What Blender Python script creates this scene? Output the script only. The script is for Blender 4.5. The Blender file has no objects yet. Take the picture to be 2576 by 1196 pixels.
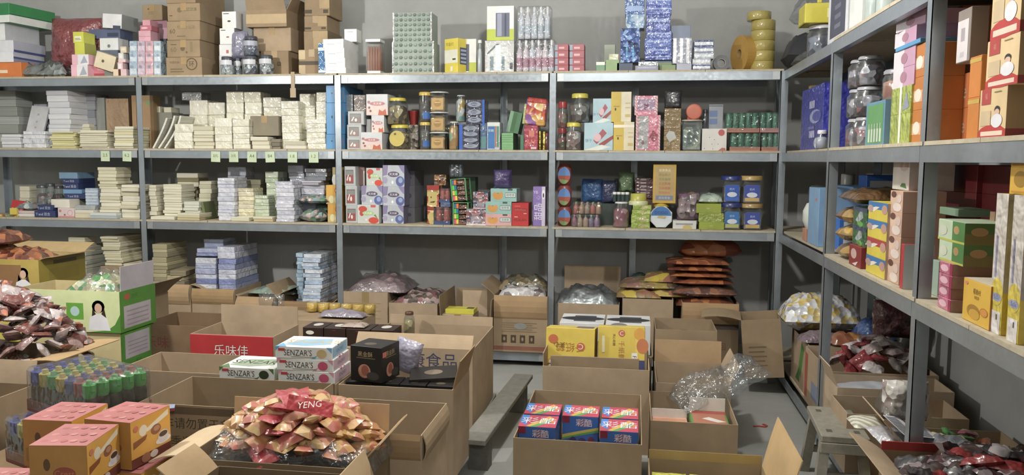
import bpy, math, random
from math import pi, sin, cos, radians
from mathutils import Vector, Matrix, noise
S = bpy.context.scene
COL = S.collection
# ------------------------------------------------------------------ camera
FPX, PITCH, YAW, ROLL, EYE, D, XR = 2038.9, .0952, .1505, .0060, 1.4198, 5.452, .9297
cy_, sy_, cp_, sp_ = cos(YAW), sin(YAW), cos(PITCH), sin(PITCH)
rt_ = Vector((cy_, sy_, 0)); FW = Vector((-sy_*cp_, cy_*cp_, -sp_)); up_ = rt_.cross(FW)
RT = rt_*cos(ROLL)+up_*sin(ROLL); UP = -rt_*sin(ROLL)+up_*cos(ROLL)
cam = bpy.data.cameras.new('camera'); cam.sensor_fit = 'HORIZONTAL'; cam.sensor_width = 36
cam.lens = 36*FPX/2576; cam.clip_start = .02; cam.clip_end = 60
camo = bpy.data.objects.new('camera', cam); COL.objects.link(camo)
camo.matrix_world = Matrix(((RT.x, UP.x, -FW.x, 0), (RT.y, UP.y, -FW.y, 0), (RT.z, UP.z, -FW.z, EYE), (0, 0, 0, 1)))
S.camera = camo
# ------------------------------------------------------------------ world, lamps, exposure
S.view_settings.view_transform = 'Standard'; S.view_settings.look = 'None'
S.view_settings.gamma = 1; S.view_settings.use_curve_mapping = False
S.view_settings.exposure = 1.9
w = bpy.data.worlds.new('night'); S.world = w; w.use_nodes = True
w.node_tree.nodes['Background'].inputs[0].default_value = (.62, .68, .8, 1)
w.node_tree.nodes['Background'].inputs[1].default_value = .05
S.cycles.max_bounces = 6; S.cycles.diffuse_bounces = 4; S.cycles.glossy_bounces = 3
S.cycles.transmission_bounces = 4; S.cycles.transparent_max_bounces = 12
S.cycles.caustics_reflective = False; S.cycles.caustics_refractive = False
S.cycles.sample_clamp_indirect = 4
def lamp(name, loc, power, size, color, label):
    l = bpy.data.lights.new(name, 'POINT'); l.energy = power; l.shadow_soft_size = size; l.color = color
    o = bpy.data.objects.new(name, l); COL.objects.link(o); o.location = loc
    return o
LAMPS = [((-3.05, 2.95, 2.38), 48, .05), ((-.35, 3.15, 2.85), 36, .08), ((.9, -1.2, 2.7), 30, .12)]  # third entry is an added fill light behind the camera, no seen source
for i, (p, e, s) in enumerate(LAMPS):
    lamp('lamp_light', p, e, s, (1, .965, .9), '')
# ------------------------------------------------------------------ pixel -> place helpers (rays of the photograph)
CAM = Vector((0, 0, EYE))
def ray(px, py): return RT*(px-1288)-UP*(py-598)+FW*FPX
def AY(px, py, Y): d = ray(px, py); return CAM+d*(Y/d.y)
def AX(px, py, X): d = ray(px, py); return CAM+d*(X/d.x)
def AZ(px, py, z): d = ray(px, py); return CAM+d*((z-EYE)/d.z)
# ------------------------------------------------------------------ materials
_M = {}
def lin(h):
    if not isinstance(h, str): return h
    h = h.lstrip('#')
    if len(h) == 3: h = ''.join(c*2 for c in h)
    r = []
    for i in (0, 2, 4):
        c = int(h[i:i+2], 16)/255
        r.append(c/12.92 if c <= .04045 else ((c+.055)/1.055)**2.4)
    g = (r[0]*.3+r[1]*.55+r[2]*.15)*.16; return (r[0]*.84+g, r[1]*.84+g, r[2]*.84+g, 1)
KN = dict(paint='painted', card='cardboard', wrap='shrink_wrapped', foil='foil', steel='galvanized_steel', clear='clear_plastic', vor='mixed_print', wall='render_wall', pages='paper_edges', print='printed_card', plastic='plastic', film='film', wood='chipboard', stripe='striped_print')
def mat(kind, *cols, s=None, r=None, b=None):
    key = (kind, cols, s, r, b)
    if key in _M: return _M[key]
    m = bpy.data.materials.new(KN.get(kind, kind)+'_material'); _M[key] = m; m.use_nodes = True
    m.diffuse_color = lin(cols[0]) if cols else (.8, .8, .8, 1)
    nt = m.node_tree; N = nt.nodes; L = nt.links; P = N['Principled BSDF']
    def nd(t, **k):
        n = N.new(t)
        for a, v in k.items():
            if a in n.inputs: n.inputs[a].default_value = v
            else: setattr(n, a, v)
        return n
    tc = nd('ShaderNodeTexCoord'); oi = nd('ShaderNodeObjectInfo')
    ad = nd('ShaderNodeVectorMath', operation='MULTIPLY_ADD')
    L.new(oi.outputs['Random'], ad.inputs[0]); ad.inputs[1].default_value = (7, 5, 3); L.new(tc.outputs['Object'], ad.inputs[2])
    co = ad.outputs[0]
    def noi(scale, det=3, ro=.6, vec=None):
        n = nd('ShaderNodeTexNoise'); n.inputs['Scale'].default_value = scale; n.inputs['Detail'].default_value = det
        n.inputs['Roughness'].default_value = ro; L.new(vec or co, n.inputs['Vector']); return n
    def mapg(sc):
        g = nd('ShaderNodeMapping'); g.inputs['Scale'].default_value = sc; L.new(co, g.inputs['Vector']); return g.outputs[0]
    def ramp(src, c0, c1, p0=.3, p1=.7):
        g = nd('ShaderNodeValToRGB'); e = g.color_ramp.elements
        e[0].position = p0; e[0].color = c0; e[1].position = p1; e[1].color = c1
        L.new(src, g.inputs[0]); return g.outputs[0]
    def bump(src, st, dist=.002):
        g = nd('ShaderNodeBump'); g.inputs['Strength'].default_value = st; g.inputs['Distance'].default_value = dist
        L.new(src, g.inputs['Height']); L.new(g.outputs[0], P.inputs['Normal']); return g
    def sh(c, k): return tuple([min(1, x*k) for x in c[:3]]+[1])
    B = P.inputs['Base Color']; c = lin(cols[0]) if cols else (.8, .8, .8, 1); R = P.inputs['Roughness']
    R.default_value = .6
    if kind in ('paint', 'print', 'plastic'):
        L.new(ramp(noi(9).outputs[0], sh(c, .9), sh(c, 1.08)), B)
        R.default_value = r if r is not None else {'paint': .7, 'print': .42, 'plastic': .3}[kind]
    elif kind == 'card':
        L.new(ramp(noi(5, 5).outputs[0], sh(c, .84), sh(c, 1.12)), B); R.default_value = .85
        P.inputs['Specular IOR Level'].default_value = .25
        bump(noi(1, 2, .5, mapg((160, 160, 4))).outputs[0], .25, .001)
    elif kind == 'wrap':
        L.new(ramp(noi(7).outputs[0], sh(c, .88), sh(c, 1.08)), B); R.default_value = .5
        P.inputs['Coat Weight'].default_value = 1; P.inputs['Coat Roughness'].default_value = .13
        g = bump(noi(s or 22, 2, .55).outputs[0], b or .85, .02); L.new(g.outputs[0], P.inputs['Coat Normal'])
        N.remove(g) if False else None
    elif kind == 'foil':
        P.inputs['Metallic'].default_value = .75; R.default_value = r or .28; L.new(ramp(noi(16).outputs[0], sh(c, .6), sh(c, 1.15)), B)
        bump(noi(s or 26, 2, .6).outputs[0], 1, .01)
    elif kind == 'steel':
        P.inputs['Metallic'].default_value = .62; L.new(ramp(noi(3, 5, .7, mapg((1, 1, 1))).outputs[0], sh(c, .82), sh(c, 1.12)), B)
        L.new(ramp(noi(40, 2).outputs[0], (.3,)*3+(1,), (.44,)*3+(1,)), R)
    elif kind in ('clear', 'film'):
        N.remove(P); out = N['Material Output']
        t = nd('ShaderNodeBsdfTransparent'); t.inputs[0].default_value = c
        g = nd('ShaderNodeBsdfGlossy'); g.inputs['Roughness'].default_value = .12
        dd = nd('ShaderNodeBsdfDiffuse'); dd.inputs[0].default_value = (.8, .82, .83, 1)
        lw = nd('ShaderNodeLayerWeight'); lw.inputs[0].default_value = .42
        mr = nd('ShaderNodeMapRange'); mr.inputs['To Min'].default_value = .05; mr.inputs['To Max'].default_value = .42
        L.new(lw.outputs['Facing'], mr.inputs[0])
        if kind == 'film':
            bp = nd('ShaderNodeBump'); bp.inputs['Strength'].default_value = 1; bp.inputs['Distance'].default_value = .02
            L.new(noi(s or 24, 2).outputs[0], bp.inputs['Height'])
            L.new(bp.outputs[0], g.inputs['Normal']); L.new(bp.outputs[0], lw.inputs['Normal'])
        mx = nd('ShaderNodeMixShader'); L.new(mr.outputs[0], mx.inputs[0]); L.new(t.outputs[0], mx.inputs[1]); L.new(g.outputs[0], mx.inputs[2])
        m2 = nd('ShaderNodeMixShader'); m2.inputs[0].default_value = b if b is not None else (.035 if kind == 'film' else .03)
        L.new(mx.outputs[0], m2.inputs[1]); L.new(dd.outputs[0], m2.inputs[2]); L.new(m2.outputs[0], out.inputs[0])
    elif kind == 'vor':
        v = nd('ShaderNodeTexVoronoi'); v.inputs['Scale'].default_value = s or 40; L.new(co, v.inputs['Vector'])
        sp = nd('ShaderNodeSeparateColor'); L.new(v.outputs['Color'], sp.inputs[0])
        g = nd('ShaderNodeValToRGB'); cr = g.color_ramp; cr.interpolation = 'CONSTANT'; n = len(cols)
        while len(cr.elements) < n: cr.elements.new(.5)
        for i, h in enumerate(cols): cr.elements[i].position = i/n; cr.elements[i].color = lin(h)
        L.new(sp.outputs[0], g.inputs[0]); L.new(g.outputs[0], B); R.default_value = .45
        P.inputs['Coat Weight'].default_value = 1; P.inputs['Coat Roughness'].default_value = .17
        g = bump(v.outputs['Distance'], b or .8, .012); L.new(g.outputs[0], P.inputs['Coat Normal'])
    elif kind == 'pages':
        st = noi(1, 1, .5, mapg((1.5, 1.5, 260)))
        L.new(ramp(st.outputs[0], sh(c, .8), sh(c, 1.06)), B); R.default_value = .8; bump(st.outputs[0], .3, .001)
    elif kind == 'stripe':
        wv = nd('ShaderNodeTexWave'); wv.bands_direction = 'DIAGONAL'; wv.inputs['Scale'].default_value = s or 25; L.new(co, wv.inputs['Vector'])
        L.new(ramp(wv.outputs[0], c, lin(cols[1]), .48, .52), B); R.default_value = .4
    elif kind == 'wall':
        n1 = noi(.8, 8, .62); n2 = noi(7, 6, .7)
        mx = nd('ShaderNodeMix'); mx.data_type = 'RGBA'; mx.blend_type = 'MULTIPLY'; mx.inputs[0].default_value = 1
        L.new(ramp(n1.outputs[0], sh(c, .86), sh(c, 1.12)), mx.inputs[6]); L.new(ramp(n2.outputs[0], (.9, .9, .9, 1), (1, 1, 1, 1)), mx.inputs[7])
        L.new(mx.outputs[2], B); R.default_value = .9; bump(n2.outputs[0], .35, .006)
    elif kind == 'wood':
        n1 = noi(30, 4, .7); L.new(ramp(n1.outputs[0], sh(c, .8), sh(c, 1.1)), B); R.default_value = .8
    return m
# ------------------------------------------------------------------ mesh collector
_T = {}
def glyphs(s):
    if s in _T: return _T[s]
    c = bpy.data.curves.new('writing', 'FONT'); c.body = s; c.size = 1; c.resolution_u = 2; c.align_x = 'CENTER'; c.align_y = 'CENTER'
    o = bpy.data.objects.new('writing', c); COL.objects.link(o)
    bpy.context.view_layer.update()
    me = bpy.data.meshes.new_from_object(o.evaluated_get(bpy.context.evaluated_depsgraph_get()))
    vs = [v.co.copy() for v in me.vertices]; fs = [tuple(p.vertices) for p in me.polygons]
    bpy.data.objects.remove(o); bpy.data.curves.remove(c); bpy.data.meshes.remove(me)
    if vs:
        x0 = min(v.x for v in vs); x1 = max(v.x for v in vs); y0 = min(v.y for v in vs); y1 = max(v.y for v in vs)
        vs = [Vector((v.x-(x0+x1)/2, v.y-(y0+y1)/2, 0)) for v in vs]; sz = (x1-x0, y1-y0)
    else: sz = (1, 1)
    _T[s] = (vs, fs, sz); return _T[s]
class M:
    def __init__(s): s.v = []; s.f = []; s.mi = []; s.sm = []; s.ms = []
    def add(s, vs, fs, m, T=None, sm=False):
        if m not in s.ms: s.ms.append(m)
        k = s.ms.index(m); n = len(s.v)
        s.v += [tuple(T @ Vector(v)) for v in vs] if T else [tuple(v) for v in vs]
        for f in fs: s.f.append(tuple(i+n for i in f)); s.mi.append(k); s.sm.append(sm)
        return s
    def box(s, x0, x1, y0, y1, z0, z1, m, c=0, T=None):
        if c <= 0:
            vs = [(x, y, z) for z in (z0, z1) for y in (y0, y1) for x in (x0, x1)]
            return s.add(vs, [(0, 2, 3, 1), (4, 5, 7, 6), (0, 1, 5, 4), (2, 6, 7, 3), (0, 4, 6, 2), (1, 3, 7, 5)], m, T)
        X = (x0, x1); Y = (y0, y1); Z = (z0, z1); vs = []; ix = {}
        for a in (0, 1):
            for b in (0, 1):
                for d in (0, 1):
                    for ax in range(3):
                        p = [X[a], Y[b], Z[d]]; sg = [1-2*a, 1-2*b, 1-2*d]
                        for q in range(3):
                            if q != ax: p[q] += sg[q]*c
                        ix[(a, b, d, ax)] = len(vs); vs.append(p)
        fs = []
        for ax in range(3):
            o = [q for q in range(3) if q != ax]
            for e in (0, 1):
                l = []
                for (i, j) in ((0, 0), (1, 0), (1, 1), (0, 1)):
                    k = [0, 0, 0]; k[ax] = e; k[o[0]] = i; k[o[1]] = j; l.append(ix[(*k, ax)])
                fs.append(l)
        for ax in range(3):
            o = [q for q in range(3) if q != ax]
            for i in (0, 1):
                for j in (0, 1):
                    k = [0, 0, 0]; k[o[0]] = i; k[o[1]] = j
                    k2 = list(k); k2[ax] = 1
                    fs.append([ix[(*k, o[0])], ix[(*k, o[1])], ix[(*k2, o[1])], ix[(*k2, o[0])]])
        for a in (0, 1):
            for b in (0, 1):
                for d in (0, 1): fs.append([ix[(a, b, d, q)] for q in range(3)])
        # outward winding
        cx = Vector(((x0+x1)/2, (y0+y1)/2, (z0+z1)/2)); out = []
        for f in fs:
            p = [Vector(vs[i]) for i in f]; n = (p[1]-p[0]).cross(p[2]-p[0]); ce = sum(p, Vector())/len(p)
            out.append(tuple(f) if n.dot(ce-cx) > 0 else tuple(reversed(f)))
        return s.add(vs, out, m, T)
    def lathe(s, prof, m, n=16, T=None, sm=True, caps=True):
        vs = []; fs = []
        for (r, z) in prof:
            for i in range(n): a = 2*pi*i/n; vs.append((r*cos(a), r*sin(a), z))
        for j in range(len(prof)-1):
            for i in range(n): k = (i+1) % n; fs.append((j*n+i, j*n+k, (j+1)*n+k, (j+1)*n+i))
        s.add(vs, fs, m, T, sm)
        if caps:
            if prof[0][0] > 1e-5: s.add(vs[:n], [tuple(reversed(range(n)))], m, T)
            if prof[-1][0] > 1e-5: s.add(vs[-n:], [tuple(range(n))], m, T)
        return s
    def pillow(s, w, d, h, m, nu=16, nv=12, seed=0, amp=.25, k=3, T=None, fl=.35, freq=9):
        # soft bag: rounded top and bottom skins meeting in a flat seam
        vs = []; fs = []
        for side in (1, -1):
            for j in range(nv+1):
                for i in range(nu+1):
                    u = 2*i/nu-1; v = 2*j/nv-1
                    t = max(0, (1-abs(u)**k))**.55*max(0, (1-abs(v)**k))**.55
                    q = noise.noise(Vector((u*w*freq+seed*7.3, v*d*freq+side*3, seed*1.7)))
                    q2 = noise.noise(Vector((u*w*freq*3+seed, v*d*freq*3, seed)))
                    z = side*h*.5*t*(1+amp*2*q+amp*q2)*(1 if side > 0 else fl)
                    e = 1+.05*noise.noise(Vector((u*2, v*2, seed)))
                    vs.append((u*w/2*e, v*d/2*e, z+h*.5*fl))
        n1 = (nu+1)*(nv+1)
        for sd in (0, 1):
            for j in range(nv):
                for i in range(nu):
                    a = sd*n1+j*(nu+1)+i; f = (a, a+1, a+nu+2, a+nu+1)
                    fs.append(f if sd == 0 else tuple(reversed(f)))
        return s.add(vs, fs, m, T, True)
    def text(s, st, h, m, T, wmax=None, sx=1):
        vs, fs, sz = glyphs(st)
        k = h/sz[1]; kx = k*sx
        if wmax and sz[0]*kx > wmax: kx = wmax/sz[0]
        return s.add([(v.x*kx, v.y*k, 0) for v in vs], fs, m, T)
    def mesh(s, name):
        me = bpy.data.meshes.new(name); me.from_pydata(s.v, [], s.f)
        for m in s.ms: me.materials.append(m)
        me.polygons.foreach_set('material_index', s.mi); me.polygons.foreach_set('use_smooth', s.sm)
        me.update(); return me
def sn(name): return name
def put(name, me, parent=None, loc=(0, 0, 0), rot=(0, 0, 0), label=None, cat=None, group=None, kind=None):
    if isinstance(me, M): me = me.mesh(name)
    o = bpy.data.objects.new(name, me); COL.objects.link(o); o.location = loc; o.rotation_euler = rot
    if parent: o.parent = parent
    if label: o['label'] = label
    if cat: o['category'] = cat
    if group: o['group'] = group
    if kind: o['kind'] = kind
    return o
def root(name, label, cat, loc, rz=0, group=None, rot=None):
    o = put(name, None, None, loc, rot or (0, 0, rz), label, cat, group); o.empty_display_size = .05; return o
def copy_tree(o, parent=None):
    c = o.copy(); COL.objects.link(c); c.parent = parent
    for ch in list(o.children): copy_tree(ch, c)
    return c
def again(o, loc, rot=None, label=None, group=None):
    c = copy_tree(o); c.location = loc
    if rot is not None: c.rotation_euler = rot
    if label: c['label'] = label
    if group: c['group'] = group
    return c
def faceT(face, w, d, h, off=0.0):
    if face == 'F': o, u, v, n = (-w/2, -d/2, 0), (1, 0, 0), (0, 0, 1), (0, -1, 0); a, b = w, h
    elif face == 'B': o, u, v, n = (w/2, d/2, 0), (-1, 0, 0), (0, 0, 1), (0, 1, 0); a, b = w, h
    elif face == 'R': o, u, v, n = (w/2, -d/2, 0), (0, 1, 0), (0, 0, 1), (1, 0, 0); a, b = d, h
    elif face == 'L': o, u, v, n = (-w/2, d/2, 0), (0, -1, 0), (0, 0, 1), (-1, 0, 0); a, b = d, h
    else: o, u, v, n = (-w/2, -d/2, h), (1, 0, 0), (0, 1, 0), (0, 0, 1); a, b = w, d
    T = Matrix(((u[0], v[0], n[0], o[0]), (u[1], v[1], n[1], o[1]), (u[2], v[2], n[2], o[2]), (0, 0, 0, 1)))
    return T, a, b
def art(m, items, w, d, h, kd='print', cx=0, cy=0, cz=0):
    """printed shapes on a face; ('F','r',u0,v0,u1,v1,hex) ('F','e',u,v,ru,rv,hex) ('F','t',u,v,size,text,hex[,rot]) ('F','p',[(u,v)..],hex)"""
    P0 = Matrix.Translation((cx, cy, cz)); lay = {}
    for it in items:
        fs, k = it[0], it[1]
        for fc in fs:
            lay[fc] = lay.get(fc, 0)+1; z = .0004+.00012*lay[fc]
            T, a, b = faceT(fc, w, d, h); T = P0 @ T
            def MT(hx): return mat(kd, hx) if isinstance(hx, str) else hx
            if k == 'r':
                u0, v0, u1, v1, hx = it[2:7]
                m.add([(u0*a, v0*b, z), (u1*a, v0*b, z), (u1*a, v1*b, z), (u0*a, v1*b, z)], [(0, 1, 2, 3)], MT(hx), T)
            elif k == 'e':
                u, v, ru, rv, hx = it[2:7]; n = 16
                m.add([((u+ru*cos(2*pi*i/n))*a, (v+rv*sin(2*pi*i/n))*b, z) for i in range(n)], [tuple(range(n))], MT(hx), T)
            elif k == 'c':   # true circle, radius in share of height
                u, v, rr, hx = it[2:6]; n = 18
                m.add([(u*a+rr*b*cos(2*pi*i/n), v*b+rr*b*sin(2*pi*i/n), z) for i in range(n)], [tuple(range(n))], MT(hx), T)
            elif k == 'o':   # ring
                u, v, rr, hx = it[2:6]; n = 18; q = .82
                m.add([(u*a+rr*j*b*cos(2*pi*i/n), v*b+rr*j*b*sin(2*pi*i/n), z) for j in (1, q) for i in range(n)], [(i, (i+1) % n, n+(i+1) % n, n+i) for i in range(n)], MT(hx), T)
            elif k == 'p':
                pts, hx = it[2:4]
                m.add([(u*a, v*b, z) for u, v in pts], [tuple(range(len(pts)))], MT(hx), T)
            elif k == 't':
                u, v, sz, st, hx = it[2:7]; rot = it[7] if len(it) > 7 else 0; sx = it[8] if len(it) > 8 else 1
                m.text(st, sz*b, MT(hx), T @ Matrix.Translation((u*a, v*b, z)) @ Matrix.Rotation(radians(rot), 4, 'Z'), (a if rot % 180 == 0 else b)*.94, sx)
# ------------------------------------------------------------------ room
ZT = {1: 1.9984, 2: 1.4758, 3: .9573}; BOARD = .013; SHELF = {k: v+BOARD+.0006 for k, v in ZT.items()}; SHELF[0] = .1056
BW = D+.60; RW = XR+.62; LW = -5.6; FWY = -2.2; CE = 3.3
def structure(name, m): return put(name, m, kind='structure')
wm = mat('wall', '#b3b5b4')
structure('wall_back', M().box(LW-.2, RW+.2, BW, BW+.2, -.2, CE+.2, wm))
structure('wall_right', M().box(RW, RW+.2, FWY, BW, -.2, CE+.2, wm))
structure('wall_left', M().box(LW-.2, LW, FWY, BW, -.2, CE+.2, wm))
structure('wall_front', M().box(LW-.2, RW+.2, FWY-.2, FWY, -.2, CE+.2, wm))
structure('floor', M().box(LW, RW, FWY, BW, -.2, 0, mat('wall', '#9d9f9b')))
structure('ceiling', M().box(LW, RW, FWY, BW, CE, CE+.2, mat('wall', '#d4d6d4')))
def bare_lamp(p, label):
    r = root('pendant_lamp', label, 'lamp', (p[0], p[1], CE))
    put('ceiling_rose', M().lathe([(.045, -.02), (.045, 0)], mat('plastic', '#e8e8e4'), 16), r)
    put('cord', M().lathe([(.004, p[2]-CE+.13), (.004, -.02)], mat('plastic', '#ddd'), 8), r)
    put('socket', M().lathe([(.02, p[2]-CE+.09), (.024, p[2]-CE+.1), (.02, p[2]-CE+.14), (.006, p[2]-CE+.15)], mat('plastic', '#f0f0ee'), 14), r)
    m = mat('plastic', '#ffffff', r=.2)
    g = bpy.data.materials.new('lit_bulb_material'); g.use_nodes = True
    b = g.node_tree.nodes['Principled BSDF']; b.inputs['Emission Color'].default_value = (1, .97, .9, 1); b.inputs['Emission Strength'].default_value = 6
    k = M(); pr = []
    for i in range(9):
        a = pi*i/8; pr.append((.03*sin(a)+.0002, -.03*cos(a)+p[2]-CE+.062+0.0))
    k.lathe(pr, g, 16, caps=False); bo = put('bulb', k, r); bo.visible_shadow = True
# ------------------------------------------------------------------ steel racks
ST = '#a3adb6'
steel = mat('steel', ST)
XP = [XR-5.9887, -3.5588, -2.0588, -.5588, XR]   # post positions of the back rack
PW = .045
def angle_post(m, x, y, sx, sy, z1, z0=0):
    t = .003
    xa, xb = sorted((x, x+sx*PW)); m.box(xa, xb, *sorted((y, y+sy*t)), z0, z1, steel)
    ya, yb = sorted((y, y+sy*PW)); m.box(*sorted((x, x+sx*t)), ya, yb, z0, z1, steel)
rack = root('steel_rack', 'long grey steel rack along the back wall, four tiers of boxes and paper', 'shelving rack', (0, D, 0))
DEP = .5
def L(x, y, z): return (x, y-D, z)
XP0 = XP[0]
for i, x in enumerate(XP):
    m = M(); angle_post(m, 0, 0, 1, 1, 2.0); put('post', m, rack, (x-PW/2, -.002, 0))
for x in (AY(962, 700, D+DEP).x, AY(1267, 700, D+DEP).x, AY(1590, 700, D+DEP).x, AY(1941, 700, D+DEP).x, AY(380, 500, D+DEP).x, XP0):
    m = M(); angle_post(m, 0, 0, 1, -1, 2.0); put('post', m, rack, (x-PW/2, DEP, 0))
board = mat('wood', '#b9ad93')
def beam(m, x0, x1, y0, y1, zt, h=.055, fy=-1):
    # pressed step beam: face, upper lip and lower lip
    m.box(x0, x1, y0, y1, zt-h, zt, steel)
for k, zt in list(ZT.items())+[(0, .092)]:
    for i in range(4):
        a, b = XP[i]+.03, XP[i+1]-.03
        h = .055
        m = M(); m.box(a, b, 0, .004, zt-h, zt, steel); m.box(a, b, .004, .03, zt-h, zt-h+.003, steel)
        m.box(a, b, -.002, .0, zt-.004, zt, steel); m.box(a, b, -.002, 0, zt-h, zt-h+.004, steel)
        bo_ = put('beam', m, rack)
        m = M(); m.box(a, b, DEP-.004, DEP, zt-h, zt, steel); put('beam', m, rack)
        put('clip_plate', M().box(a, a+.045, -.0035, -.002, zt-h+.003, zt-.004, mat('steel', '#bcc3c8')), bo_)
        put('clip_plate', M().box(b-.045, b, -.0035, -.002, zt-h+.003, zt-.004, mat('steel', '#bcc3c8')), bo_)
        # boards of one bay, with the joints between the planks
        bm = M(); q = a-.025; n = 3+(i+k) % 2
        for j in range(n):
            e = q+(b-a+.05)/n; bm.box(q+.0015, e-.0015, -.004+.006*((j*7+i) % 3)/2, DEP, zt, zt+BOARD, board); q = e
        put('shelf_board', bm, rack)
rrack = root('steel_rack', 'grey steel rack running along the right wall towards the viewer', 'shelving rack', (XR, 4.155, 0))
YP = [4.155, 2.829, 1.50, .2]
for y in YP:
    m = M(); angle_post(m, 0, 0, 1, 1, 2.35 if y < 3 else 2.0); put('post', m, rrack, (0, y-4.155, 0))
for y in [5.9, 5.05]+YP:
    m = M(); angle_post(m, 0, 0, -1, 1, 2.0); put('post', m, rrack, (DEP, y-4.155, 0))
rb = [(D+.46, D+.045), (D+.045, YP[0]+.045), (YP[0], YP[1]+.045), (YP[1], YP[2]+.045), (YP[2], YP[3]+.045)]
for k, zt in list(ZT.items())+[(0, .092)]:
    for i, (y1, y0) in enumerate(rb):
        h = .055; y1 -= 4.155; y0 -= 4.155
        m = M()
        if i: m.box(-.001, .003, y0, y1, zt-h, zt, steel); m.box(.003, .03, y0, y1, zt-h, zt-h+.003, steel); put('beam', m, rrack)
        m = M(); m.box(DEP-.004, DEP, y0, y1, zt-h, zt, steel); put('beam', m, rrack)
        bm = M(); q = y0-.03
        for j in range(3):
            e = q+(y1-y0+.03)/3; bm.box(-.003+(.033 if i < 2 else 0), DEP, q+.0015, e-.0015, zt, zt+BOARD, board); q = e
        put('shelf_board', bm, rrack)
for p, lb in ((LAMPS[0][0], 'bare white bulb hanging on a cord nearest the back rack'), (LAMPS[1][0], 'bare white bulb hanging on a cord over the middle aisle')): pass
# ------------------------------------------------------------------ goods: builders
R = random.Random(7)
def zbase(zb): return SHELF[zb] if isinstance(zb, int) else zb
def span(px0, px1, pyt, off):
    Y = D+off; a = AY(px0, pyt, Y); b = AY(px1, pyt, Y); return a.x, b.x, Y, (a.z+b.z)/2
def spanR(px0, px1, pyt, off):   # on the right rack: far edge, near edge
    X = XR+off; a = AX(px0, pyt, X); b = AX(px1, pyt, X); return a.y, b.y, X, a.z
def pbox(name, label, cat, x, y, z, w, d, h, hx, A=(), kd='print', group=None, rz=0, c=.0015, rot=None):
    m = M().box(-w/2, w/2, -d/2, d/2, 0, h, hx if not isinstance(hx, str) else mat(kd, hx), c)
    art(m, A, w, d, h, kd)
    return put(name, m, None, (x, y, z), rot or (0, 0, rz), label, cat, group)
def bx(zb, px0, px1, pyt, off, dep, hx, name, label, cat, A=(), kd='print', group=None, rz=0, c=.0015):
    z = zbase(zb); x0, x1, Y, zt = span(px0, px1, pyt, off); h = max(zt-z, .006)
    pbox(name, label, cat, (x0+x1)/2, Y+dep/2, z, x1-x0, dep, h, hx, A, kd, group, rz, c)
    return z+h
def rx(zb, px0, px1, h, off, dep, hx, name, label, cat, A=(), kd='print', group=None, rz=0, c=.0015):
    """box on the right rack; h = height (or None with pyt)"""
    z = zbase(zb)
    if h > 2: y0, y1, X, zt = spanR(px0, px1, h, off); h = max(.006, AX(px1, h, X).z-z)
    else: y0, y1, X, zt = spanR(px0, px1, 380, off)
    pbox(name, label, cat, X+dep/2, (y0+y1)/2, z, dep, abs(y0-y1), h, hx, A, kd, group, rz, c)
    return z+h
ORD = ['lowest', 'second up', 'third up', 'fourth up', 'fifth up', 'sixth up', 'seventh up', 'eighth up', 'ninth up', 'tenth up', 'eleventh up', 'twelfth up', 'thirteenth up', 'fourteenth up']
def stk(zb, px0, px1, pyt, off, dep, n, cols, what, where, kd='pages', jit=.006, name='notebook_pack', cat='notebook', rz=.03, wrapm=None):
    """pile of flat packs; each pack an object"""
    z = zbase(zb); x0, x1, Y, zt = span(px0, px1, pyt, off); H = zt-z
    ws = [R.uniform(.75, 1.3) for _ in range(n)]; t = sum(ws); me = {}
    W = x1-x0
    for i in range(n):
        hx = cols[i % len(cols)]; h = H*ws[i]/t
        if hx not in me:
            k = M(); k.box(-W/2, W/2, -dep/2, dep/2, 0, H/n, mat(kd, hx), min(.003, H/n*.12)) ; me[hx] = k.mesh(name)
        o = put(name, me[hx], None, ((x0+x1)/2+R.uniform(-jit, jit), Y+dep/2+R.uniform(-jit, jit), z), (0, 0, R.uniform(-rz, rz)),
            what+', '+('topmost' if i == n-1 and n > 1 else ORD[i])+' '+where if n > 1 else what+' '+where, cat, 'packs '+where if n > 1 else None)
        o.scale = (1, 1, (h-.0006)/(H/n)); z += h
    return z
CLEAR = lambda: mat('clear', '#eef4f4')
FILM = lambda: mat('film', '#f4f6f8')
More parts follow.
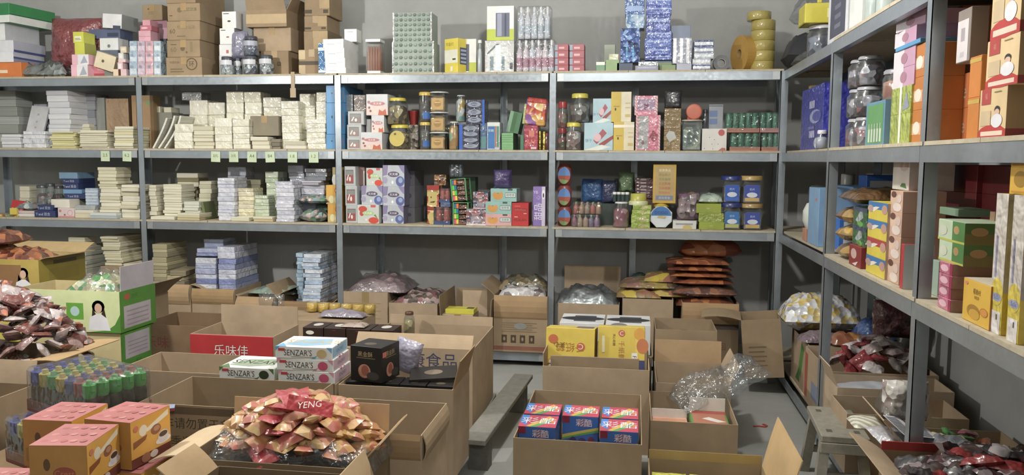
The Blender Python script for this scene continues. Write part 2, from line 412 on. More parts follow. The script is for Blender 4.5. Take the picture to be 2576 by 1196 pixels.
def jar(zb, px0, px1, pyt, off, lid, cont, name, label, cat='jar', lab=None, n=20, pos=None, size=None, lidh=.14, fill=.86, lidr=.8, sq=False, group=None, rz=0):
    z = zbase(zb)
    if pos is None:
        x0, x1, Y, zt = span(px0, px1, pyt, off); r = (x1-x0)/2; H = zt-z; x = (x0+x1)/2; y = Y+r
    else: x, y = pos; r, H = size
    k = r if not sq else r*1.38; T = Matrix.Rotation(pi/4, 4, 'Z') if sq else None
    nn = 4 if sq else n; sm = not sq and n > 8; hb = H*(1-lidh)
    t = root(name, label, cat, (x, y, z), rz, group)
    body = [(k*.9, 0), (k, H*.04), (k, hb*.84), (k*lidr*.94, hb*.97), (k*lidr*.94, hb)]
    m = M().lathe(body, CLEAR(), nn, T, sm, False); bo_ = put('body', m, t)
    q = .95; m = M().lathe([(k*q*.9, .004), (k*q, H*.045), (k*q, hb*.82*fill), (k*q*.6, hb*fill*.94), (.001, hb*fill*.95)], cont, nn, T, sm, False)
    put('contents', m, t)
    m = M().lathe([(k*lidr, hb), (k*lidr, H-.006), (k*lidr*.9, H), (.001, H)], mat('plastic', lid), nn if not sq else 20, None, True, False); put('lid', m, t)
    if lab:
        w_ = 2*r if sq else 2*r*.9
        m = M()
        if sq: art(m, lab, 2*r, 2*r, hb*.8, 'print', 0, -.001, H*.03)
        else:
            # band of paper following the wall of the jar
            a0, a1, z0, z1, hx = lab[0]; ns = 10; vs = []
            for zz in (z0*H, z1*H):
                for i in range(ns+1):
                    a = -pi/2+radians(a0+(a1-a0)*i/ns); vs.append(((k+.0012)*cos(a), (k+.0012)*sin(a), zz))
            m.add(vs, [(i, i+1, ns+2+i, ns+1+i) for i in range(ns)], mat('print', hx), None, True)
            for it in lab[1:]:
                m.text(it[0], it[1]*H, mat('print', it[3]), Matrix.Translation((0, -(k+.0025), it[2]*H)) @ Matrix.Rotation(pi/2, 4, 'X'), r*1.5)
        put('label', m, bo_)
    return z+H
def bottle_mesh(r, H, body, cap, lab=None, n=12):
    m = M(); m.lathe([(r*.9, 0), (r, H*.03), (r, H*.55), (r*.8, H*.66), (r*.4, H*.78), (r*.36, H*.84)], mat('plastic', body), n, None, True)
    m.lathe([(r*.42, H*.83), (r*.42, H*.98), (r*.3, H)], mat('plastic', cap), n, None, True)
    if lab: m.lathe([(r*1.015, H*.15), (r*1.015, H*.45)], mat('print', lab), n, None, True, False)
    return m
def bpack(name, label, cat, x, y, z, w, d, H, nx, ny, cols, caps, lab=None, film=True, group=None, rz=0, straight=False, tray=None):
    """row of bottles wrapped together: one thing, each bottle a part"""
    t = root(name, label, cat, (x, y, z), rz, group); r = min(w/nx, d/ny)/2*.97; c = {}
    for i in range(nx):
        for j in range(ny):
            b, cp = cols[(i+j*3) % len(cols)], caps[(i+j) % len(caps)]
            if (b, cp) not in c:
                if straight: m = M(); m.lathe([(r*.92, 0), (r, H*.03), (r, H*.8), (r*.9, H*.84)], mat('plastic', b), 12); m.lathe([(r*.95, H*.84), (r*.95, H)], mat('plastic', cp), 12)
                else: m = bottle_mesh(r, H, b, cp, lab)
                c[(b, cp)] = m.mesh('bottle')
            put('bottle', c[(b, cp)], t, (-w/2+(i+.5)*w/nx, -d/2+(j+.5)*d/ny, 0))
    if tray: m = M().box(-w/2-.003, w/2+.003, -d/2-.003, d/2+.003, 0, H*.22, mat('print', tray)); put('tray', m, t)
    if film: put('shrink_film', M().box(-w/2-.004, w/2+.004, -d/2-.004, d/2+.004, -.0005, H*1.01, FILM(), .01), t)
    return z+H
def bag(name, label, cat, x, y, z, w, d, h, m, seed=0, rz=0, amp=.25, nu=18, nv=14, group=None, fl=.35, freq=9, rot=None, film=False, kk=3):
    T = None
    if h > .85*max(w, d):   # standing pouch
        T = Matrix.Translation((0, d*.15, h/2)) @ Matrix.Rotation(pi/2, 4, 'X'); k = M().pillow(w, h, d*.8, m, nu, nv, seed, amp*.7, kk+1, T, .9, freq)
    else: k = M().pillow(w, d, h, m, nu, nv, seed, amp, 3, None, fl, freq)
    o = put(name, k, None, (x, y, z), rot or (0, 0, rz), label, cat, group)
    if film: put('plastic_film', M().pillow(w*1.04, d*1.04, h*1.1, FILM(), nu, nv, seed+3, amp*1.2, 3, None, fl, freq), o, (0, 0, -.002))
    return o
CARD = '#ae977a'; CARD2 = '#9f8869'; CARD3 = '#bea78a'
def carton(name, label, x0, x1, y0, y1, z0, h, hx=CARD, flaps=(), A=(), rz=0, group=None, t=.004, closed=False, inner=None, cat='carton', rot=None, floor=True):
    """open or closed corrugated carton. flaps: (side, length, angle from upright outwards, hex or None, label or None)"""
    w = x1-x0; d = y1-y0; r = root(name, label, cat, ((x0+x1)/2, (y0+y1)/2, z0), rz, group, rot)
    mt = mat('card', hx); m = M()
    if closed:
        m.box(-w/2, w/2, -d/2, d/2, 0, h, mt, .003)
    else:
        m.box(-w/2, w/2, -d/2, -d/2+t, 0, h, mt); m.box(-w/2, w/2, d/2-t, d/2, 0, h, mt)
        m.box(-w/2, -w/2+t, -d/2+t, d/2-t, 0, h, mt); m.box(w/2-t, w/2, -d/2+t, d/2-t, 0, h, mt)
        m.box(-w/2+t, w/2-t, -d/2+t, d/2-t, 0, t, mt)
    art(m, A, w, d, h, 'paint'); bo_ = put('body', m, r)
    if closed:
        k = M().box(-.022, .022, -d/2-.0012, d/2+.0012, h-.05, h+.0012, mat('print', '#a88a58')); put('tape', k, bo_)
    for fp in flaps:
        sd, ln, an = fp[:3]; fh = fp[3] if len(fp) > 3 and fp[3] else hx; L_ = w if sd in 'FB' else d
        base = {'F': (0, -d/2+t/2, 0), 'B': (0, d/2-t/2, pi), 'L': (-w/2+t/2, 0, -pi/2), 'R': (w/2-t/2, 0, pi/2)}[sd]
        k = M(); g = .012 if sd in 'LR' else .003; a = radians(an); seg = 5; vs = []
        inset = fp[5] if len(fp) > 5 else 0
        for i in range(seg+1):
            u = i/seg; aa = a*(.82+.36*u) if abs(a) > .05 else .04*u; 
            if i == 0: py = pz = 0.0
            else: py -= sin(aa)*ln/seg; pz += cos(aa)*ln/seg
            e = inset*u
            for s_ in (-1, 1):
                for th in (-t/2, t/2):
                    vs.append((s_*(L_/2-g-e), py-th*cos(aa), pz-th*sin(aa)))
        fs = []
        for i in range(seg):
            b = i*4; c_ = b+4
            fs += [(b, b+2, c_+2, c_), (b+1, c_+1, c_+3, b+3), (b, c_, c_+1, b+1), (b+2, b+3, c_+3, c_+2)]
        fs += [(0, 1, 3, 2), (seg*4, seg*4+2, seg*4+3, seg*4+1)]
        k.add(vs, fs, mat('card', fh))
        o = put('flap', k, r, (base[0], base[1], h), (0, 0, base[2]))
        if len(fp) > 4 and fp[4]: o['label'] = fp[4]
    return r
def heap(n, cx, cy, z0, rx_, ry_, hz, size, mats, name, fmt, cat, group, adj, seed=1, amp=.3, tilt=.5, thick=.35, min_r=0):
    """heap of small packets, each one an object sharing a few meshes"""
    q = random.Random(seed); ms = []
    for i, m in enumerate(mats):
        for v in range(2):
            k = M().pillow(size[0], size[1], size[0]*thick, m, 9, 7, i*5+v+seed, amp, 4, None, .6, 30/size[0]*.1); ms.append(k.mesh(name))
    golden = 2.39996
    for i in range(n):
        u = (i+.5)/n; rr = math.sqrt(u)*(1-min_r)+min_r; a = i*golden
        x = cx+rx_*rr*cos(a); y = cy+ry_*rr*sin(a); z = z0+hz*(1-rr**2.2)+q.uniform(-.01, .012)*size[0]/.08
        sl = hz*1.3*rr/max(rx_, ry_)
        mi = q.randrange(len(ms)); dg = math.degrees(a) % 360
        pl = 'at the very top' if rr < .3 else ('upper ' if rr < .62 else 'lower ')+['right side', 'back side', 'left side', 'front side'][int((dg+45)//90) % 4]
        o = put(name, ms[mi], None, (x, y, z), (q.uniform(-tilt, tilt)-sl*.6*sin(a), q.uniform(-tilt, tilt)+sl*.6*cos(a), q.uniform(0, 6.28)), adj[mi//2]+' '+fmt+', '+pl, cat, group)
# ------------------------------------------------------------------ top tier of the back rack
K = 'K'
def ln(f, u0, v0, u1, v1, n, hx, g=.5):
    s = (v1-v0)/n; return [(f, 'r', u0, v0+i*s, u1-(.12 if i % 2 else 0)*(u1-u0), v0+i*s+s*g, hx) for i in range(n)]
z = bx(1, -60, 52, 157, .06, .3, '#e07b28', 'plastic_crate', 'orange plastic crate at the left end of the top shelf', 'crate', [('F', 'r', .3, .3, .7, .5, '#f0d9b8')])
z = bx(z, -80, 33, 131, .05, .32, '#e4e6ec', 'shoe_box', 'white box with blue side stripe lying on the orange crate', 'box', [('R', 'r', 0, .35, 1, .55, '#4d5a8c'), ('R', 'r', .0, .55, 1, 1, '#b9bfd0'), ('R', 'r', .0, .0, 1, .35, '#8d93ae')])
z = bx(z, -80, 33, 102, .05, .33, '#dfe1e8', 'shoe_box', 'white box with blue side stripe, upper of the two on the orange crate', 'box', [('R', 'r', 0, .0, 1, .2, '#4d5a8c'), ('R', 'r', 0, .2, 1, 1, '#b4bacb'), ('F', 'e', .12, .55, .04, .2, '#7c7f88')])
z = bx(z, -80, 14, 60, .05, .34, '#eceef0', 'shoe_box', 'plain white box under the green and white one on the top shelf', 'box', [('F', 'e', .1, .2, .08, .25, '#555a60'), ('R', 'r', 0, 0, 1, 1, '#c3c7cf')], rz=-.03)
z0_ = z
z = bx(z, -90, 36, 10, .02, .42, '#2d8a4c', 'shoe_box', 'green lidded box with white base on top of the left stack', 'box', [('F', 'r', 0, 0, 1, .38, '#e6ebe8'), ('R', 'r', 0, 0, 1, .4, '#d6dcd8'), ('R', 'r', .0, .4, 1, .45, '#1d5a34')], rz=-.12)
bag('plastic_bag', 'crumpled grey plastic bag beside the orange crate', 'bag', AY(118, 170, D+.2).x, D+.22, SHELF[1], .42, .3, .15, mat('wrap', '#7a807e'), 3, amp=.5, film=False)
bag('plastic_bag', 'dark clear plastic bag of hardware left of the pink packets', 'bag', AY(135, 170, D+.1).x, D+.14, SHELF[1], .22, .18, .12, mat('vor', '#565c5c', '#747a78', '#9aa0a0', '#444a4c', s=26), 5, amp=.5)
bag('plastic_bag', 'big red plastic bag standing behind the yellow boxes', 'bag', AY(205, 100, D+.33).x, D+.34, SHELF[1]+.005, .42, .26, .46, mat('wrap', '#8f4448', b=1), 9, amp=.4, fl=.12, kk=1.2)
# pink packets and two yellow boxes on them
z = bx(1, 178, 220, 163, .05, .12, '#e9b4c4', 'tissue_packet', 'pink and white packet at the bottom left of the cluttered top shelf', 'packet', [('F', 'r', .36, 0, 1, 1, '#e4e2e6'), ('F', 'p', [(.5, .1), (.95, .2), (.75, .9)], '#a9afbf')])
z = bx(z, 180, 222, 137, .05, .12, '#ebb7c6', 'tissue_packet', 'pink and white packet directly under the two yellow boxes', 'packet', [('F', 'r', .36, 0, 1, 1, '#e2e2e8'), ('F', 'p', [(.5, .1), (.95, .2), (.75, .9)], '#a4abbd')])
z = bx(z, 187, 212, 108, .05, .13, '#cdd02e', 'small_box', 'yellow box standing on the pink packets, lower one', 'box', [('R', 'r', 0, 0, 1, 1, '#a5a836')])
z = bx(z, 183, 209, 80, .05, .13, '#cdd12c', 'small_box', 'yellow box with white label on top of its twin', 'box', [('F', 'r', .15, .15, .8, .6, '#e9ecc8')]+ln('F', .2, .25, .75, .5, 2, '#8d9040'))
# clutter to the right of it
z = bx(1, 232, 262, 160, .12, .12, '#d9838f', 'small_box', 'pink red packet under the tilted cream box', 'packet', [('F', 'r', 0, 0, 1, .3, '#b14a56'), ('F', 'r', .4, .5, .9, .9, '#e3a7ad')])
z1_ = bx(1, 262, 284, 172, .12, .1, '#8a9288', 'small_box', 'grey green packet between the cream box and the tiny boxes', 'packet')
z = bx(z, 236, 280, 146, .16, .12, '#8e8894', 'small_box', 'dusty violet packet behind the tilted cream box', 'packet')
z = bx(z, 238, 296, 126, .18, .15, '#6d7388', 'small_box', 'dark blue grey box behind the tilted cream box', 'box')
pbox('shoe_box', 'white box with a round badge behind the tilted cream box', 'box', AY(275, 115, D+.2).x, D+.26, z, AY(297, 115, D+.2).x-AY(251, 115, D+.2).x, .13, .09, '#e3e7ea', [('F', 'c', .5, .35, .14, '#7a8086')])
z = z+.09
pbox('shoe_box', 'dark blue box under the white boxes beside the red bag', 'box', AY(262, 95, D+.22).x, D+.3, z, .26, .16, .07, '#5f6a8c', [('F', 'r', .6, .2, .95, .6, '#3f4863')])
z += .071
pbox('shoe_box', 'white shoe box tipped slightly left atop the clutter by the red bag', 'box', AY(284, 80, D+.2).x, D+.29, z, .155, .2, .105, '#e3e5e8', [('F', 'r', .55, .0, .95, .2, '#4a5070'), ('R', 'r', 0, 0, 1, 1, '#9aa09f')], rot=(0, .07, 0))
# tilted cream box, leaning
w_ = AY(283, 150, D+.06).x-AY(233, 150, D+.06).x
pbox('small_box', 'cream box with dark print, tilted sideways at front of the clutter', 'box', AY(256, 150, D+.06).x, D+.12, SHELF[1]+.055, w_, .1, .115, '#e0d2b0', [('F', 'e', .4, .5, .07, .1, '#6b624c'), ('R', 'r', 0, 0, 1, 1, '#b8ac8e')], rot=(0, .3, 0))
# column of tiny boxes
z = bx(1, 284, 297, 174, .03, .06, '#e4cfae', 'tiny_box', 'tiny cream box at shelf level, left of the column of tiny boxes', 'box', [('R', 'r', 0, 0, 1, 1, '#9a6a4c')])
z = bx(1, 303, 317, 174, .03, .06, '#e6c5ca', 'tiny_box', 'tiny pink box at the foot of the column of tiny boxes', 'box')
z = bx(z, 295, 308, 157, .04, .06, '#e1bcc3', 'tiny_box', 'tiny pink and white box second in the column of tiny boxes', 'box', [('F', 'r', .2, .1, .8, .8, '#ece6e6')])
z = bx(z, 297, 315, 149, .04, .06, '#e5c3c8', 'tiny_box', 'flat pink tiny box halfway up the column of tiny boxes', 'box')
z = bx(z, 297, 310, 133, .04, .06, '#cfd0ce', 'tiny_box', 'tiny grey box near the top of the column of tiny boxes', 'box', [('F', 'r', .2, .2, .8, .8, '#e6e6e2')])
z = bx(z, 302, 317, 117, .04, .06, '#dccdae', 'tiny_box', 'tiny cream box topping the column of tiny boxes', 'box', [('F', 'r', .15, .35, .85, .75, '#e9e2cc')])
# light blue packs, three rows high, four across
for rrow, (yt, zz) in enumerate(((158, None), (131, None), (103, None))):
    if rrow == 0: zc = SHELF[1]
    for c_, (a, b, hx) in enumerate(((324, 344, '#9fb7cc'), (344, 364, '#c3a9bd'), (364, 385, '#cf9fab'), (385, 404, '#a6bccb'))):
        zn = bx(zc, a+1, b, yt, .03, .14, hx, 'shrink_pack', ['bottom', 'middle', 'top'][rrow]+' row, '+['pale blue left', 'lilac second', 'pink third', 'pale blue right'][c_]+' pack of the glossy block', 'packet',
                [('F', 'r', .1, .15, .9, .55, ['#c9d6e0', '#d8c6d4', '#e0bcc4', '#d2dde4'][c_]), ('F', 'e', .3+.1*c_, .7, .2, .12, '#8a98ac')], kd='wrap', group='glossy pale packs on the top shelf')
    zc = zn
z = bx(zc, 348, 378, 77, .06, .12, '#dba4b2', 'tissue_packet', 'pink packet standing on the glossy pale block', 'packet', [('F', 'r', 0, .45, 1, .5, '#b88291')])
z = bx(z, 352, 380, 64, .06, .1, '#c6707f', 'tissue_packet', 'dark pink packet between two pale pink ones', 'packet', [('F', 'e', .4, .5, .3, .2, '#e8bcc4')])
bx(z, 358, 377, 50, .06, .1, '#d999a8', 'tissue_packet', 'topmost pink packet beside the brown cartons', 'packet')
z = bx(1, 372, 418, 98, .24, .2, '#59606c', 'shoe_box', 'dark box behind the glossy pale packs', 'box')
z = bx(z, 372, 420, 52, .24, .2, '#a9798c', 'shoe_box', 'mauve box under the small brown carton', 'box', [('F', 'r', .55, .0, 1, .6, '#c79cae')])
# small brown carton and the tall pile of cartons
pr = '#5f5138'
zb_ = z
x0, x1, Y, zt = span(357, 407, 12, .22)
carton('carton', 'small closed brown carton perched above the pink packets', x0, x1, Y, Y+.22, zb_, zt-zb_, CARD2, closed=True, A=[('F', 'r', .28, .68, .58, .78, pr)]+ln('F', .3, .4, .6, .6, 2, '#8d7650'))
zc = SHELF[1]; info = [(417, 507, 144, [('F', 't', .24, .72, .14, '中国包装', pr)]+ln('F', .12, .18, .5, .45, 2, '#7a6844')+[('F', 'o', .72, .62, .34, pr), ('F', 't', .72, .62, .3, '环', pr)], 'bottom of the four printed brown cartons, with a circled sign'),
     (419, 502, 101, [('F', 't', .2, .45, .28, '60', '#7a6a48'), ('F', 'e', .48, .52, .07, .16, '#6d5d3e'), ('F', 'e', .6, .28, .03, .07, '#6d5d3e'), ('F', 'r', .7, .3, .78, .9, '#8a7850')]+ln('F', .12, .72, .3, .8, 1, pr), 'second carton from below in the printed brown pile'),
     (419, 502, 53, [('F', 't', .17, .47, .24, '60', pr), ('F', 't', .58, .68, .2, '包装食品箱', '#83724c'), ('F', 'r', .3, .18, .56, .22, '#6d5d3e')], 'printed brown carton marked 60 in dark figures'),
     (420, 502, 8, [('F', 'c', .38, .62, .15, '#7a6a4a'), ('F', 'r', .5, .56, .9, .74, '#7b6b4a'), ('F', 't', .7, .65, .13, 'KNBGE', '#b09a70'), ('F', 'r', .06, .28, .16, .33, pr)], 'brown carton printed with a round emblem and a name bar'),
     (417, 490, -46, [], 'topmost brown carton, cut by the upper photo edge')]
for a, b, yt, A, d_ in info:
    x0, x1, Y, zt = span(a, b, yt, .03); carton('carton', d_, x0, x1, Y, Y+.42, zc, zt-zc, CARD2, closed=True, A=A, group='printed brown cartons on the top shelf'); zc = zt+.001
# white cups boxes
z = bx(1, 551, 583, 140, .16, .11, '#d9dadd', 'small_box', 'white box at the foot of the narrow white pile behind jars', 'box')
z = bx(z, 551, 583, 112, .16, .11, '#e6e6e8', 'small_box', 'white box third from top in the narrow white pile', 'box', [('F', 'r', .55, .2, .75, .5, '#c06a5c'), ('R', 'r', 0, 0, 1, 1, '#b5b6bc')])
z = bx(z, 552, 589, 71, .15, .13, '#ebebea', 'small_box', 'white box below the topmost one of the narrow white pile', 'box', [('F', 'r', .1, .85, .4, .9, '#55585c'), ('F', 'e', .55, .45, .1, .05, '#b0605a'), ('R', 'r', 0, 0, 1, 1, '#a8a9b0')])
z = bx(z, 558, 593, 29, .15, .11, '#efefee', 'small_box', 'topmost white box of the narrow white pile', 'box', [('F', 'r', .1, .85, .5, .9, '#55585c'), ('F', 'e', .5, .42, .12, .05, '#333')])
# smoky jars
JM = mat('vor', '#8b909c', '#b9bdc6', '#5c6070', '#d8dade', s=50)
zj = 0
for i, (a, b, t_, o_) in enumerate(((546, 580, 141, .04), (583, 603, 144, .12), (604, 640, 139, .04), (645, 680, 137, .03))):
    zz = jar(1, a, b, t_, o_, '#4a4e5a', JM, 'plastic_jar', ['smoky jar at the left of the grey row of jars', 'smoky jar half hidden behind the grey jars', 'smoky jar carrying another jar', 'smoky jar at the right of the grey row of jars'][i], 'jar', lab=[(-60, 60, .55, .8, '#c9ccd4')], lidh=.2, group='smoky jars on the top shelf')
    if i == 2: zj = zz
jar(zj, 604, 641, 89, .05, '#4a4e5c', mat('vor', '#70768c', '#9aa0b4', '#5c6280', s=50), 'plastic_jar', 'smoky jar stacked above the row beside the open brown carton', 'jar', lab=[(-50, 70, .5, .75, '#a8adbf')], lidh=.18, group='smoky jars on the top shelf')
bag('plastic_bag', 'violet tinted plastic bag of jars by the white pile', 'bag', AY(592, 120, D+.1).x, D+.2, zj-.01, .12, .12, .2, mat('wrap', '#8f90aa'), 12, amp=.25, fl=.1)
# brown cartons with flap
x0, x1, Y, zt = span(655, 765, 128, .17)
zA = SHELF[1]
carton('carton', 'brown carton with a barcode mark at shelf level right of the jars', x0, x1-.12, Y, Y+.33, zA, zt-zA, CARD2, closed=True, A=[('F', 'r', .6, .42, .72, .58, '#5c5240'), ('F', 'r', .63, .45, .69, .55, '#8b7a58')])
zB = zt+.001
x0, x1, Y, zt2 = span(637, 731, 70, .19)
carton('carton', 'brown carton with a bright tape glint beneath the open flapped one', x0, x1, Y, Y+.34, zB, zt2-zB, CARD, closed=True, A=[('F', 'r', .42, .78, .58, 1, '#9b8258')])
zB = zt2+.001
x0, x1, Y, zt3 = span(619, 714, 52, .15)
carton('carton', 'open brown carton with its front flap hanging down, top of its pile', x0, x1+.02, Y, Y+.34, zB, .12, CARD2, flaps=(('F', .13, 20, None, None, .01), ('R', .1, 30), ('L', .1, -20), ('B', .12, 25)), A=[('F', 'r', .0, .2, 1, .75, '#c0a67c')])
bag('foil_bag', 'silvery packets sticking out of the open carton on the top shelf', 'bag', AY(690, 8, D+.3).x, D+.33, zB+.1, .2, .16, .16, mat('foil', '#c9ccd2'), 4, amp=.4)
x0, x1, Y, zt = span(751, 800, 125, .1)
carton('carton', 'brown carton with dark tape band near the blue pack', x0, x1+.05, Y, Y+.3, SHELF[1], zt-SHELF[1], CARD2, closed=True, A=[('F', 'r', 0, .4, 1, .55, '#5a5142'), ('F', 'r', .0, .62, .25, .98, '#cdb78e'), ('F', 'r', .0, .0, .25, .4, '#c4ae86')])
zq = zt+.001
x0, x1, Y, zt = span(764, 824, 78, .2)
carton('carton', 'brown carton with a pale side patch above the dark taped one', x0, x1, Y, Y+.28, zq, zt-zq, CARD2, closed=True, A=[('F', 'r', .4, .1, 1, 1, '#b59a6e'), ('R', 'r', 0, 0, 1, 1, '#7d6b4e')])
zq = zt+.001
for a, b, yt, d_ in ((765, 822, 40, 'brown carton with two dark marks in the right brown pile'), (765, 828, -22, 'highest brown carton of the right brown pile')):
    x0, x1, Y, zt = span(a, b, yt, .2)
    carton('carton', d_, x0, x1, Y, Y+.26, zq, zt-zq, CARD2, closed=True, A=[('F', 'r', .0, .1, .3, .25, '#574c3a'), ('F', 'r', .75, .1, .95, .25, '#574c3a'), ('F', 'r', .6, .3, 1, 1, '#b59a6e')]); zq = zt+.001
# strip of brown tape hanging over the beam
p = AY(737, 190, D); k = M()
k.box(-.014, .014, -.006, -.0045, -.115, .012, mat('print', '#9d8660')); k.box(-.02, .022, -.0075, -.006, -.165, -.1, mat('print', '#a58c66')); k.box(-.014, .014, -.0045, .12, .0112, .0122, mat('print', '#9d8660'))
put('tape_strip', k, None, (p.x, D, SHELF[1]+.001), label='strip of brown tape hanging over the top beam', cat='tape')
# blue pack, white boxes
bx(1, 800, 819, 108, .03, .16, '#2f74ad', 'bottle_pack', 'blue shrink wrapped pack left of the white boxes', 'packet', [('F', 'r', 0, .75, 1, .85, '#cfe6f2'), ('F', 'r', 0, .05, 1, .12, '#eef6fa')], kd='wrap')
z = SHELF[1]
for i, yt in enumerate((170, 146, 121, 98)):
    z = bx(z, 817+(2-i if i < 3 else -3), 870+(-i), yt, .0+.004*i, .26, '#e3e4e4', 'white_box', 'glossy white carton with small print, '+['lowest', 'second from bottom', 'third from bottom', 'topmost'][i]+' of the pile of four', 'box', [('F', 'r', .2, .4, .55, .46, '#a9abac'), ('F', 'r', .6, .5, .9, .54, '#b9bbbc')], rz=-.02*i, group='white boxes on the top shelf')
bx(z+.001, 866, 897, 73, .16, .1, '#eceded', 'white_box', 'small white box behind the pile of white boxes', 'box', [('F', 'r', .2, .75, .7, .8, '#b5b8ba')])
# display of orange pens
p0 = AY(920, 190, D+.04).x; p1_ = AY(957, 190, D+.04).x; zt = span(920, 957, 98, .04)[3]; w_ = p1_-p0
t = root('pen_display', 'clear display tube of orange pens with white cap and base', 'display box', ((p0+p1_)/2, D+.04+w_/2, SHELF[1])); H = zt-SHELF[1]
put('base', M().box(-w_/2+.01, w_/2, -w_/2, w_/2, 0, .02, mat('plastic', '#d6d8d6'), .002), t)
put('cap', M().box(-w_/2, w_/2, -w_/2, w_/2, H-.02, H, mat('plastic', '#e9eae9'), .002), t)
put('box_wall', M().box(-w_/2+.002, w_/2-.002, -w_/2+.002, w_/2-.002, .02, H-.02, CLEAR()), t)
pm = M().lathe([(.004, 0), (.0065, .006), (.0065, H*.5), (.004, H*.62), (.004, H*.72)], mat('plastic', '#b5653c'), 8).mesh('pen')
for i in range(5):
    for j in range(3): put('pen', pm, t, (-w_*.36+i*w_*.18, -w_*.3+j*w_*.28, .021))
# two tall trays blocks (rows of small green and clear pieces)
GR = mat('vor', '#8f9f98', '#a7b5ad', '#76887e', '#b9c4bc', s=70)
for i, (yt, nm) in enumerate(((105, 'lower'), (31, 'upper'))):
    z = SHELF[1] if i == 0 else z
    x0, x1, Y, zt = span(988+i*2, 1090-i*5, yt, .03+.01*i)
    t = root('blister_block', nm+' tall pale green blister block beside the orange pens', 'packet', ((x0+x1)/2, Y+.09, z)); w_ = x1-x0; h = zt-z
    bl = M().box(-w_/2, w_/2, -.09, .09, 0, h, mat('print', '#97a59c'), .002)
    rows = 5 if i == 0 else 6
    for r_ in range(rows):
        for c_ in range(8):
            for side in (0,):
                bl.lathe([(w_*.045, 0), (w_*.04, .006), (.0001, .01)], mat('print', '#80948a' if (r_+c_) % 2 else '#9fada4'), 6, Matrix.Translation((-w_*.42+c_*w_*.12, -.0905, h*(r_+.5)/rows)) @ Matrix.Rotation(pi/2, 4, 'X'), True, False)
    put('tray_stack', bl, t)
    for sx in (-1, 1): put('edge_strip', M().box(sx*w_/2-.004, sx*w_/2+.004, -.094, -.086, 0, h, mat('foil', '#e6eaea')), t)
    z = zt
# yellow carton with window, neighbour with lime edge
bx(1, 1154, 1198, 98, .12, .14, '#e2e4e0', 'lamp_box', 'white and lime box behind the big yellow box', 'box', [('F', 'r', .55, 0, 1, .33, '#b7c22e'), ('F', 'r', .3, .08, .6, .85, '#5c6270')])
x0, x1, Y, zt = span(1110, 1170, 96, .06); h = zt-SHELF[1]
pbox('lamp_box', 'big yellow box with white band, turned corner first on the top shelf', 'box', (x0+x1)/2+.02, D+.145, SHELF[1], .125, .15, h, '#e3cf2a', [('F', 'r', 0, .3, 1, .68, '#e6e6d4'), ('F', 'r', .6, .38, .85, .43, '#55564e'), ('F', 'r', .45, .07, .62, .2, '#f0e9d8'), ('F', 't', .4, .84, .1, '节能灯', '#a5951f'), ('R', 'r', .15, .26, .75, .74, '#4d5570')]+[('R', 'r', .2, .3+.11*i, .7, .36+.11*i, '#aab4cc') for i in range(4)], rz=-.55)
jar(1, 1200, 1212, 100, .05, '#d9dcde', mat('plastic', '#c9ccd2'), 'plastic_tube', 'slim clear tube between the yellow box and the white window box', 'tube', lidh=.1)
z = bx(1, 1220, 1293, 102, .04, .16, '#c9cbca', 'window_box', 'grey box with clear window of tumblers, under the lime edged box', 'box', [('F', 'r', .08, .06, .8, .92, '#d3d8d8'), ('F', 'p', [(.08, .62), (.4, .9), (.5, .9), (.08, .55)], '#6d7274'), ('F', 'r', .17, .06, .3, .5, '#7f929c'), ('F', 'r', .36, .06, .55, .85, '#dff2f8'), ('F', 'r', .58, .06, .68, .5, '#7f929c'), ('F', 'r', .86, .1, .96, .3, '#5b5f68')], kd='wrap')
bx(z+.001, 1225, 1293, 15, .04, .16, '#e6e8e6', 'window_box', 'white box with lime band and dark window, topmost beside bottles', 'box', [('F', 'r', 0, 0, 1, .33, '#bccb2e'), ('F', 'r', .33, .1, .84, .8, '#6a7088'), ('F', 'r', .38, .12, .55, .78, '#9aa0b6'), ('F', 'r', .66, .12, .72, .78, '#4a5064')])
# packs of clear bottles
for i, (a, b, yt, n_, d_) in enumerate(((1298, 1395, 98, 6, 'lower shrink pack of pinkish clear bottles'), (1302, 1385, 14, 5, 'upper shrink pack of silvery clear bottles'))):
    x0, x1, Y, zt = span(a, b, yt, .04); zz = SHELF[1] if i == 0 else z
    z = bpack('bottle_pack', d_+' at the middle of the top shelf', 'bottle pack', (x0+x1)/2, Y+.05, zz, x1-x0, .1, zt-zz-.004, n_, 2, ['#d9cbd6', '#e2d5dc', '#cfd3e0'] if i == 0 else ['#cdd2dc', '#d9dae2'], ['#e8e6ec', '#f2f2f4'], '#c08aa0' if i == 0 else '#b8c4d0')+.006
# red packs, four rows by two
for c_, (a, b) in enumerate(((1396, 1430), (1433, 1470))):
    zc = SHELF[1]
    for i, yt in enumerate((164, 146, 128, 111)):
        zc = bx(zc, a, b, yt, .05, .12, '#a8525c', 'small_box', ['left', 'right'][c_]+' column of the red boxes, '+['lowest', 'second', 'third', 'topmost'][i]+' box', 'box', [('F', 'r', .0, .1, .2, .9, '#8fa0b4'), ('F', 'r', .3, .3, .7, .6, '#d9a7ac')], group='dull red boxes on the top shelf')
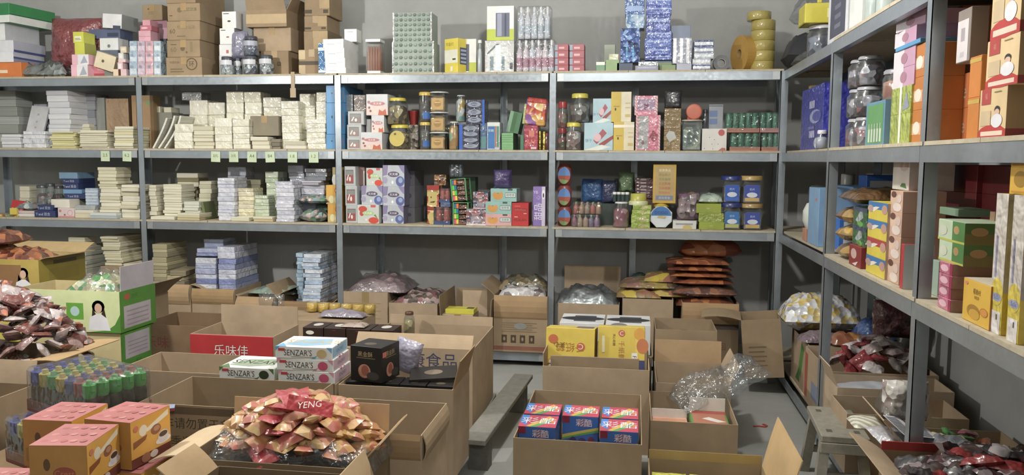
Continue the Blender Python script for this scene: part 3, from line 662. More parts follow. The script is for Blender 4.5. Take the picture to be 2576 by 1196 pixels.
# green and white items, blue towers
z = bx(1, 1500, 1522, 156, .1, .06, '#6e9a78', 'soap_box', 'pale green soap box at the left foot of the green group', 'box', [('F', 'r', 0, .7, 1, 1, '#e5ebe0')])
z = bx(1, 1524, 1558, 150, .08, .07, '#8aa86e', 'soap_box', 'light green soap box under the gleaming small one', 'box')
bx(z, 1532, 1556, 136, .09, .07, '#d7d9b9', 'soap_box', 'gleaming cream soap box on the light green one', 'box', kd='wrap')
z = bx(z, 1520, 1548, 112, .22, .08, '#8a9480', 'soap_box', 'dusty green box behind the soap boxes', 'box')
zc = SHELF[1]
zc = bx(zc, 1552, 1592, 158, .08, .14, '#3e4d66', 'shrink_pack', 'dark blue base box under the narrow blue tower', 'box')
BV = mat('vor', '#3558a4', '#5f83c8', '#27427e', '#8fb4e2', '#1f3560', s=38)
zc = bx(zc, 1562, 1611, 71, .07, .14, BV, 'toothpaste_pack', 'glittering blue pack in the lower part of the narrow blue tower', 'packet', [('F', 'r', .3, .1, .36, .5, '#33b5e0'), ('F', 'r', .62, .1, .68, .5, '#33b5e0')], kd='wrap')
zc = bx(zc, 1575, 1622, 36, .07, .14, mat('vor', '#8fb0d0', '#b9cfe2', '#5e86b8', s=36), 'toothpaste_pack', 'pale blue pack above the glittering one in the narrow tower', 'packet')
zc = bx(zc, 1573, 1622, -6, .07, .14, mat('wrap', '#3f67a8'), 'toothpaste_pack', 'blue pack topping the narrow blue tower', 'packet', [('F', 'r', .1, .2, .9, .5, '#7f9fd0')])
zc = SHELF[1]
zc = bx(zc, 1612, 1690, 152, .1, .16, '#5b6f8e', 'shrink_pack', 'grey blue box at the foot of the wide blue tower', 'box', [('F', 'r', .5, .2, 1, .8, '#7f9464')])
for i, yt in enumerate((138, 119, 96, 78, 36, 14, -6)):
    zc = bx(zc, 1626-(4 if i < 3 else 0), 1690-(3 if i == 4 else 0), yt, .08, .15, ['#4256a4', '#4a5fb2', '#5c74c4', '#4d62b0'][i % 4], 'soap_pack', 'royal blue wrapped pack, '+ORD[i]+' of the wide gleaming blue tower', 'packet', [('F', 'r', .05, .55, .95, .75, '#93a8e0'), ('F', 'r', .4, .1, .9, .4, '#7488cf')], kd='wrap', group='packs of the wide blue tower')
z = bx(1, 1598, 1656, 165, .02, .1, '#8c90a6', 'foil_box', 'flat grey box with foil edge before the blue towers', 'box', [('F', 'r', .1, .4, .9, .8, '#a9aec2')])
bx(z, 1606, 1656, 155, .03, .09, '#bcc2c6', 'foil_box', 'flat silver box on the grey one before the blue towers', 'box', kd='foil')
z = bx(1, 1664, 1700, 163, .05, .1, '#7f9464', 'soap_box', 'flat olive green box right of the blue towers', 'box')
z = bx(1, 1702, 1740, 160, .04, .1, '#a8adc0', 'foil_box', 'low violet grey box beneath the white striped packs', 'box')
z = bx(z, 1693, 1741, 95, .05, .12, '#9aa0b4', 'foil_tube_pack', 'pack of upright silver tubes beside the blue tower', 'packet', [('F', 'r', .04+.34*i, .03, .2+.34*i, .97, '#f2f4f8') for i in range(3)], kd='wrap')
bx(z, 1684, 1738, 64, .12, .1, '#77839a', 'shrink_pack', 'faded blue grey pack resting on the silver tubes', 'packet')
zc = SHELF[1]
for i, yt in enumerate((163, 148, 133, 119, 101)):
    zc = bx(zc, 1742+(0 if i < 2 else 4), 1788+(0 if i < 2 else 8), yt, .05, .13, ['#5d6a94', '#b9c0cc', '#aeb8c4', '#8d97b4', '#4f5c8e'][i], 'foil_pack', 'silver blue wrapped bar pack, '+ORD[i]+' of the pile by the tape ring', 'packet', [('F', 'r', .03, .3, .97, .75, '#dfe5ee')], kd='wrap', group='silver blue bar packs')
def ring(name, label, cat, x, y, z, ro, ri, th, hx, hx2, rx_=pi/2, rz=0, kd='plastic'):
    t = root(name, label, cat, (x, y, z+ro), rz); T = Matrix.Rotation(rx_, 4, 'X')
    put('tape_band', M().lathe([(ri+.004, -th/2), (ro, -th/2), (ro, th/2), (ri+.004, th/2), (ri+.004, -th/2)], mat(kd, hx), 32, T, False, False), t)
    put('core', M().lathe([(ri, -th/2), (ri+.004, -th/2), (ri+.004, th/2), (ri, th/2), (ri, -th/2)], mat('card', hx2), 24, T, False, False), t)
    return t
p = AY(1815, 150, D+.1); ring('tape_roll', 'dark grey tape roll standing right of the silver packs', 'tape roll', p.x, D+.12, SHELF[1], .052, .024, .05, '#50545c', '#9a9890')
p = AY(1872, 150, D+.2); ring('ribbon_roll', 'flat amber ribbon roll standing on edge by the gold pile', 'ribbon roll', p.x, D+.22, SHELF[1], .122, .03, .07, '#b58a2c', '#a88a50', rz=-1.2)
# gold rolls
p = AY(1923, 150, D+.08); r_ = (AY(1955, 150, D+.08).x-AY(1893, 150, D+.08).x)/2; z = SHELF[1]; hs = span(1893, 1955, 46, .08)[3]-z
GD = mat('wrap', '#a8973c', b=.25)
for i in range(5):
    h = hs/5; t = root('ribbon_roll', 'gold foil ribbon roll, '+ORD[i]+' of the tall gold pile', 'ribbon roll', (p.x, D+.1+r_, z), 0, 'gold ribbon rolls at the corner')
    put('ribbon', M().lathe([(r_-.002, 0), (r_, .002), (r_, h-.003), (r_-.002, h-.001), (.02, h-.001)], GD, 32), t); put('core', M().lathe([(.02, 0), (.02, h-.002)], mat('card', '#b59b6a'), 16, caps=False), t); z += h
t = root('ribbon_roll', 'wide gold ribbon roll set off centre on top of the gold pile', 'ribbon roll', (AY(1914, 40, D+.1).x, D+.1+r_, z)); h = span(1893, 1955, 24, .08)[3]-z
put('ribbon', M().lathe([(r_-.002, 0), (r_, .002), (r_, h-.003), (r_-.002, h-.001), (.02, h-.001)], GD, 32), t); put('core', M().lathe([(.02, 0), (.02, h-.002)], mat('card', '#b59b6a'), 16, caps=False), t)
# ------------------------------------------------------------------ second tier (shelf at eye height)
W1, W2, W3, CR, CR2, YL, GY = '#dcdde2', '#d0d2d8', '#e4e4e2', '#ddd8c0', '#d3ccae', '#d8d088', '#a9adab'
stk(2, 4, 52, 338, .03, .2, 4, [W2, W1], 'white paper pack', 'of the low pile at the left edge, eye level shelf')
stk(2, 57, 112, 330, .03, .2, 4, [W1, '#d2d6df'], 'white paper pack', 'of the glossy low pile beneath the grey bag', kd='wrap')
# leaning white booklet
p = AY(50, 300, D+.1)
pbox('poster_booklet', 'long white booklet with small red signs, leaning against the paper piles', 'booklet', p.x-.02, D+.27, span(20, 85, 338, .03)[3]+.002, .15, .018, .235, '#dcdce0', [('F', 't', .5, .7, .09, '大', '#6b6468'), ('F', 't', .5, .45, .07, '吉', '#a8686a'), ('F', 't', .5, .25, .07, '利', '#a8686a')], rot=(-.3, .06, 0))
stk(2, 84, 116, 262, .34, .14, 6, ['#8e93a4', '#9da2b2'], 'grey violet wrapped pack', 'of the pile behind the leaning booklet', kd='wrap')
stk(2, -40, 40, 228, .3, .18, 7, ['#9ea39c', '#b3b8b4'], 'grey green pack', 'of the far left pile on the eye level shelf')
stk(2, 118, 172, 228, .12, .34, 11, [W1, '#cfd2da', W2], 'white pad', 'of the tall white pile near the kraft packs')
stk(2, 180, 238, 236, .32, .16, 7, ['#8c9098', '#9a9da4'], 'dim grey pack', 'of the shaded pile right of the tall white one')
stk(2, 127, 186, 331, .03, .2, 9, [YL, '#c9c48e', '#dcd7a8'], 'yellow exercise book', 'of the yellow pile on the eye level shelf', jit=.008)
z = stk(2, 200, 268, 328, .04, .2, 10, [CR, '#d8d2bc', CR2], 'cream exercise book', 'of the ragged cream pile left of the post', jit=.01)
stk(2, 178, 226, 312, .26, .14, 6, ['#cfcaae', CR], 'pale exercise book', 'of the small pile behind the yellow books')
stk(2, 285, 333, 318, .04, .2, 8, [CR2, CR, '#d6cf9e'], 'cream exercise book', 'of the pile under the kraft paper pack', jit=.008)
bx(2, 236, 262, 246, .34, .1, '#979a96', 'file_box', 'grey card file standing left of the kraft packs', 'box')
KR = '#a98a66'
bx(2, 265, 322, 248, .27, .1, mat('wrap', KR), 'kraft_envelope_pack', 'brown kraft envelope pack in clear film left of the post', 'envelopes', [('R', 'r', 0, 0, 1, 1, '#7d5f44')])
bx(2, 330, 384, 240, .25, .1, mat('print', '#a8875f'), 'kraft_envelope_pack', 'brown kraft pack with a green stamp, partly behind the post', 'envelopes', [('F', 'e', .78, .86, .12, .05, '#7f9a6a')])
# bay two: leaning books, cream wrapped stacks
for i, a in enumerate((385, 399, 414)):
    x = AY(a, 370, D+.06).x; k = M(); n = 8; vs = []
    for j in range(n+1):
        u = j/n; bx_ = .105*u+.035*sin(u*2.2)*(1 if i else .4); z_ = .235*u*(.93 if i == 0 else 1)
        for t_ in (0, .013):
            for y in (0, .17): vs.append((bx_+t_, y, z_-t_*.3))
    fs = []
    for j in range(n):
        b = j*4; c_ = b+4; fs += [(b, c_, c_+1, b+1), (b+2, b+3, c_+3, c_+2), (b, b+2, c_+2, c_), (b+1, c_+1, c_+3, b+3)]
    fs += [(0, 1, 3, 2), (n*4, n*4+2, n*4+3, n*4+1)]
    k.add(vs, fs, mat('pages', '#dedccf'))
    put('notebook', k, None, (x, D+.05, SHELF[2]+.004), label=['leftmost', 'middle', 'rightmost'][i]+' of the three white books leaning against the cream packs', cat='notebook', group='leaning white books')
bx(2, 378, 432, 283, .3, .16, '#8d8c80', 'file_box', 'grey box behind the leaning white books', 'box')
z = span(378, 432, 283, .3)[3]
for a, b, t_ in ((376, 402, 268), (412, 430, 270)):
    bx(z, a, b, t_, .3, .12, '#d6d2ba', 'notebook_pack', 'small cream pack lying behind the leaning books, '+('left' if a < 400 else 'right')+' one', 'notebook')
def wst(px0, px1, yt, off, n, where, cols=('#dedbc6', '#e4e1d0'), dep=.17, kd='wrap', zb=2):
    return stk(zb, px0, px1, yt, off, dep, n, list(cols), 'shrink wrapped white pack', where, kd, jit=.003, rz=.02)
wst(438, 484, 312, .03, 3, 'of the short glossy pile right of the leaning books')
stk(2, 487, 536, 318, .04, .17, 6, ['#d9d4bb', '#cfc9ac'], 'cream exercise book', 'of the short pile between glossy white piles')
z = wst(475, 520, 252, .24, 4, 'of the glossy pile carrying one loose wrapped box')
bx(z, 457, 506, 232, .24, .14, mat('foil', '#c9cacc'), 'wrapped_box', 'silvery wrapped box alone on top of a white pile', 'box')
z = wst(522, 564, 258, .27, 4, 'of the pile with bare top behind the front row')
wst(540, 583, 297, .05, 4, 'of the front pile below the first green note')
wst(568, 611, 230, .22, 5, 'of the tallest pile above the first green notes')
wst(614, 656, 231, .22, 5, 'of the second tallest pile near the hot light spot')
wst(585, 627, 300, .05, 5, 'of the front pile below the third green note')
wst(661, 706, 245, .23, 6, 'of the pile behind the grey brown carton')
stk(2, 632, 676, 344, .04, .14, 3, ['#ddd8c2', '#d6d0b8'], 'cream pad', 'of the low pile under the grey brown carton')
z = stk(2, 678, 704, 350, .08, .12, 3, ['#8c8472', '#7d7667'], 'dull brown pad', 'of the low pile right under the grey brown carton')
x0, x1, Y, zt = span(629, 700, 292, .1); zc = AY(660, 342, D+.1).z
carton('carton', 'squashed grey brown carton among the white packs', x0, x1, Y, Y+.14, zc, zt-zc, '#8d8470', closed=True)
wst(707, 751, 254, .12, 6, 'of the plain tall pile below the fourth green note')
stk(2, 716, 768, 355, .02, .1, 2, ['#dcd8c6', '#c9c4ae'], 'loose white pad', 'lying at the shelf edge below the fifth green note')
wst(753, 793, 236, .2, 5, 'of the back pile left of the blue boxes')
wst(795, 820, 232, .14, 5, 'of the narrow pile touching the blue boxes')
wst(771, 818, 300, .05, 6, 'of the front pile right before the blue boxes')
# blue boxes around the post
z = SHELF[2]
for i, (yt, lb) in enumerate(((338, 'lowest'), (259, 'middle'), (215, 'topmost'))):
    z = bx(z, 820, 866, yt, .055, .4, '#4f97cf', 'blue_box', lb+' of the three sky blue cartons behind the steel post', 'carton', [('F', 'r', .9, .2, .93, .7, '#c07a72'), ('F', 'e', .32, .55, .05, .05, '#2b4a66'), ('R', 'r', .3, .1, .34, .9, '#3d7db4')], group='sky blue cartons')+.001
# bay three
PF = lambda c1, c2, c3: [('F', 'r', 0, 0, 1, .3, c1), ('F', 'p', [(.6, 0), (1, 0), (1, .45), (.8, .3)], c2), ('F', 'e', .15, .7, .13, .12, c3)]
def ttb(zb, a, b, t_, off, kind_, lb, dep=.2, grp=None):
    if kind_ == 'w': A = [('F', 'r', 0, 0, 1, .45, '#e2c9c2'), ('F', 'p', [(.55, 0), (.95, 0), (.9, .3), (.75, .18), (.6, .28)], '#c9603c'), ('F', 'e', .52, .55, .36, .1, '#c2787c'), ('F', 't', .52, .55, .13, '天天棒', '#f0e4e2'), ('F', 'e', .14, .36, .05, .06, '#8b4c48'), ('F', 'e', .2, .2, .05, .06, '#94514c'), ('F', 'e', .12, .62, .07, .07, '#b5756c'), ('F', 'e', .4, .15, .05, .07, '#dcd9b8')]; hx = '#cfd2d6'
    elif kind_ == 's': A = [('F', 'e', .25, .78, .2, .16, '#d2493a'), ('F', 'e', .2, .55, .1, .16, '#c8493c'), ('F', 'e', .75, .17, .24, .17, '#dc4630'), ('F', 'p', [(.75, .45), (.95, .25), (.85, .5)], '#6c9a4a'), ('F', 'e', .5, .56, .27, .12, '#b2cf8c'), ('F', 't', .5, .56, .13, '天天棒', '#f2f6ea'), ('F', 'e', .4, .2, .05, .06, '#e8e2cc'), ('F', 'r', .62, .88, .85, 1, '#cf5a5c')]; hx = '#c9cfc8'
    else: A = [('F', 'p', [(0, 1), (.25, 1), (.2, .55), (0, .5)], '#8f84ac'), ('F', 'e', .8, .25, .2, .24, '#5d68a6'), ('F', 'e', .82, .3, .1, .13, '#93a8d2'), ('F', 'e', .1, .3, .12, .16, '#a9a2c2'), ('F', 'p', [(.72, 1), (1, 1), (1, .6), (.86, .75)], '#8e84b4'), ('F', 'e', .5, .58, .27, .13, '#5f5570'), ('F', 't', .5, .58, .13, '天天棒', '#f0ecf6'), ('F', 'e', .45, .2, .05, .08, '#eef0f8'), ('R', 'r', 0, 0, 1, 1, '#6f6c8c')]; hx = '#bcc3cc'
    return bx(zb, a, b, t_, off, dep, hx, 'candy_box', lb, 'candy box', A, group=grp)
def wbox(zb, a, b, t_, off, lb, inner, dep=.17, grp=None):
    return bx(zb, a, b, t_, off, dep, '#b9bdbf', 'window_box', lb, 'candy box', [('F', 'r', .12, .12, .82, .82, '#6c625e'), ('F', 'r', .15, .14, .79, .78, inner), ('F', 'r', .15, .55, .79, .78, '#8a8d8a'), ('F', 'p', [(.2, .3), (.35, .6), (.4, .55), (.28, .25)], '#efe8e8'), ('F', 'e', .5, .35, .08, .12, '#e9e2e0')], kd='print', group=grp)
z = wbox(2, 873, 911, 347, .03, 'lowest grey box with sweets window beside the blue cartons', '#a9807c')
z = wbox(z, 873, 909, 314, .03, 'middle grey box with sweets window beside the blue cartons', '#9c8480')
z = wbox(z, 875, 915, 280, .03, 'upper grey box with sweets window beside the blue cartons', '#8e7c78')
z4 = z
bx(z4, 890, 919, 239, .1, .1, mat('wrap', '#8c8078'), 'candy_bag', 'clear pack of reddish sweets above the window boxes', 'bag')
bx(z4, 868, 887, 238, .1, .1, mat('wrap', '#8d9498'), 'candy_bag', 'small clear pack at the corner of the blue cartons', 'bag')
bx(2, 862, 872, 259, .3, .1, mat('wrap', '#4a7fae'), 'wrapped_box', 'blue wrapped box in the shade beside the sky blue cartons', 'box')
z = ttb(2, 907, 961, 333, .012, 'w', 'white pink candy box with orange splash, lowest of three offset ones', .2)
z = ttb(z, 934, 966, 290, .03, 'w', 'white pink candy box with orange splash, middle of three offset ones', .2)
bx(span(907, 961, 333, .012)[3], 921, 933, 300, .06, .14, '#8d8f90', 'candy_box', 'grey box edge left of the middle white pink candy box', 'candy box')
z = ttb(z, 921, 975, 237, .03, 'w', 'white pink candy box with orange splash, top of three offset ones', .2)
# big round jars with yellow lids
NB = mat('vor', '#8c744a', '#b39a62', '#6b5836', '#cdb887', '#5d4c34', s=32)
zc = jar(2, 972, 1025, 313, .03, '#d2c02c', NB, 'plastic_jar', 'big jar of golden sweets with round yellow label, yellow lid', 'jar', lidh=.14, lidr=.82)
t = [o for o in COL.objects if o.name.startswith('plastic_jar') and o.parent is None][-1]
w_ = (AY(1025, 350, D+.03).x-AY(972, 350, D+.03).x)
k = M(); k.lathe([(.001, .0), (w_*.36, 0)], mat('print', '#c9b548'), 24, Matrix.Translation((0, -w_/2-.003, .075)) @ Matrix.Rotation(pi/2, 4, 'X'), False, False)
k.add([(-.02, -w_/2-.0045, .1), (-.006, -w_/2-.0045, .1), (-.006, -w_/2-.0045, .115), (-.02, -w_/2-.0045, .112)], [(0, 1, 2, 3)], mat('print', '#6a5c2a')); put('label', k, t)
jar(zc, 966, 1018, 245, .03, '#d2c02c', NB, 'plastic_jar', 'big jar of golden nuts with yellow lid standing on its twin', 'jar', lidh=.12, lidr=.82)
p = AY(1040, 295, D+.2)
k = M().lathe([(.028, 0), (.04, .095), (.041, .1), (.001, .1)], mat('plastic', '#b83c34'), 20)
zr = bx(2, 1020, 1052, 314, .16, .14, mat('vor', '#7c7468', '#9a8f84', '#5a524c', '#b0a49a', s=40), 'candy_bag', 'clear bag of twisted wrappers beside the yellow labelled jar', 'bag')
put('red_cup', k, None, (p.x, D+.22, zr), label='red plastic cup upside down between jars', cat='cup')
def tin(zb, a, b, t_, off, lb):
    return jar(zb, a, b, t_, off, '#cfae3a', mat('wrap', '#5d5450'), 'cookie_jar', lb, 'jar', lab=[(-10, 60, .1, .33, '#3567ae')], lidh=.12, lidr=1.0, fill=.9)
z = tin(2, 1053, 1080, 307, .03, 'clear dark filled tube jar with yellow collar, lower')
tin(z, 1050, 1082, 231, .03, 'clear dark filled tube jar with yellow collar, upper')
z = SHELF[2]
for i, yt in enumerate((332, 281, 230)):
    z = jar(z, 1082, 1119, yt, .035, '#b9bcb6', mat('vor', '#b58f50', '#c9a564', '#a07a40', s=18), 'biscuit_jar', ['bottom', 'middle', 'top'][i]+' of the three square jars of golden biscuits', 'jar', sq=True, lidh=.08, lidr=.96, fill=.9, group='square biscuit jars', lab=[('F', 'r', .1, .08, .9, .86, '#bd9a5c'), ('F', 'e', .5, .5, .25, .22, '#a5803f'), ('F', 'r', .3, .55, .7, .6, '#d9c08a')])
bag('snack_bag', 'dark green snack bag behind the biscuit jars', 'bag', AY(1135, 290, D+.2).x, D+.26, SHELF[2], .1, .12, .18, mat('wrap', '#4a5a4c'), 21, fl=.1)
z = jar(2, 1126, 1153, 306, .035, '#c9c9c0', mat('vor', '#c08a40', '#9fc09a', '#d9a04c', '#7ca888', s=22), 'candy_tube_jar', 'clear jar of orange and green stick sweets', 'jar', lidh=.04, fill=.95)
jar(z, 1144, 1170, 239, .1, '#cdd3d6', mat('vor', '#d5dadd', '#8fb4a8', '#c9a040', '#c5ccd4', s=24), 'candy_tube_jar', 'clear jar of white stick sweets above the orange green one', 'jar', lidh=.04, fill=.95)
def oreo(zb, a, b, t_, off, n, lb, lside):
    A = [('F', 'r', .0 if lside else .88, 0, .17 if lside else 1, 1, '#2f5fc4')]
    for i in range(n):
        v = (i+.5)/n*.94+.03; A += [('F', 'e', .58 if lside else .45, v, .36, .34/n, '#8f98ac'), ('F', 'e', .56 if lside else .44, v+.01, .18, .2/n, '#4e5870'), ('F', 'r', (.4 if lside else .3), v-.01, .72 if lside else .6, v+.02, '#aab2c4')]
    return bx(zb, a, b, t_, off, .15, mat('wrap', '#3a3c50'), 'cookie_pack', lb, 'cookies', A, kd='print')
z = oreo(2, 1155, 1205, 313, .03, 4, 'dark display box of four round biscuit rolls, blue stripe left', True)
oreo(z, 1172, 1219, 251, .05, 3, 'leaning dark display box of biscuit rolls, blue stripe right', False)
bx(2, 1208, 1224, 310, .05, .1, mat('wrap', '#4f6c94'), 'toothbrush_pack', 'narrow blue pack left of the toothbrush card pack', 'packet', [('F', 'r', .1, .05, .9, .5, '#5d8c8c')])
bx(2, 1225, 1258, 308, .03, .12, mat('wrap', '#a9b4bc'), 'toothbrush_pack', 'blue and white toothbrush card pack in clear wrap', 'packet', [('F', 'r', .08, .05, .6, .85, '#3c78b8'), ('F', 'r', .62, .1, .72, .85, '#b56a48'), ('F', 'r', .76, .1, .9, .85, '#4f8a70'), ('F', 't', .3, .7, .1, '牙刷', '#dfe9f2'), ('F', 'r', .05, .86, .95, 1, '#d8dcda')])
z = SHELF[2]
for i, yt in enumerate((360, 335)):
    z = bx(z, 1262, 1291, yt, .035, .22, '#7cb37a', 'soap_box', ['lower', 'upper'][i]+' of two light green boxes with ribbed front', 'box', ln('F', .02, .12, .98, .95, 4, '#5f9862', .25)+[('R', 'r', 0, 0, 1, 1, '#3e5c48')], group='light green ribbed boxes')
pbox('soap_box', 'tilted dark green box leaning on the light green boxes', 'box', AY(1290, 300, D+.12).x, D+.17, z+.004, .085, .16, .145, '#4f7c5a', [('F', 'r', .3, .05, .62, .95, '#3f6c44'), ('F', 'r', .0, .0, .28, 1, '#7da486')], rot=(0, .22, 0))
bx(2, 1309, 1318, 340, .045, .12, '#4a7c62', 'soap_box', 'narrow green box left of the crimson box', 'box')
z = bx(2, 1319, 1353, 316, .03, .16, mat('wrap', '#a8324a'), 'candy_box', 'crimson candy box with peach figures and white barcode', 'candy box', [('F', 'r', .35, .55, .75, .8, '#cf7a68'), ('F', 'p', [(.12, .2), (.3, .45), (.36, .4), (.2, .17)], '#c86a5c'), ('F', 'p', [(.4, .22), (.55, .45), (.62, .4), (.5, .2)], '#cd7464'), ('F', 'p', [(.66, .25), (.78, .45), (.86, .4), (.74, .2)], '#c86a5c'), ('F', 'r', .5, .04, .9, .12, '#d8c4c8')])
for i in range(2):
    a = AY(1357+i*11, 360, D+.05); h = span(1356, 1362, 330, .05)[3]-SHELF[2]
    put('gold_tube', M().lathe([(.012, 0), (.012, h-.01), (.008, h)], mat('foil', '#b39a3c'), 12), None, (a.x, D+.07, SHELF[2]), label=['left', 'right'][i]+' of two golden tubes beside the crimson box', cat='tube', group='golden tubes')
# fan pack of candy tubes on top
p = AY(1345, 290, D+.1); w_ = AY(1375, 290, D+.08).x-AY(1322, 290, D+.08).x; hh = span(1322, 1375, 248, .08)[3]-z
t = root('candy_tube_pack', 'colourful bag of candy tubes with red top leaning at the post', 'packet', (p.x, D+.12, z+.003), rot=(0, .12, 0))
put('bag_front', M().box(-w_/2, w_/2, -.05, .05, 0, hh*.95, mat('vor', '#c9602c', '#d9a42c', '#e0c080', '#b0383c', '#8a58a0', '#c9982c', s=24), .008), t)
put('bag_top', M().box(-w_/2+.002, w_/2-.002, -.053, .045, hh*.78, hh, mat('wrap', '#b83a34'), .01), t)
put('light_strip', M().box(-w_/2-.012, -w_/2+.006, -.045, .03, .0, hh*.75, mat('wrap', '#a9b878'), .004), t)
jar(2, 1365, 1382, 335, .1, '#a04858', mat('plastic', '#9c4a58'), 'candy_jar', 'pinkish red jar peeping out left of the post', 'jar', lidh=.2)
# bay four
z = jar(2, 1401, 1426, 322, .1, '#a03a3c', mat('vor', '#9c5a58', '#6c6a50', '#b06c68', s=30), 'candy_jar', 'red lidded jar right of the post, lower', 'jar', lidh=.25)
jar(z, 1401, 1428, 255, .1, '#b03c40', mat('vor', '#a85c60', '#8c8870', '#c07c80', s=30), 'candy_jar', 'red lidded jar right of the post, upper', 'jar', lidh=.25)
CH = mat('vor', '#7c706a', '#5f5654', '#99908c', '#4f4848', '#a8a4a2', s=30)
z = jar(2, 1422, 1462, 308, .03, '#cfc02e', mat('vor', '#9c7c78', '#c4b0aa', '#7c5c58', '#d8ccc8', s=36), 'candy_jar', 'jar of pinkish sweets with yellow lid, right of the post', 'jar', lidh=.15, lidr=.9)
jar(z, 1431, 1484, 234, .04, '#cfc43c', CH, 'candy_jar', 'largest jar of dark sweets with yellow lid, above the pinkish one', 'jar', lidh=.16, lidr=.8)
LB = [('F', 'p', [(.32, .35), (.44, .22), (.78, .62), (.64, .78)], '#a85a64'), ('F', 'e', .46, .46, .13, .15, '#dcb4bc'), ('F', 'p', [(.5, .22), (.62, .12), (1, .42), (1, .55)], '#a04c48'), ('F', 't', .16, .35, .12, '饼干', '#5d8ca4'), ('F', 'p', [(0, 0), (.5, 0), (.95, .12), (.6, .2)], '#d9dcd6')]
z = bx(2, 1470, 1543, 309, .03, .17, '#a9c8d4', 'biscuit_box', 'light blue box with pink cake picture at shelf level', 'biscuit box', LB)
bx(z, 1492, 1540, 248, .06, .17, '#a4c2cf', 'biscuit_box', 'light blue box with pink cake picture standing on its twin', 'biscuit box', LB)
YB = lambda sh: [('F', 'r', 0, 0, .5, 1, '#cdb030'), ('F', 'r', .12, .5, .42, .53, '#a4862a'), ('F', 'e', .22, .42, .04, .05, '#4c4430'), ('F', 'r', .7, .16, .95, .26, '#c9b06a'), ('F', 'r', .7, .45, .95, .5, '#c9b48a'), ('F', 'r', .7, .6, .95, .64, '#c9b48a')]
z = bx(2, 1544, 1596, 307, .032, .15, '#d9cfae', 'biscuit_box', 'yellow and cream box at shelf level', 'biscuit box', YB(0)+[('R', 'r', 0, 0, 1, 1, '#6c5440'), ('F', 'r', 0, .8, 1, .9, '#ece2cf')])
bx(z, 1538, 1589, 231, .032, .15, '#dcd3b6', 'biscuit_box', 'yellow and cream box standing on its twin', 'biscuit box', YB(0)+[('R', 'r', 0, 0, 1, 1, '#6c4c38')])
SW = mat('stripe', '#d9b4b8', '#c08890', s=30)
z = bx(2, 1600, 1662, 290, .03, .16, '#d07a90', 'gift_box', 'tall pink box with striped edges and red leaf, shelf level', 'gift box', [('F', 'r', .1, .04, .52, .98, '#a3a2a4'), ('F', 'p', [(.55, .35), (.7, .58), (.9, .45), (.88, .28), (.72, .25)], '#9c4a58'), ('F', 'r', .75, .7, .8, .92, '#dca8b4'), ('F', 'e', .3, .22, .06, .05, '#8c6c70'), ('F', 'r', .2, .32, .32, .42, '#c9c4c8')]+[('F', 'r', a, 0, a+.08, 1, SW) for a in (0, .92)], kd='wrap')
bx(z, 1597, 1655, 241, .035, .15, '#cf7f95', 'gift_box', 'pink box with striped edges and clear window, on the tall one', 'gift box', [('F', 'r', .12, .25, .88, .85, '#a48ca4'), ('F', 'r', .4, .3, .6, .6, '#7c4c6c')]+[('F', 'r', a, 0, a+.1, 1, SW) for a in (0, .9)], kd='wrap')
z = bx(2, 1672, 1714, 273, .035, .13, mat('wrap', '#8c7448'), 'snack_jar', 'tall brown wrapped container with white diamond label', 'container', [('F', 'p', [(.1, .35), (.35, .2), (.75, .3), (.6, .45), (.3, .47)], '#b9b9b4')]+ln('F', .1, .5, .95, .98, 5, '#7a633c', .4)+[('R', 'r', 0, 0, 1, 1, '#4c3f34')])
p = AY(1693, 250, D+.1)
bag('snack_bag', 'dark glittering bag on the tall brown container', 'bag', p.x, D+.12, z, .11, .11, .12, mat('wrap', '#3f4044'), 31, fl=.1)
z = jar(2, 1718, 1764, 301, .035, '#b0a48c', mat('vor', '#7c8a80', '#a0aaa0', '#5c6a62', '#b0b09a', s=32), 'snack_jar', 'clear square jar of grey green snacks', 'jar', sq=True, lidh=.05, lidr=.95)
t = root('round_tin', 'round red tin standing upright on the grey green jar', 'tin', (AY(1746, 275, D+.08).x, D+.09, z)); r_ = .052
put('tin_body', M().lathe([(r_, 0), (r_, .045)], mat('plastic', '#b03a34'), 28, Matrix.Translation((0, 0.02, r_)) @ Matrix.Rotation(pi/2, 4, 'X')), t)
put('lid', M().lathe([(r_-.008, 0), (r_*.98, .0), (r_*.98, .006), (r_-.01, .008), (.001, .006)], mat('print', '#c2664c'), 28, Matrix.Translation((0, -.026, r_)) @ Matrix.Rotation(pi/2, 4, 'X')), t)
put('foot', M().box(-.045, .035, -.025, .02, 0, .02, mat('plastic', '#a8302c'), .003), t)
z = bx(2, 1767, 1829, 324, .03, .13, '#d6d4cc', 'gift_box', 'white box with red balloon picture and tiny dots', 'gift box', [('F', 'e', .78, .82, .13, .15, '#c25a58'), ('F', 'p', [(.65, 0), (.98, 0), (.95, .12), (.82, .14)], '#b86a62')]+[('F', 'e', u, v, .015, .02, '#7c5c58') for u, v in ((.3, .6), (.5, .5), (.4, .3), (.65, .3), (.1, .1), (.45, .08))])
p = AY(1782, 295, D+.1); bx(z, 1784, 1820, 263, .1, .1, mat('print', '#8f949c'), 'notebook_box', 'grey blue calendar box behind the balloon box', 'box', [('F', 'r', .05, .5, .6, .75, '#6478a4'), ('F', 'r', .05, .2, .6, .42, '#6478a4'), ('F', 'r', 0, .92, 1, .96, '#5c6068')])
jar(z, 1768, 1783, 275, .08, '#3c3c44', mat('plastic', '#4a4550'), 'bottle', 'small dark bottle left of the calendar box', 'bottle', lidh=.2)
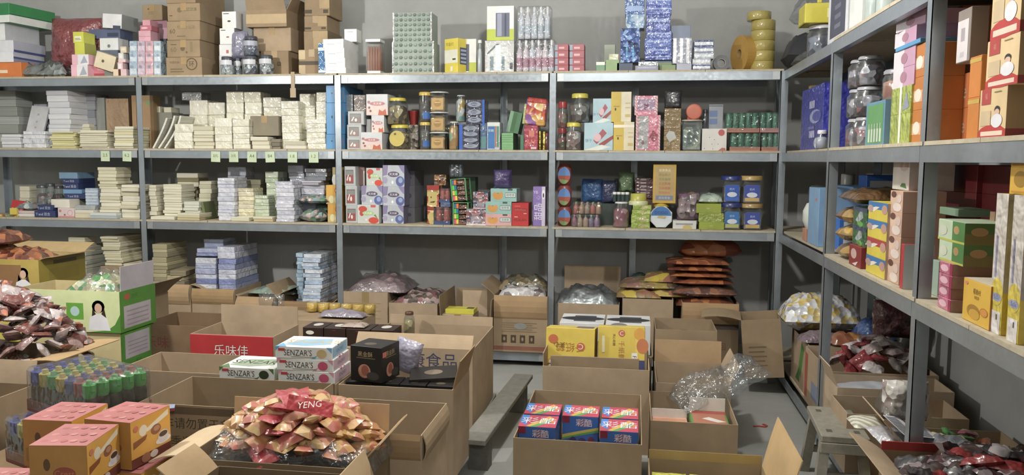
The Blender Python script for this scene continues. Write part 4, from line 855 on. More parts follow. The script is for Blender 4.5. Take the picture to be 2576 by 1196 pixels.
# green canned drinks: shrink packs
def gp(zb, a, b, t_, off, nx, lb, lab='#b8755c'):
    x0, x1, Y, zt = span(a, b, t_, off); z = zbase(zb)
    return bpack('drink_pack', lb, 'bottle pack', (x0+x1)/2, Y+.06, z, x1-x0, .12, zt-z-.003, nx, 2, ['#2f7c5a', '#2a7050'], ['#276b4c', '#38875f'], None, group='green bottle packs', straight=True, tray=lab)+.002
z = gp(2, 1838, 1912, 333, .04, 4, 'green bottles in film, lower pack right of the balloon box')
gp(z, 1828, 1910, 283, .04, 5, 'green bottles in film, upper pack right of the balloon box')
z = gp(2, 1918, 1962, 333, .05, 3, 'green bottles in film, lower pack left of the corner post')
gp(z, 1914, 1960, 282, .05, 3, 'green bottles in film, upper pack left of the corner post', '#b87e78')
# paper notes stuck on the beam
def note(px, txt, i, w=.07):
    p = AY(px, 390, D-.004); k = M(); k.box(-w/2, w/2, 0, .0012, -.075, 0, mat('print', '#c3d4b0'))
    k.text(txt, .022, mat('print', '#5f6f56'), Matrix.Translation((0, -.001, -.03)) @ Matrix.Rotation(pi/2, 4, 'X'))
    put('paper_note', k, None, (p.x, D-.0055, SHELF[2]-.02), (0, R.uniform(-.04, .04), 0), 'pale green paper note on the beam, '+i, 'paper note', 'price notes on the eye level beam')
for px, tx, i in ((265, '2.5', 'left one in the left bay'), (320, '6.2', 'right one in the left bay'), (543, '2元', 'first of six in the bright bay'), (588, '3元', 'second of six in the bright bay'), (634, 'A4', 'third of six in the bright bay'), (679, 'B4', 'fourth of six in the bright bay'), (736, '1.8', 'fifth of six in the bright bay'), (789, '1.2', 'sixth of six, nearest the blue cartons')):
    note(px, tx, i)
# ------------------------------------------------------------------ third tier
# left bay
z = bx(3, -20, 44, 540, .03, .12, mat('vor', '#8a8c60', '#a84c40', '#c9c8c0', '#7c9a5c', '#d8b838', s=40), 'snack_packet', 'low mixed colour packet under the red booklet at the left edge', 'packet')
pbox('red_box', 'red box with white characters tilted back at the far left, third tier', 'box', AY(27, 510, D+.04).x, D+.1, z+.004, .11, .03, .1, '#c0282c', [('F', 't', .5, .3, .22, '恭喜发财', '#f0d8d0')], rot=(-.25, .1, 0))
bx(z, 24, 40, 524, .015, .02, mat('print', '#d8c22c'), 'sweet_packet', 'tiny yellow packet before the red box', 'packet')
z = stk(3, 46, 88, 531, .05, .16, 2, ['#dcd8d4', '#d4c4c0'], 'white pinkish pad', 'of the low pair right of the red box')
z = stk(z, 48, 72, 469, .2, .12, 4, [CR, '#d3d0b4'], 'cream pad', 'of the small pile behind the blue box pair')
bag('plastic_bag', 'clear bag of small things before the cream pads, third tier', 'bag', AY(72, 505, D+.14).x, D+.14, z*0+SHELF[3]+.045, .14, .12, .09, mat('vor', '#9aa8a8', '#7c8a90', '#b8c4c4', '#8c7c78', '#6c7478', s=24), 41, amp=.3)
for i, (a, b, t_, o_, c_) in enumerate(((84, 108, 466, .16, '#7c7478'), (108, 128, 462, .2, '#8a6a68'), (128, 150, 468, .24, '#70746c'))):
    jar(3, a, b, t_, o_, '#4c4f54', mat('vor', c_, '#6a4a4c', '#565a5c', '#8e8c88', s=34), 'plastic_tub', ['left', 'middle', 'right'][i]+' one of three dim clear tubs behind the dark blue boxes', 'tub', lidh=.1, lidr=.95)
DB = '#33406e'
DBA = [('F', 't', .42, .5, .5, 'T·and 双合', '#c4cbdc')]
z = bx(3, 86, 138, 531, .03, .13, DB, 'tape_box', 'dark blue box with white letters at the shelf edge', 'box', DBA, group='dark blue lettered boxes')
bx(z, 94, 132, 516, .04, .12, DB, 'tape_box', 'dark blue box lying on another at the shelf edge', 'box', DBA, group='dark blue lettered boxes')
z = bx(3, 145, 186, 524, .03, .13, '#dcc9c8', 'tissue_box', 'whitish box with pink flowers at the shelf edge', 'box', [('F', 'e', .15, .7, .08, .15, '#c87c84'), ('F', 'r', 0, 0, 1, .18, '#c98c90'), ('F', 'o', .75, .5, .3, '#d09098'), ('F', 'e', .42, .3, .06, .1, '#b06068')])
bx(z, 128, 174, 502, .06, .12, '#dcd8c8', 'small_box', 'cream white box on the pink flowered one', 'box')
z = bx(3, 158, 200, 500, .18, .2, '#a0a490', 'file_box', 'grey green box carrying the blue box pile', 'box')
for i, (a, b, yt, hx) in enumerate(((162, 214, 488, DB), (158, 204, 477, '#6f9cc4'), (160, 196, 462, DB), (155, 196, 450, DB), (148, 194, 434, '#7fa6c6'))):
    z = bx(z, a, b, yt, .16+.01*i, .2, hx, 'tape_box', ['lowest dark blue', 'second, light blue', 'third, dark blue', 'fourth, dark blue', 'topmost, light blue'][i]+' box of the lettered pile of five', 'box', DBA if hx == DB else [], rz=.03*(i % 2))
z = stk(3, 190, 236, 529, .03, .16, 2, ['#d9cfae', '#e2dcc8'], 'cream pad', 'of the pair lying at the edge by the flowered box')
z = bx(z, 188, 238, 517, .05, .14, '#a5abac', 'foil_box', 'grey foil box under the pale blue wrapped packs', 'box', kd='wrap')
bx(z, 214, 246, 474, .1, .14, mat('wrap', '#a5b4c8'), 'wrapped_pack', 'pale blue wrapped pack left of the high cream pile', 'packet', ln('F', 0, .05, 1, .95, 5, '#c3cfdc', .5))
z = stk(3, 226, 292, 536, .0, .16, 2, ['#b4bfc4', '#cfd4d0'], 'flat pale pad', 'jutting over the beam below the high cream pile')
z = stk(z, 250, 300, 476, .05, .2, 7, [CR, CR2, '#e2ddc8'], 'cream notebook', 'of the lower part of the high cream pile, left bay', jit=.007)
stk(z, 246, 292, 421, .07, .18, 7, ['#e0dabc', '#d8d2b0'], 'cream notebook', 'of the upper part of the high cream pile, left bay', jit=.008)
z = stk(3, 300, 350, 550, .01, .18, 1, ['#d8d2b8'], 'flat cream pad', 'at the shelf edge just left of the post')
stk(z, 303, 348, 465, .05, .18, 8, [CR, '#e0dcc8', CR2], 'cream notebook', 'of the ragged pile just left of the post, third tier', jit=.012, rz=.08)
# second bay
z = stk(3, 380, 440, 545, .0, .16, 1, ['#e0dcc4'], 'flat cream pad', 'at the edge right of the post, third tier')
stk(z, 374, 392, 466, .07, .18, 8, [CR], 'cream notebook', 'of the narrow pile hidden behind the post, third tier')
stk(z, 410, 455, 464, .08, .19, 12, ['#e2dec8', '#dad6bc'], 'cream notebook', 'of the tall pile between the posts pads and dull ones', jit=.005)
z = stk(3, 446, 502, 537, .0, .17, 3, ['#c8bc90', '#d4c89c', '#dcd8c0'], 'yellowish pad', 'of the flat pile at the edge before the cream books')
stk(z, 462, 500, 508, .05, .16, 4, ['#d8d8c8', '#cfd0c0'], 'white cream pad', 'of the short pile on the yellowish flat pads')
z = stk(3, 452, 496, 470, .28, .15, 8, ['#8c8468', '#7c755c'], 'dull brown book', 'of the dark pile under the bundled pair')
stk(z, 445, 498, 436, .26, .15, 3, ['#d4d0b8', '#8c8260', '#dcd8c4'], 'banded book', 'of the bundle on the dark brown pile')
stk(3, 500, 530, 456, .2, .16, 9, ['#d0ccb4', '#c4c0a4'], 'pale notebook', 'of the leaning pile left of the glossy white one')
pbox('green_book', 'green cover book standing askew left of the glossy white pile', 'book', AY(515, 520, D+.08).x, D+.16, SHELF[3]+.002, .02, .16, .13, '#6f7a4c', rot=(0, -.18, 0))
VW, VW2 = '#cfd2e0', '#c3c7d8'
z = stk(3, 546, 588, 448, .03, .19, 11, [VW, '#d8dae6', VW2], 'glossy white pack', 'of the tall pile nearest the middle of the bright bay', kd='wrap', jit=.004)
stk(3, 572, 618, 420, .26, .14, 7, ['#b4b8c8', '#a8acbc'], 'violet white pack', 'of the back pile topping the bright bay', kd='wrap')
stk(3, 580, 626, 547, .0, .15, 1, ['#dcd8bc'], 'cream pad', 'lying alone right of the glossy white pile, third tier')
stk(3, 597, 636, 474, .08, .16, 8, ['#dcd4b8', '#d0c8a4', '#e0d8b0'], 'cream wrapped notebook', 'of the pile between white and green ones', kd='wrap', jit=.004)
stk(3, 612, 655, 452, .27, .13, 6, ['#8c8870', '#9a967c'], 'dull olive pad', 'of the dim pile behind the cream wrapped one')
GN = ['#c4d0b4', '#b8c8a8', '#ced8c0']
stk(3, 637, 675, 492, .1, .15, 7, GN, 'green white wrapped pack', 'of the shorter green tinted pile', kd='wrap', jit=.004)
stk(3, 637, 686, 546, .0, .1, 2, ['#c9b88c', '#dcd4b8'], 'tan pad', 'of the flat pair before the green piles')
stk(3, 668, 700, 432, .2, .16, 9, GN, 'green white wrapped pack', 'of the taller green tinted pile', kd='wrap', jit=.005)
stk(3, 693, 738, 457, .0, .2, 11, [VW, '#d4d6e2', '#c0c4d4', '#dadce6'], 'violet white wrapped pack', 'of the tall front pile beside the magazines', kd='wrap', jit=.006)
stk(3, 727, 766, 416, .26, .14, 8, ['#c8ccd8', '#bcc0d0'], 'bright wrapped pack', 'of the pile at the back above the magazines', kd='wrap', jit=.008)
zc = bx(3, 758, 815, 506, .16, .2, '#8d90a0', 'wrapped_pack', 'grey violet block behind the magazine packs', 'packet')
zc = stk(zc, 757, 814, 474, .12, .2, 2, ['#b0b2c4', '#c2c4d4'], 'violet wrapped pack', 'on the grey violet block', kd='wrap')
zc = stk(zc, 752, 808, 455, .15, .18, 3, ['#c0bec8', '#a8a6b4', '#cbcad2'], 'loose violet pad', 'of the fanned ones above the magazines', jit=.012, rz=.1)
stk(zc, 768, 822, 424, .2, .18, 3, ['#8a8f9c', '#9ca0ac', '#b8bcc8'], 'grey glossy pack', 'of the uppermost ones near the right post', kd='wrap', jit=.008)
MG = mat('vor', '#8c7c78', '#7c9aa0', '#4a5a58', '#5c8a6c', '#b0a098', '#385048', s=34)
z = bag('magazine_pack', 'wrapped pack of colourful picture cards under the violet block', 'packet', AY(788, 545, D+.05).x, D+.11, SHELF[3], .2, .17, .1, MG, 51, amp=.12, fl=.8) and 0
bag('magazine_pack', 'dark green tinted wrapped pack of cards, upper one', 'packet', AY(788, 515, D+.05).x, D+.12, SHELF[3]+.13, .23, .18, .075, MG, 53, amp=.16, fl=.6)
bag('magazine_pack', 'green backed card pack between the magazines and yellow boxes', 'packet', AY(810, 545, D+.14).x, D+.2, SHELF[3], .12, .1, .13, mat('wrap', '#4c6c5c'), 54, amp=.12, fl=.6)
YO = [('F', 'r', 0, .0, 1, .45, '#c9ae6c'), ('F', 'c', .75, .72, .16, '#c04a38'), ('F', 'c', .75, .72, .12, '#e8dcc8'), ('F', 'e', .35, .25, .18, .2, '#e0d49c'), ('F', 'e', .7, .22, .16, .2, '#dcd0a0'), ('R', 'r', .1, .0, 1, .5, '#c8a050')]
z = bx(3, 824, 858, 514, .055, .3, '#d9a02c', 'snack_box', 'yellow orange snack box behind the post, lower', 'snack box', YO)
z = bx(z, 820, 858, 466, .055, .3, '#e0aa28', 'snack_box', 'yellow orange snack box behind the post, middle', 'snack box', YO)
bx(z, 836, 860, 421, .055, .3, '#b8a468', 'snack_box', 'yellow orange snack box behind the post, upper', 'snack box', [('F', 'e', .2, .3, .25, .3, '#dcdcd8')])
# third bay
RD = '#a4504c'
z = wbox(3, 870, 900, 518, .03, 'grey window box with berry sweets, lowest right of the post', RD)
z = wbox(z, 868, 898, 468, .03, 'grey window box with berry sweets, middle right of the post', RD)
z = wbox(z, 866, 894, 419, .03, 'grey window box with berry sweets, top right of the post', RD)
z = ttb(3, 899, 953, 516, .012, 's', 'grey green candy box with strawberry, at shelf level')
z = ttb(z, 909, 962, 468, .03, 'l', 'lilac candy box standing on the strawberry one')
bx(z, 896, 917, 421, .1, .16, '#8c6c68', 'candy_box', 'shaded candy box between window box and strawberry box', 'candy box', [('F', 'r', .85, 0, 1, .8, '#c4c8c8')])
z = ttb(z, 921, 962, 423, .03, 's', 'darker strawberry candy box in the top row', .18)
z = SHELF[3]
for i, yt in enumerate((518, 470, 416)):
    z = ttb(z, 963, 1017-(i == 0)*2, yt, .03, 'l', ['bottom', 'middle', 'top'][i]+' lilac candy box of the full column of three', .2, grp='lilac candy boxes')
z = SHELF[3]
for i, yt in enumerate((524, 468, 430)):
    z = bx(z, 1025, 1047, yt, .14+.02*i, .18, '#6e7078', 'candy_box', ['bottom', 'middle', 'top'][i]+' shaded grey candy box turned sideways beside the lilac column', 'candy box', [('F', 'e', .35, .55, .28, .12, '#4c4e56'), ('F', 'r', .0, .1, .2, .9, '#8c9094')], rz=-.12)
# net bags of yellow sweets and red blue jars
YN = mat('vor', '#c8b060', '#b03a30', '#d0bc74', '#a88c48', s=26)
z = bx(3, 1075, 1091, 521, .05, .1, YN, 'toy_sweet_tub', 'yellow faced sweets tub in red net, lower', 'tub', [('F', 'r', 0, .8, 1, 1, '#a03830'), ('F', 'e', .5, .4, .4, .3, '#c9b368')])
z = bx(z, 1074, 1104, 467, .05, .12, YN, 'toy_sweet_tub', 'yellow faced sweets tub in red net, upper', 'tub', [('F', 'r', 0, .78, 1, 1, '#a8342c'), ('F', 'r', .1, .1, .85, .7, '#c8b466'), ('F', 'e', .35, .45, .05, .04, '#40382c'), ('F', 'p', [(.25, .2), (.6, .2), (.7, .28), (.3, .24)], '#40302c')])
bx(z, 1092, 1122, 440, .14, .1, mat('vor', '#6c4428', '#8c5c30', '#a87c40', '#503420', s=40), 'snack_net', 'dim brown net of sweets behind the tubs', 'bag')
def rbj(zb, a, b, t_, off, nx, lb):
    x0, x1, Y, zt = span(a, b, t_, off); z = zbase(zb)
    return bpack('jar_pack', lb, 'jar pack', (x0+x1)/2, Y+.04, z, x1-x0, .08, zt-z-.003, nx, 2, ['#b0524a'], ['#8c4c50'], None, straight=True, tray='#3f5484')+.002
z = rbj(3, 1093, 1131, 521, .02, 2, 'pack of red blue jars in film beside the green racks, lower')
z = bx(z, 1108, 1132, 510, .04, .08, mat('wrap', '#56688c'), 'jar_pack', 'blue banded pack between the two red jar packs', 'jar pack')
rbj(z, 1106, 1130, 474, .05, 2, 'pack of red jars in film, upper, left of the green racks')
# green display racks with neon cubes
def grack(x, y, z, rot, lb, nz=4):
    t = root('display_rack', lb, 'display rack', (x, y, z), rot=rot); w, d, h = .105, .1, .155; g = mat('plastic', '#62a468'); 
    for sx in (-1, 1):
        for sy in (-1, 1): put('frame_post', M().box(sx*w/2-.004, sx*w/2+.004, sy*d/2-.003, sy*d/2+.003, 0, h, g), t)
    for i in range(nz):
        zz = .003+i*(h-.01)/nz
        put('shelf', M().box(-w/2, w/2, -d/2, d/2, zz, zz+.003, mat('plastic', '#76584c')), t)
        for j, q in enumerate(('#e85a78', '#e8d040', '#48d048', '#3878a0', '#f07838', '#e85ab8', '#d8e040')[i:i+2]):
            put('neon_block', M().box(-w/2+.006+j*.016, -w/2+.021+j*.016, -d/2-.001, -d/2+.04, zz+.003, zz+(h-.01)/nz-.002, mat('plastic', q)), t)
        put('candy_tray', M().box(-w/2+.042, w/2-.01, -d/2+.004, d/2-.01, zz+.003, zz+(h-.01)/nz*.75, mat('vor', '#7c5444', '#8c6450', '#5c4038', s=60)), t)
    put('roof', M().box(-w/2-.004, w/2+.004, -d/2, d/2, h-.004, h, mat('plastic', '#6cb070')), t)
p = AY(1162, 540, D+.07); grack(p.x, D+.09, SHELF[3], (0, 0, -.05), 'green plastic rack of neon sweets standing on the board')
grack(AY(1160, 480, D+.07).x, D+.1, SHELF[3]+.165, (0, -.09, -.12), 'tilted green plastic rack of neon sweets stacked on another')
z = SHELF[3]+.165+.168
bpack('bottle_pack', 'small shrink pack of dark bottles on top of the green racks', 'bottle pack', AY(1147, 430, D+.08).x, D+.11, z, .09, .06, .085, 3, 2, ['#56606c'], ['#78a4b8'])
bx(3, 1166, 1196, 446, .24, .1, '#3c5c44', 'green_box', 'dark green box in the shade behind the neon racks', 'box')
# candy packs, orange boxes
CP = lambda: mat('vor', '#6c5c68', '#9c5c60', '#4c5c78', '#8c8890', '#a88c90', s=40)
z = bx(3, 1173, 1222, 526, .02, .14, CP(), 'candy_bag', 'glossy tray of dark sweets at shelf level beside the orange boxes', 'packet', [('F', 'r', .0, 0, 1, .1, '#d8ccd0'), ('F', 'r', .25, .18, .75, .4, '#a09aa8'), ('F', 'e', .13, .3, .08, .1, '#9c5c64')], kd='wrap')
bx(z, 1190, 1228, 483, .05, .14, CP(), 'candy_bag', 'glossy tray of dark sweets, upper, beside the teal boxes', 'packet', [('F', 'r', .0, 0, 1, .06, '#cfc0c8'), ('F', 'r', .25, .1, .75, .35, '#9a94a2')], kd='wrap')
def tq(zb, a, b, t_, off, hx, lb):
    return bx(zb, a, b, t_, off, .17, hx, 'orange_biscuit_box', lb, 'biscuit box', [('F', 'e', .28, .5, .2, .36, '#d89a40'), ('F', 'e', .28, .72, .05, .1, '#7c6a54'), ('F', 'e', .28, .85, .18, .18, hx), ('F', 'r', .56, .32, .96, .7, '#5c7474'), ('F', 'r', .575, .36, .945, .66, '#d0dcd8'), ('F', 't', .76, .52, .2, '甜橙香', '#4a5450'), ('F', 'r', .66, .86, .84, 1, '#4c5c5c'), ('R', 'r', 0, 0, .1, 1, '#3f5c5a'), ('R', 'e', .5, .5, .2, .2, '#b8ccc8')])
z = tq(3, 1221, 1287, 539, .018, '#d8a4a4', 'pink box with orange slice picture, lowest of three')
z = tq(z, 1221, 1287, 508, .022, '#93bfb8', 'teal box with orange slice picture, middle of three')
z = tq(z, 1234, 1300, 475, .03, '#93bfb8', 'teal box with orange slice picture, top of three')
bag('candy_bag', 'purple foil bag standing on the teal boxes', 'bag', AY(1265, 450, D+.08).x, D+.1, z-.002, .125, .12, .13, mat('wrap', '#4c4070'), 61, amp=.12, fl=.12)
bx(3, 1288, 1330, 511, .02, .17, '#c42c30', 'red_box', 'bright red box with two lines of dark gold letters', 'box', [('F', 't', .5, .72, .11, 'HUILAN', '#6c3828'), ('F', 'r', .15, .69, .85, .7, '#d8b49c'), ('F', 't', .5, .27, .11, 'HUILAN', '#6c3828'), ('F', 'r', .7, .53, .88, .56, '#e8c8c0'), ('F', 'r', .15, .38, .35, .41, '#e8c8c0'), ('F', 'r', .15, .85, .5, .87, '#dc9088'), ('R', 'r', 0, 0, 1, 1, '#8c2c34')])
bx(3, 1341, 1372, 470, .05, .13, '#8c74bc', 'purple_box', 'tall purple box with vertical characters left of the post', 'box', [('F', 'r', .72, 0, 1, 1, '#ccc4d8'), ('F', 'e', .85, .8, .14, .12, '#eceaf0'), ('F', 'e', .85, .78, .06, .06, '#4c4454'), ('F', 't', .42, .72, .1, '心', '#c4b8e0', 90), ('F', 't', .42, .55, .1, '的', '#c4b8e0', 90), ('F', 't', .42, .36, .2, '甜品', '#e4e0f0', 90), ('F', 't', .22, .86, .07, 'YB', '#dcd4ec')])
# fourth bay
BL = mat('vor', '#a84c48', '#8c4044', '#b05c50', s=20)
z = SHELF[3]
for i, yt in enumerate((520, 466, 413)):
    a_, b_ = 1402, 1436; x0, x1, Y, zt = span(a_, b_, yt, .05); r_ = (x1-x0)/2
    t = root('round_candy_tub', ['bottom', 'middle', 'top'][i]+' one of three round red blue tubs right of the post', 'tub', ((x0+x1)/2, Y+.06, z), 0, 'round red blue tubs'); H = zt-z
    put('tub_body', M().lathe([(r_*.8, 0), (r_*1.0, H*.1), (r_*1.05, H*.8), (r_*.7, H-.002)], mat('plastic', '#9a4844'), 20), t)
    k = M(); pts = [(r_*.93*cos(2*pi*j/20), 0, H*.45+H*.4*sin(2*pi*j/20)) for j in range(20)]; T = Matrix.Translation((0, -r_*1.06, 0))
    k.add(pts, [tuple(range(20))], mat('print', '#5a88c8'), T)
    k.add([(p_[0]*.98, -.001, p_[2]) for p_ in pts[10:]]+[(p_[0]*.98, -.001, p_[2]) for p_ in pts[:1]], [tuple(range(11))], mat('print', '#a8503c'), T)
    k.add([(p_[0]*.7, -.002, p_[2]*.6+.02*H) for p_ in pts[10:]], [tuple(range(10))], mat('print', '#7c9a58'), T)
    put('label', k, t); z = zt
z = bpack('bottle_pack', 'low shrink pack of coloured cone bottles, lower one right of the round tubs', 'bottle pack', (span(1438, 1508, 540, .03)[0]+span(1438, 1508, 540, .03)[1])/2, D+.08, SHELF[3], .19, .09, .085, 5, 2, ['#8c5c6c', '#a8987c', '#b09078', '#7c6c8c', '#9a7c98'], ['#c08078', '#b8a45c', '#5c6c78', '#8cb498'], film=True)+.004
bpack('bottle_pack', 'low shrink pack of coloured cone bottles, upper one right of the round tubs', 'bottle pack', (span(1442, 1512, 508, .03)[0]+span(1442, 1512, 508, .03)[1])/2, D+.08, z, .19, .09, .08, 5, 2, ['#b0604c', '#b08c70', '#a89080'], ['#78a870', '#c8a458', '#b87468'], film=True)
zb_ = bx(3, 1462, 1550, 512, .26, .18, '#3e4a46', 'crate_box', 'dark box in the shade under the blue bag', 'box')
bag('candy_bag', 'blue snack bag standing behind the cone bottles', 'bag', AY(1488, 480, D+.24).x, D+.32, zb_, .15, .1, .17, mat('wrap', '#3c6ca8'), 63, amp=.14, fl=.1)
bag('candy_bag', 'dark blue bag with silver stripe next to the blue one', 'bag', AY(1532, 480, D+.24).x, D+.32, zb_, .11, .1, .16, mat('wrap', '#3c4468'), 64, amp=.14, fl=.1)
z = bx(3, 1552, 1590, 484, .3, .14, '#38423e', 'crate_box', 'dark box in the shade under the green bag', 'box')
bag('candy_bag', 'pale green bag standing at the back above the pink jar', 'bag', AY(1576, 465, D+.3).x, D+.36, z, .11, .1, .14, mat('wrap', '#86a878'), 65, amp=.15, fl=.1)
z = jar(3, 1542, 1584, 509, .03, '#d4ccd0', mat('vor', '#9c4c60', '#b06878', '#8c4054', '#b88c94', s=26), 'candy_jar', 'jar of crimson wrapped sweets with white lid', 'jar', lidh=.06, lidr=.8)
t = root('cup_stack', 'stack of dark cups with white rims on the crimson jar', 'cups', (AY(1562, 500, D+.08).x, D+.085, z))
for i in range(4): put('cup', M().lathe([(.010, .0), (.013, .05)], mat('plastic', '#3c4c48'), 10).lathe([(.0135, .05), (.0135, .066)], mat('plastic', '#e0e4e0'), 10), t, (-.042+i*.028, 0, 0))
GL = [('F', 'e', .62, .5, .2, .35, '#b8b070'), ('F', 'r', .82, .4, .94, .5, '#cfe090')]
z = SHELF[3]
for i, (yt, a) in enumerate(((562, 1588), (541, 1588), (529, 1590), (517, 1592))):
    z = bx(z, a, a+47, yt, .025, .13, '#94ac38', 'biscuit_box', ORD[i]+' lime green biscuit box of the pile under the yellow tub', 'biscuit box', GL, kd='wrap', group='lime green biscuit boxes')
t = root('sweet_tub', 'round yellow tub on the lime boxes', 'tub', (AY(1606, 500, D+.08).x, D+.09, z)); r_ = .052
put('tub_rim', M().lathe([(r_*1.25, 0), (r_*1.28, .02), (r_*1.1, .028)], mat('plastic', '#c8cc9c'), 24), t); put('tub_body', M().lathe([(r_*1.05, .028), (r_, .075), (.001, .078)], mat('plastic', '#b4b03c'), 24), t)
z = SHELF[3]
z = bx(z, 1600, 1648, 500, .22, .12, '#6c4c44', 'small_box', 'dim brown box behind the yellow tub', 'box')
for i in range(6):
    z = bx(z, 1598, 1643, [490, 482, 474, 465, 457, 448][i], .21, .13, mat('wrap', '#5c3c44'), 'chocolate_bar_pack', ORD[i]+' dark maroon bar pack of the pile beside the tall yellow box', 'packet', [('F', 'r', .3, .3, .62, .8, '#a89aa0'), ('F', 'r', .1, .6, .2, .9, '#e8e4e8')], group='dark maroon bar packs')
# octagon jar
x0, x1, Y, zt = span(1636, 1692, 521, .03); r_ = (x1-x0)/2; z = SHELF[3]; H = zt-z
t = root('octagon_jar', 'octagonal clear jar with blue and white round label and yellow lid', 'jar', ((x0+x1)/2, Y+.06, z)); k = M()
T = Matrix.Translation((0, .05, r_*1.06)) @ Matrix.Rotation(pi/2, 4, 'X') @ Matrix.Rotation(pi/8, 4, 'Z')
R8 = r_*1.08
put('body', M().lathe([(R8*.97, 0), (R8, .01), (R8, .09), (R8*.97, .1)], mat('wrap', '#c4ccd4'), 8, T, False), t)
k = M(); c8 = [(R8*.88*cos(2*pi*(j+.5)/24), -.0515, r_*1.06+R8*.88*sin(2*pi*(j+.5)/24)) for j in range(24)]
k.add(c8, [tuple(range(24))], mat('print', '#ced6dc')); k.add([(p_[0]*.97, -.053, p_[2]) for p_ in c8[:12]], [tuple(range(12))], mat('print', '#3f78b8'))
k.add([(-.03, -.054, r_*1.0), (.02, -.054, r_*.92), (.035, -.054, r_*1.1), (-.015, -.054, r_*1.18)], [(0, 1, 2, 3)], mat('print', '#c8b468'))
k.text('DODO', .02, mat('print', '#2c4c88'), Matrix.Translation((0, -.0545, r_*1.45)) @ Matrix.Rotation(pi/2, 4, 'X')); put('label', k, t)
put('lid', M().lathe([(.052, r_*2.02), (.052, H-.004), (.046, H+.022), (.001, H+.022)], mat('plastic', '#d0b020'), 24), t)
z = z+H+.024
# tall yellow leaflet box
bx(z, 1644, 1702, 414, .04, .08, '#c8a028', 'leaflet_box', 'tall yellow box printed with coloured lines of writing, above the octagonal jar', 'box',
   [('F', 'r', .08, .06, .92, .94, '#b89c60')]+[('F', 't', .5, .85-.115*i, .07, s_, c_) for i, (s_, c_) in enumerate((('健康食品', '#e0d8b8'), ('绿豆糕点', '#6c8c58'), ('天天美味', '#5c8c5c'), ('花生酥糖', '#b8684c'), ('芝麻香酥', '#c06048'), ('营养美食', '#c87858')))]+[('F', 'r', .12, .08, .88, .2, '#7c8494'), ('F', 't', .5, .14, .07, '美味零食', '#b8bcc4'), ('R', 'r', 0, 0, 1, 1, '#8c7430')])
z = bx(3, 1693, 1752, 556, .02, .16, '#d0d0cc', 'snack_tray_box', 'flat white box with a yellow fruit on its front', 'box', [('F', 'e', .62, .2, .2, .3, '#c8b468'), ('F', 'r', .12, .5, .85, .7, '#9a9c9c')])
bag('candy_bag', 'tall glossy purple and brown candy bag on the flat white box', 'bag', AY(1732, 520, D+.08).x, D+.11, z, .15, .13, .19, mat('vor', '#584850', '#6c4c68', '#7c6458', '#4c4440', '#8c7c80', s=26), 66, amp=.16, fl=.12)
z = SHELF[3]
for i, (a, b, yt, lb) in enumerate(((1759, 1822, 559, 'bottom'), (1758, 1821, 537, 'middle, glossier'), (1752, 1815, 513, 'top'))):
    z = bx(z, a, b, yt, .02, .17, '#97a62c' if i != 1 else mat('wrap', '#97a838'), 'green_tea_box', lb+' olive green box of the pile before the blue lidded jars', 'box', [('F', 'e', .48, .5, .07, .1, '#b8b46c'), ('F', 'r', .35, .12, .65, .15, '#7f8c28')])
bag('candy_bag', 'silver and green bag lying on the olive green boxes', 'bag', AY(1787, 495, D+.08).x, D+.12, z, .16, .15, .105, mat('wrap', '#a4b4a4'), 67, amp=.15, fl=.25)
TB = lambda c1, c2: [('F', 'r', .08, .06, .92, .95, c1), ('F', 'e', .5, .42, .3, .14, '#cfd4e0'), ('F', 'r', .1, .07, .9, .27, c2), ('F', 't', .5, .72, .13, '奶片', '#c4d4f0')]
def btub(zb, a, b, t_, lid, c1, c2, lb):
    return jar(zb, a, b, t_, .03, lid, mat('vor', '#8c8478', '#a898a0', '#7c88a0', '#a89468', s=34), 'milk_sweet_jar', lb, 'jar', sq=True, lidh=.16, lidr=.95, lab=TB(c1, c2))
z = btub(3, 1822, 1864, 511, '#34407c', '#2f74b8', '#b8b860', 'square jar with blue label and blue lid, lower')
btub(z, 1822, 1864, 443, '#2c3878', '#2f58b4', '#3c68c4', 'square jar with blue label and blue lid, upper')
z = btub(3, 1872, 1917, 513, '#a8884c', '#3c50a4', '#c8a858', 'square jar with gold lid and blue orange label, lower')
btub(z, 1871, 1916, 443, '#b0904c', '#3c50a8', '#c8a450', 'square jar with gold lid and blue orange label, upper')
# ------------------------------------------------------------------ right rack, top tier
def rp(px, py, off=0): return AX(px, py, XR+off)
q = rp(2010, 120, .2)
bag('plastic_bag', 'black plastic bag bulging in the corner beyond the gold rolls', 'bag', XR+.2, 5.62, SHELF[1], .36, .3, .3, mat('plastic', '#35373c', r=.35), 71, amp=.15, fl=.6)
bag('plastic_bag', 'clear crumpled bag on top of the black one in the corner', 'bag', XR+.2, 5.62, SHELF[1]+.31, .28, .24, .22, FILM(), 72, amp=.4, fl=.4)
bag('plastic_bag', 'small clear bag spilling over the shelf edge left of the dark jar', 'bag', XR+.12, 5.3, SHELF[1], .2, .2, .1, FILM(), 73, amp=.5, fl=.4)
z = SHELF[1]
zj = jar(1, 0, 0, 0, 0, '#c8cad4', mat('vor', '#5c6078', '#8c90a8', '#444860', s=26), 'storage_jar', 'dark jar with white wavy print beside the yellow scoop', 'jar', pos=(XR+.12, 4.98), size=(.085, .19), lidh=.12, lidr=.9)
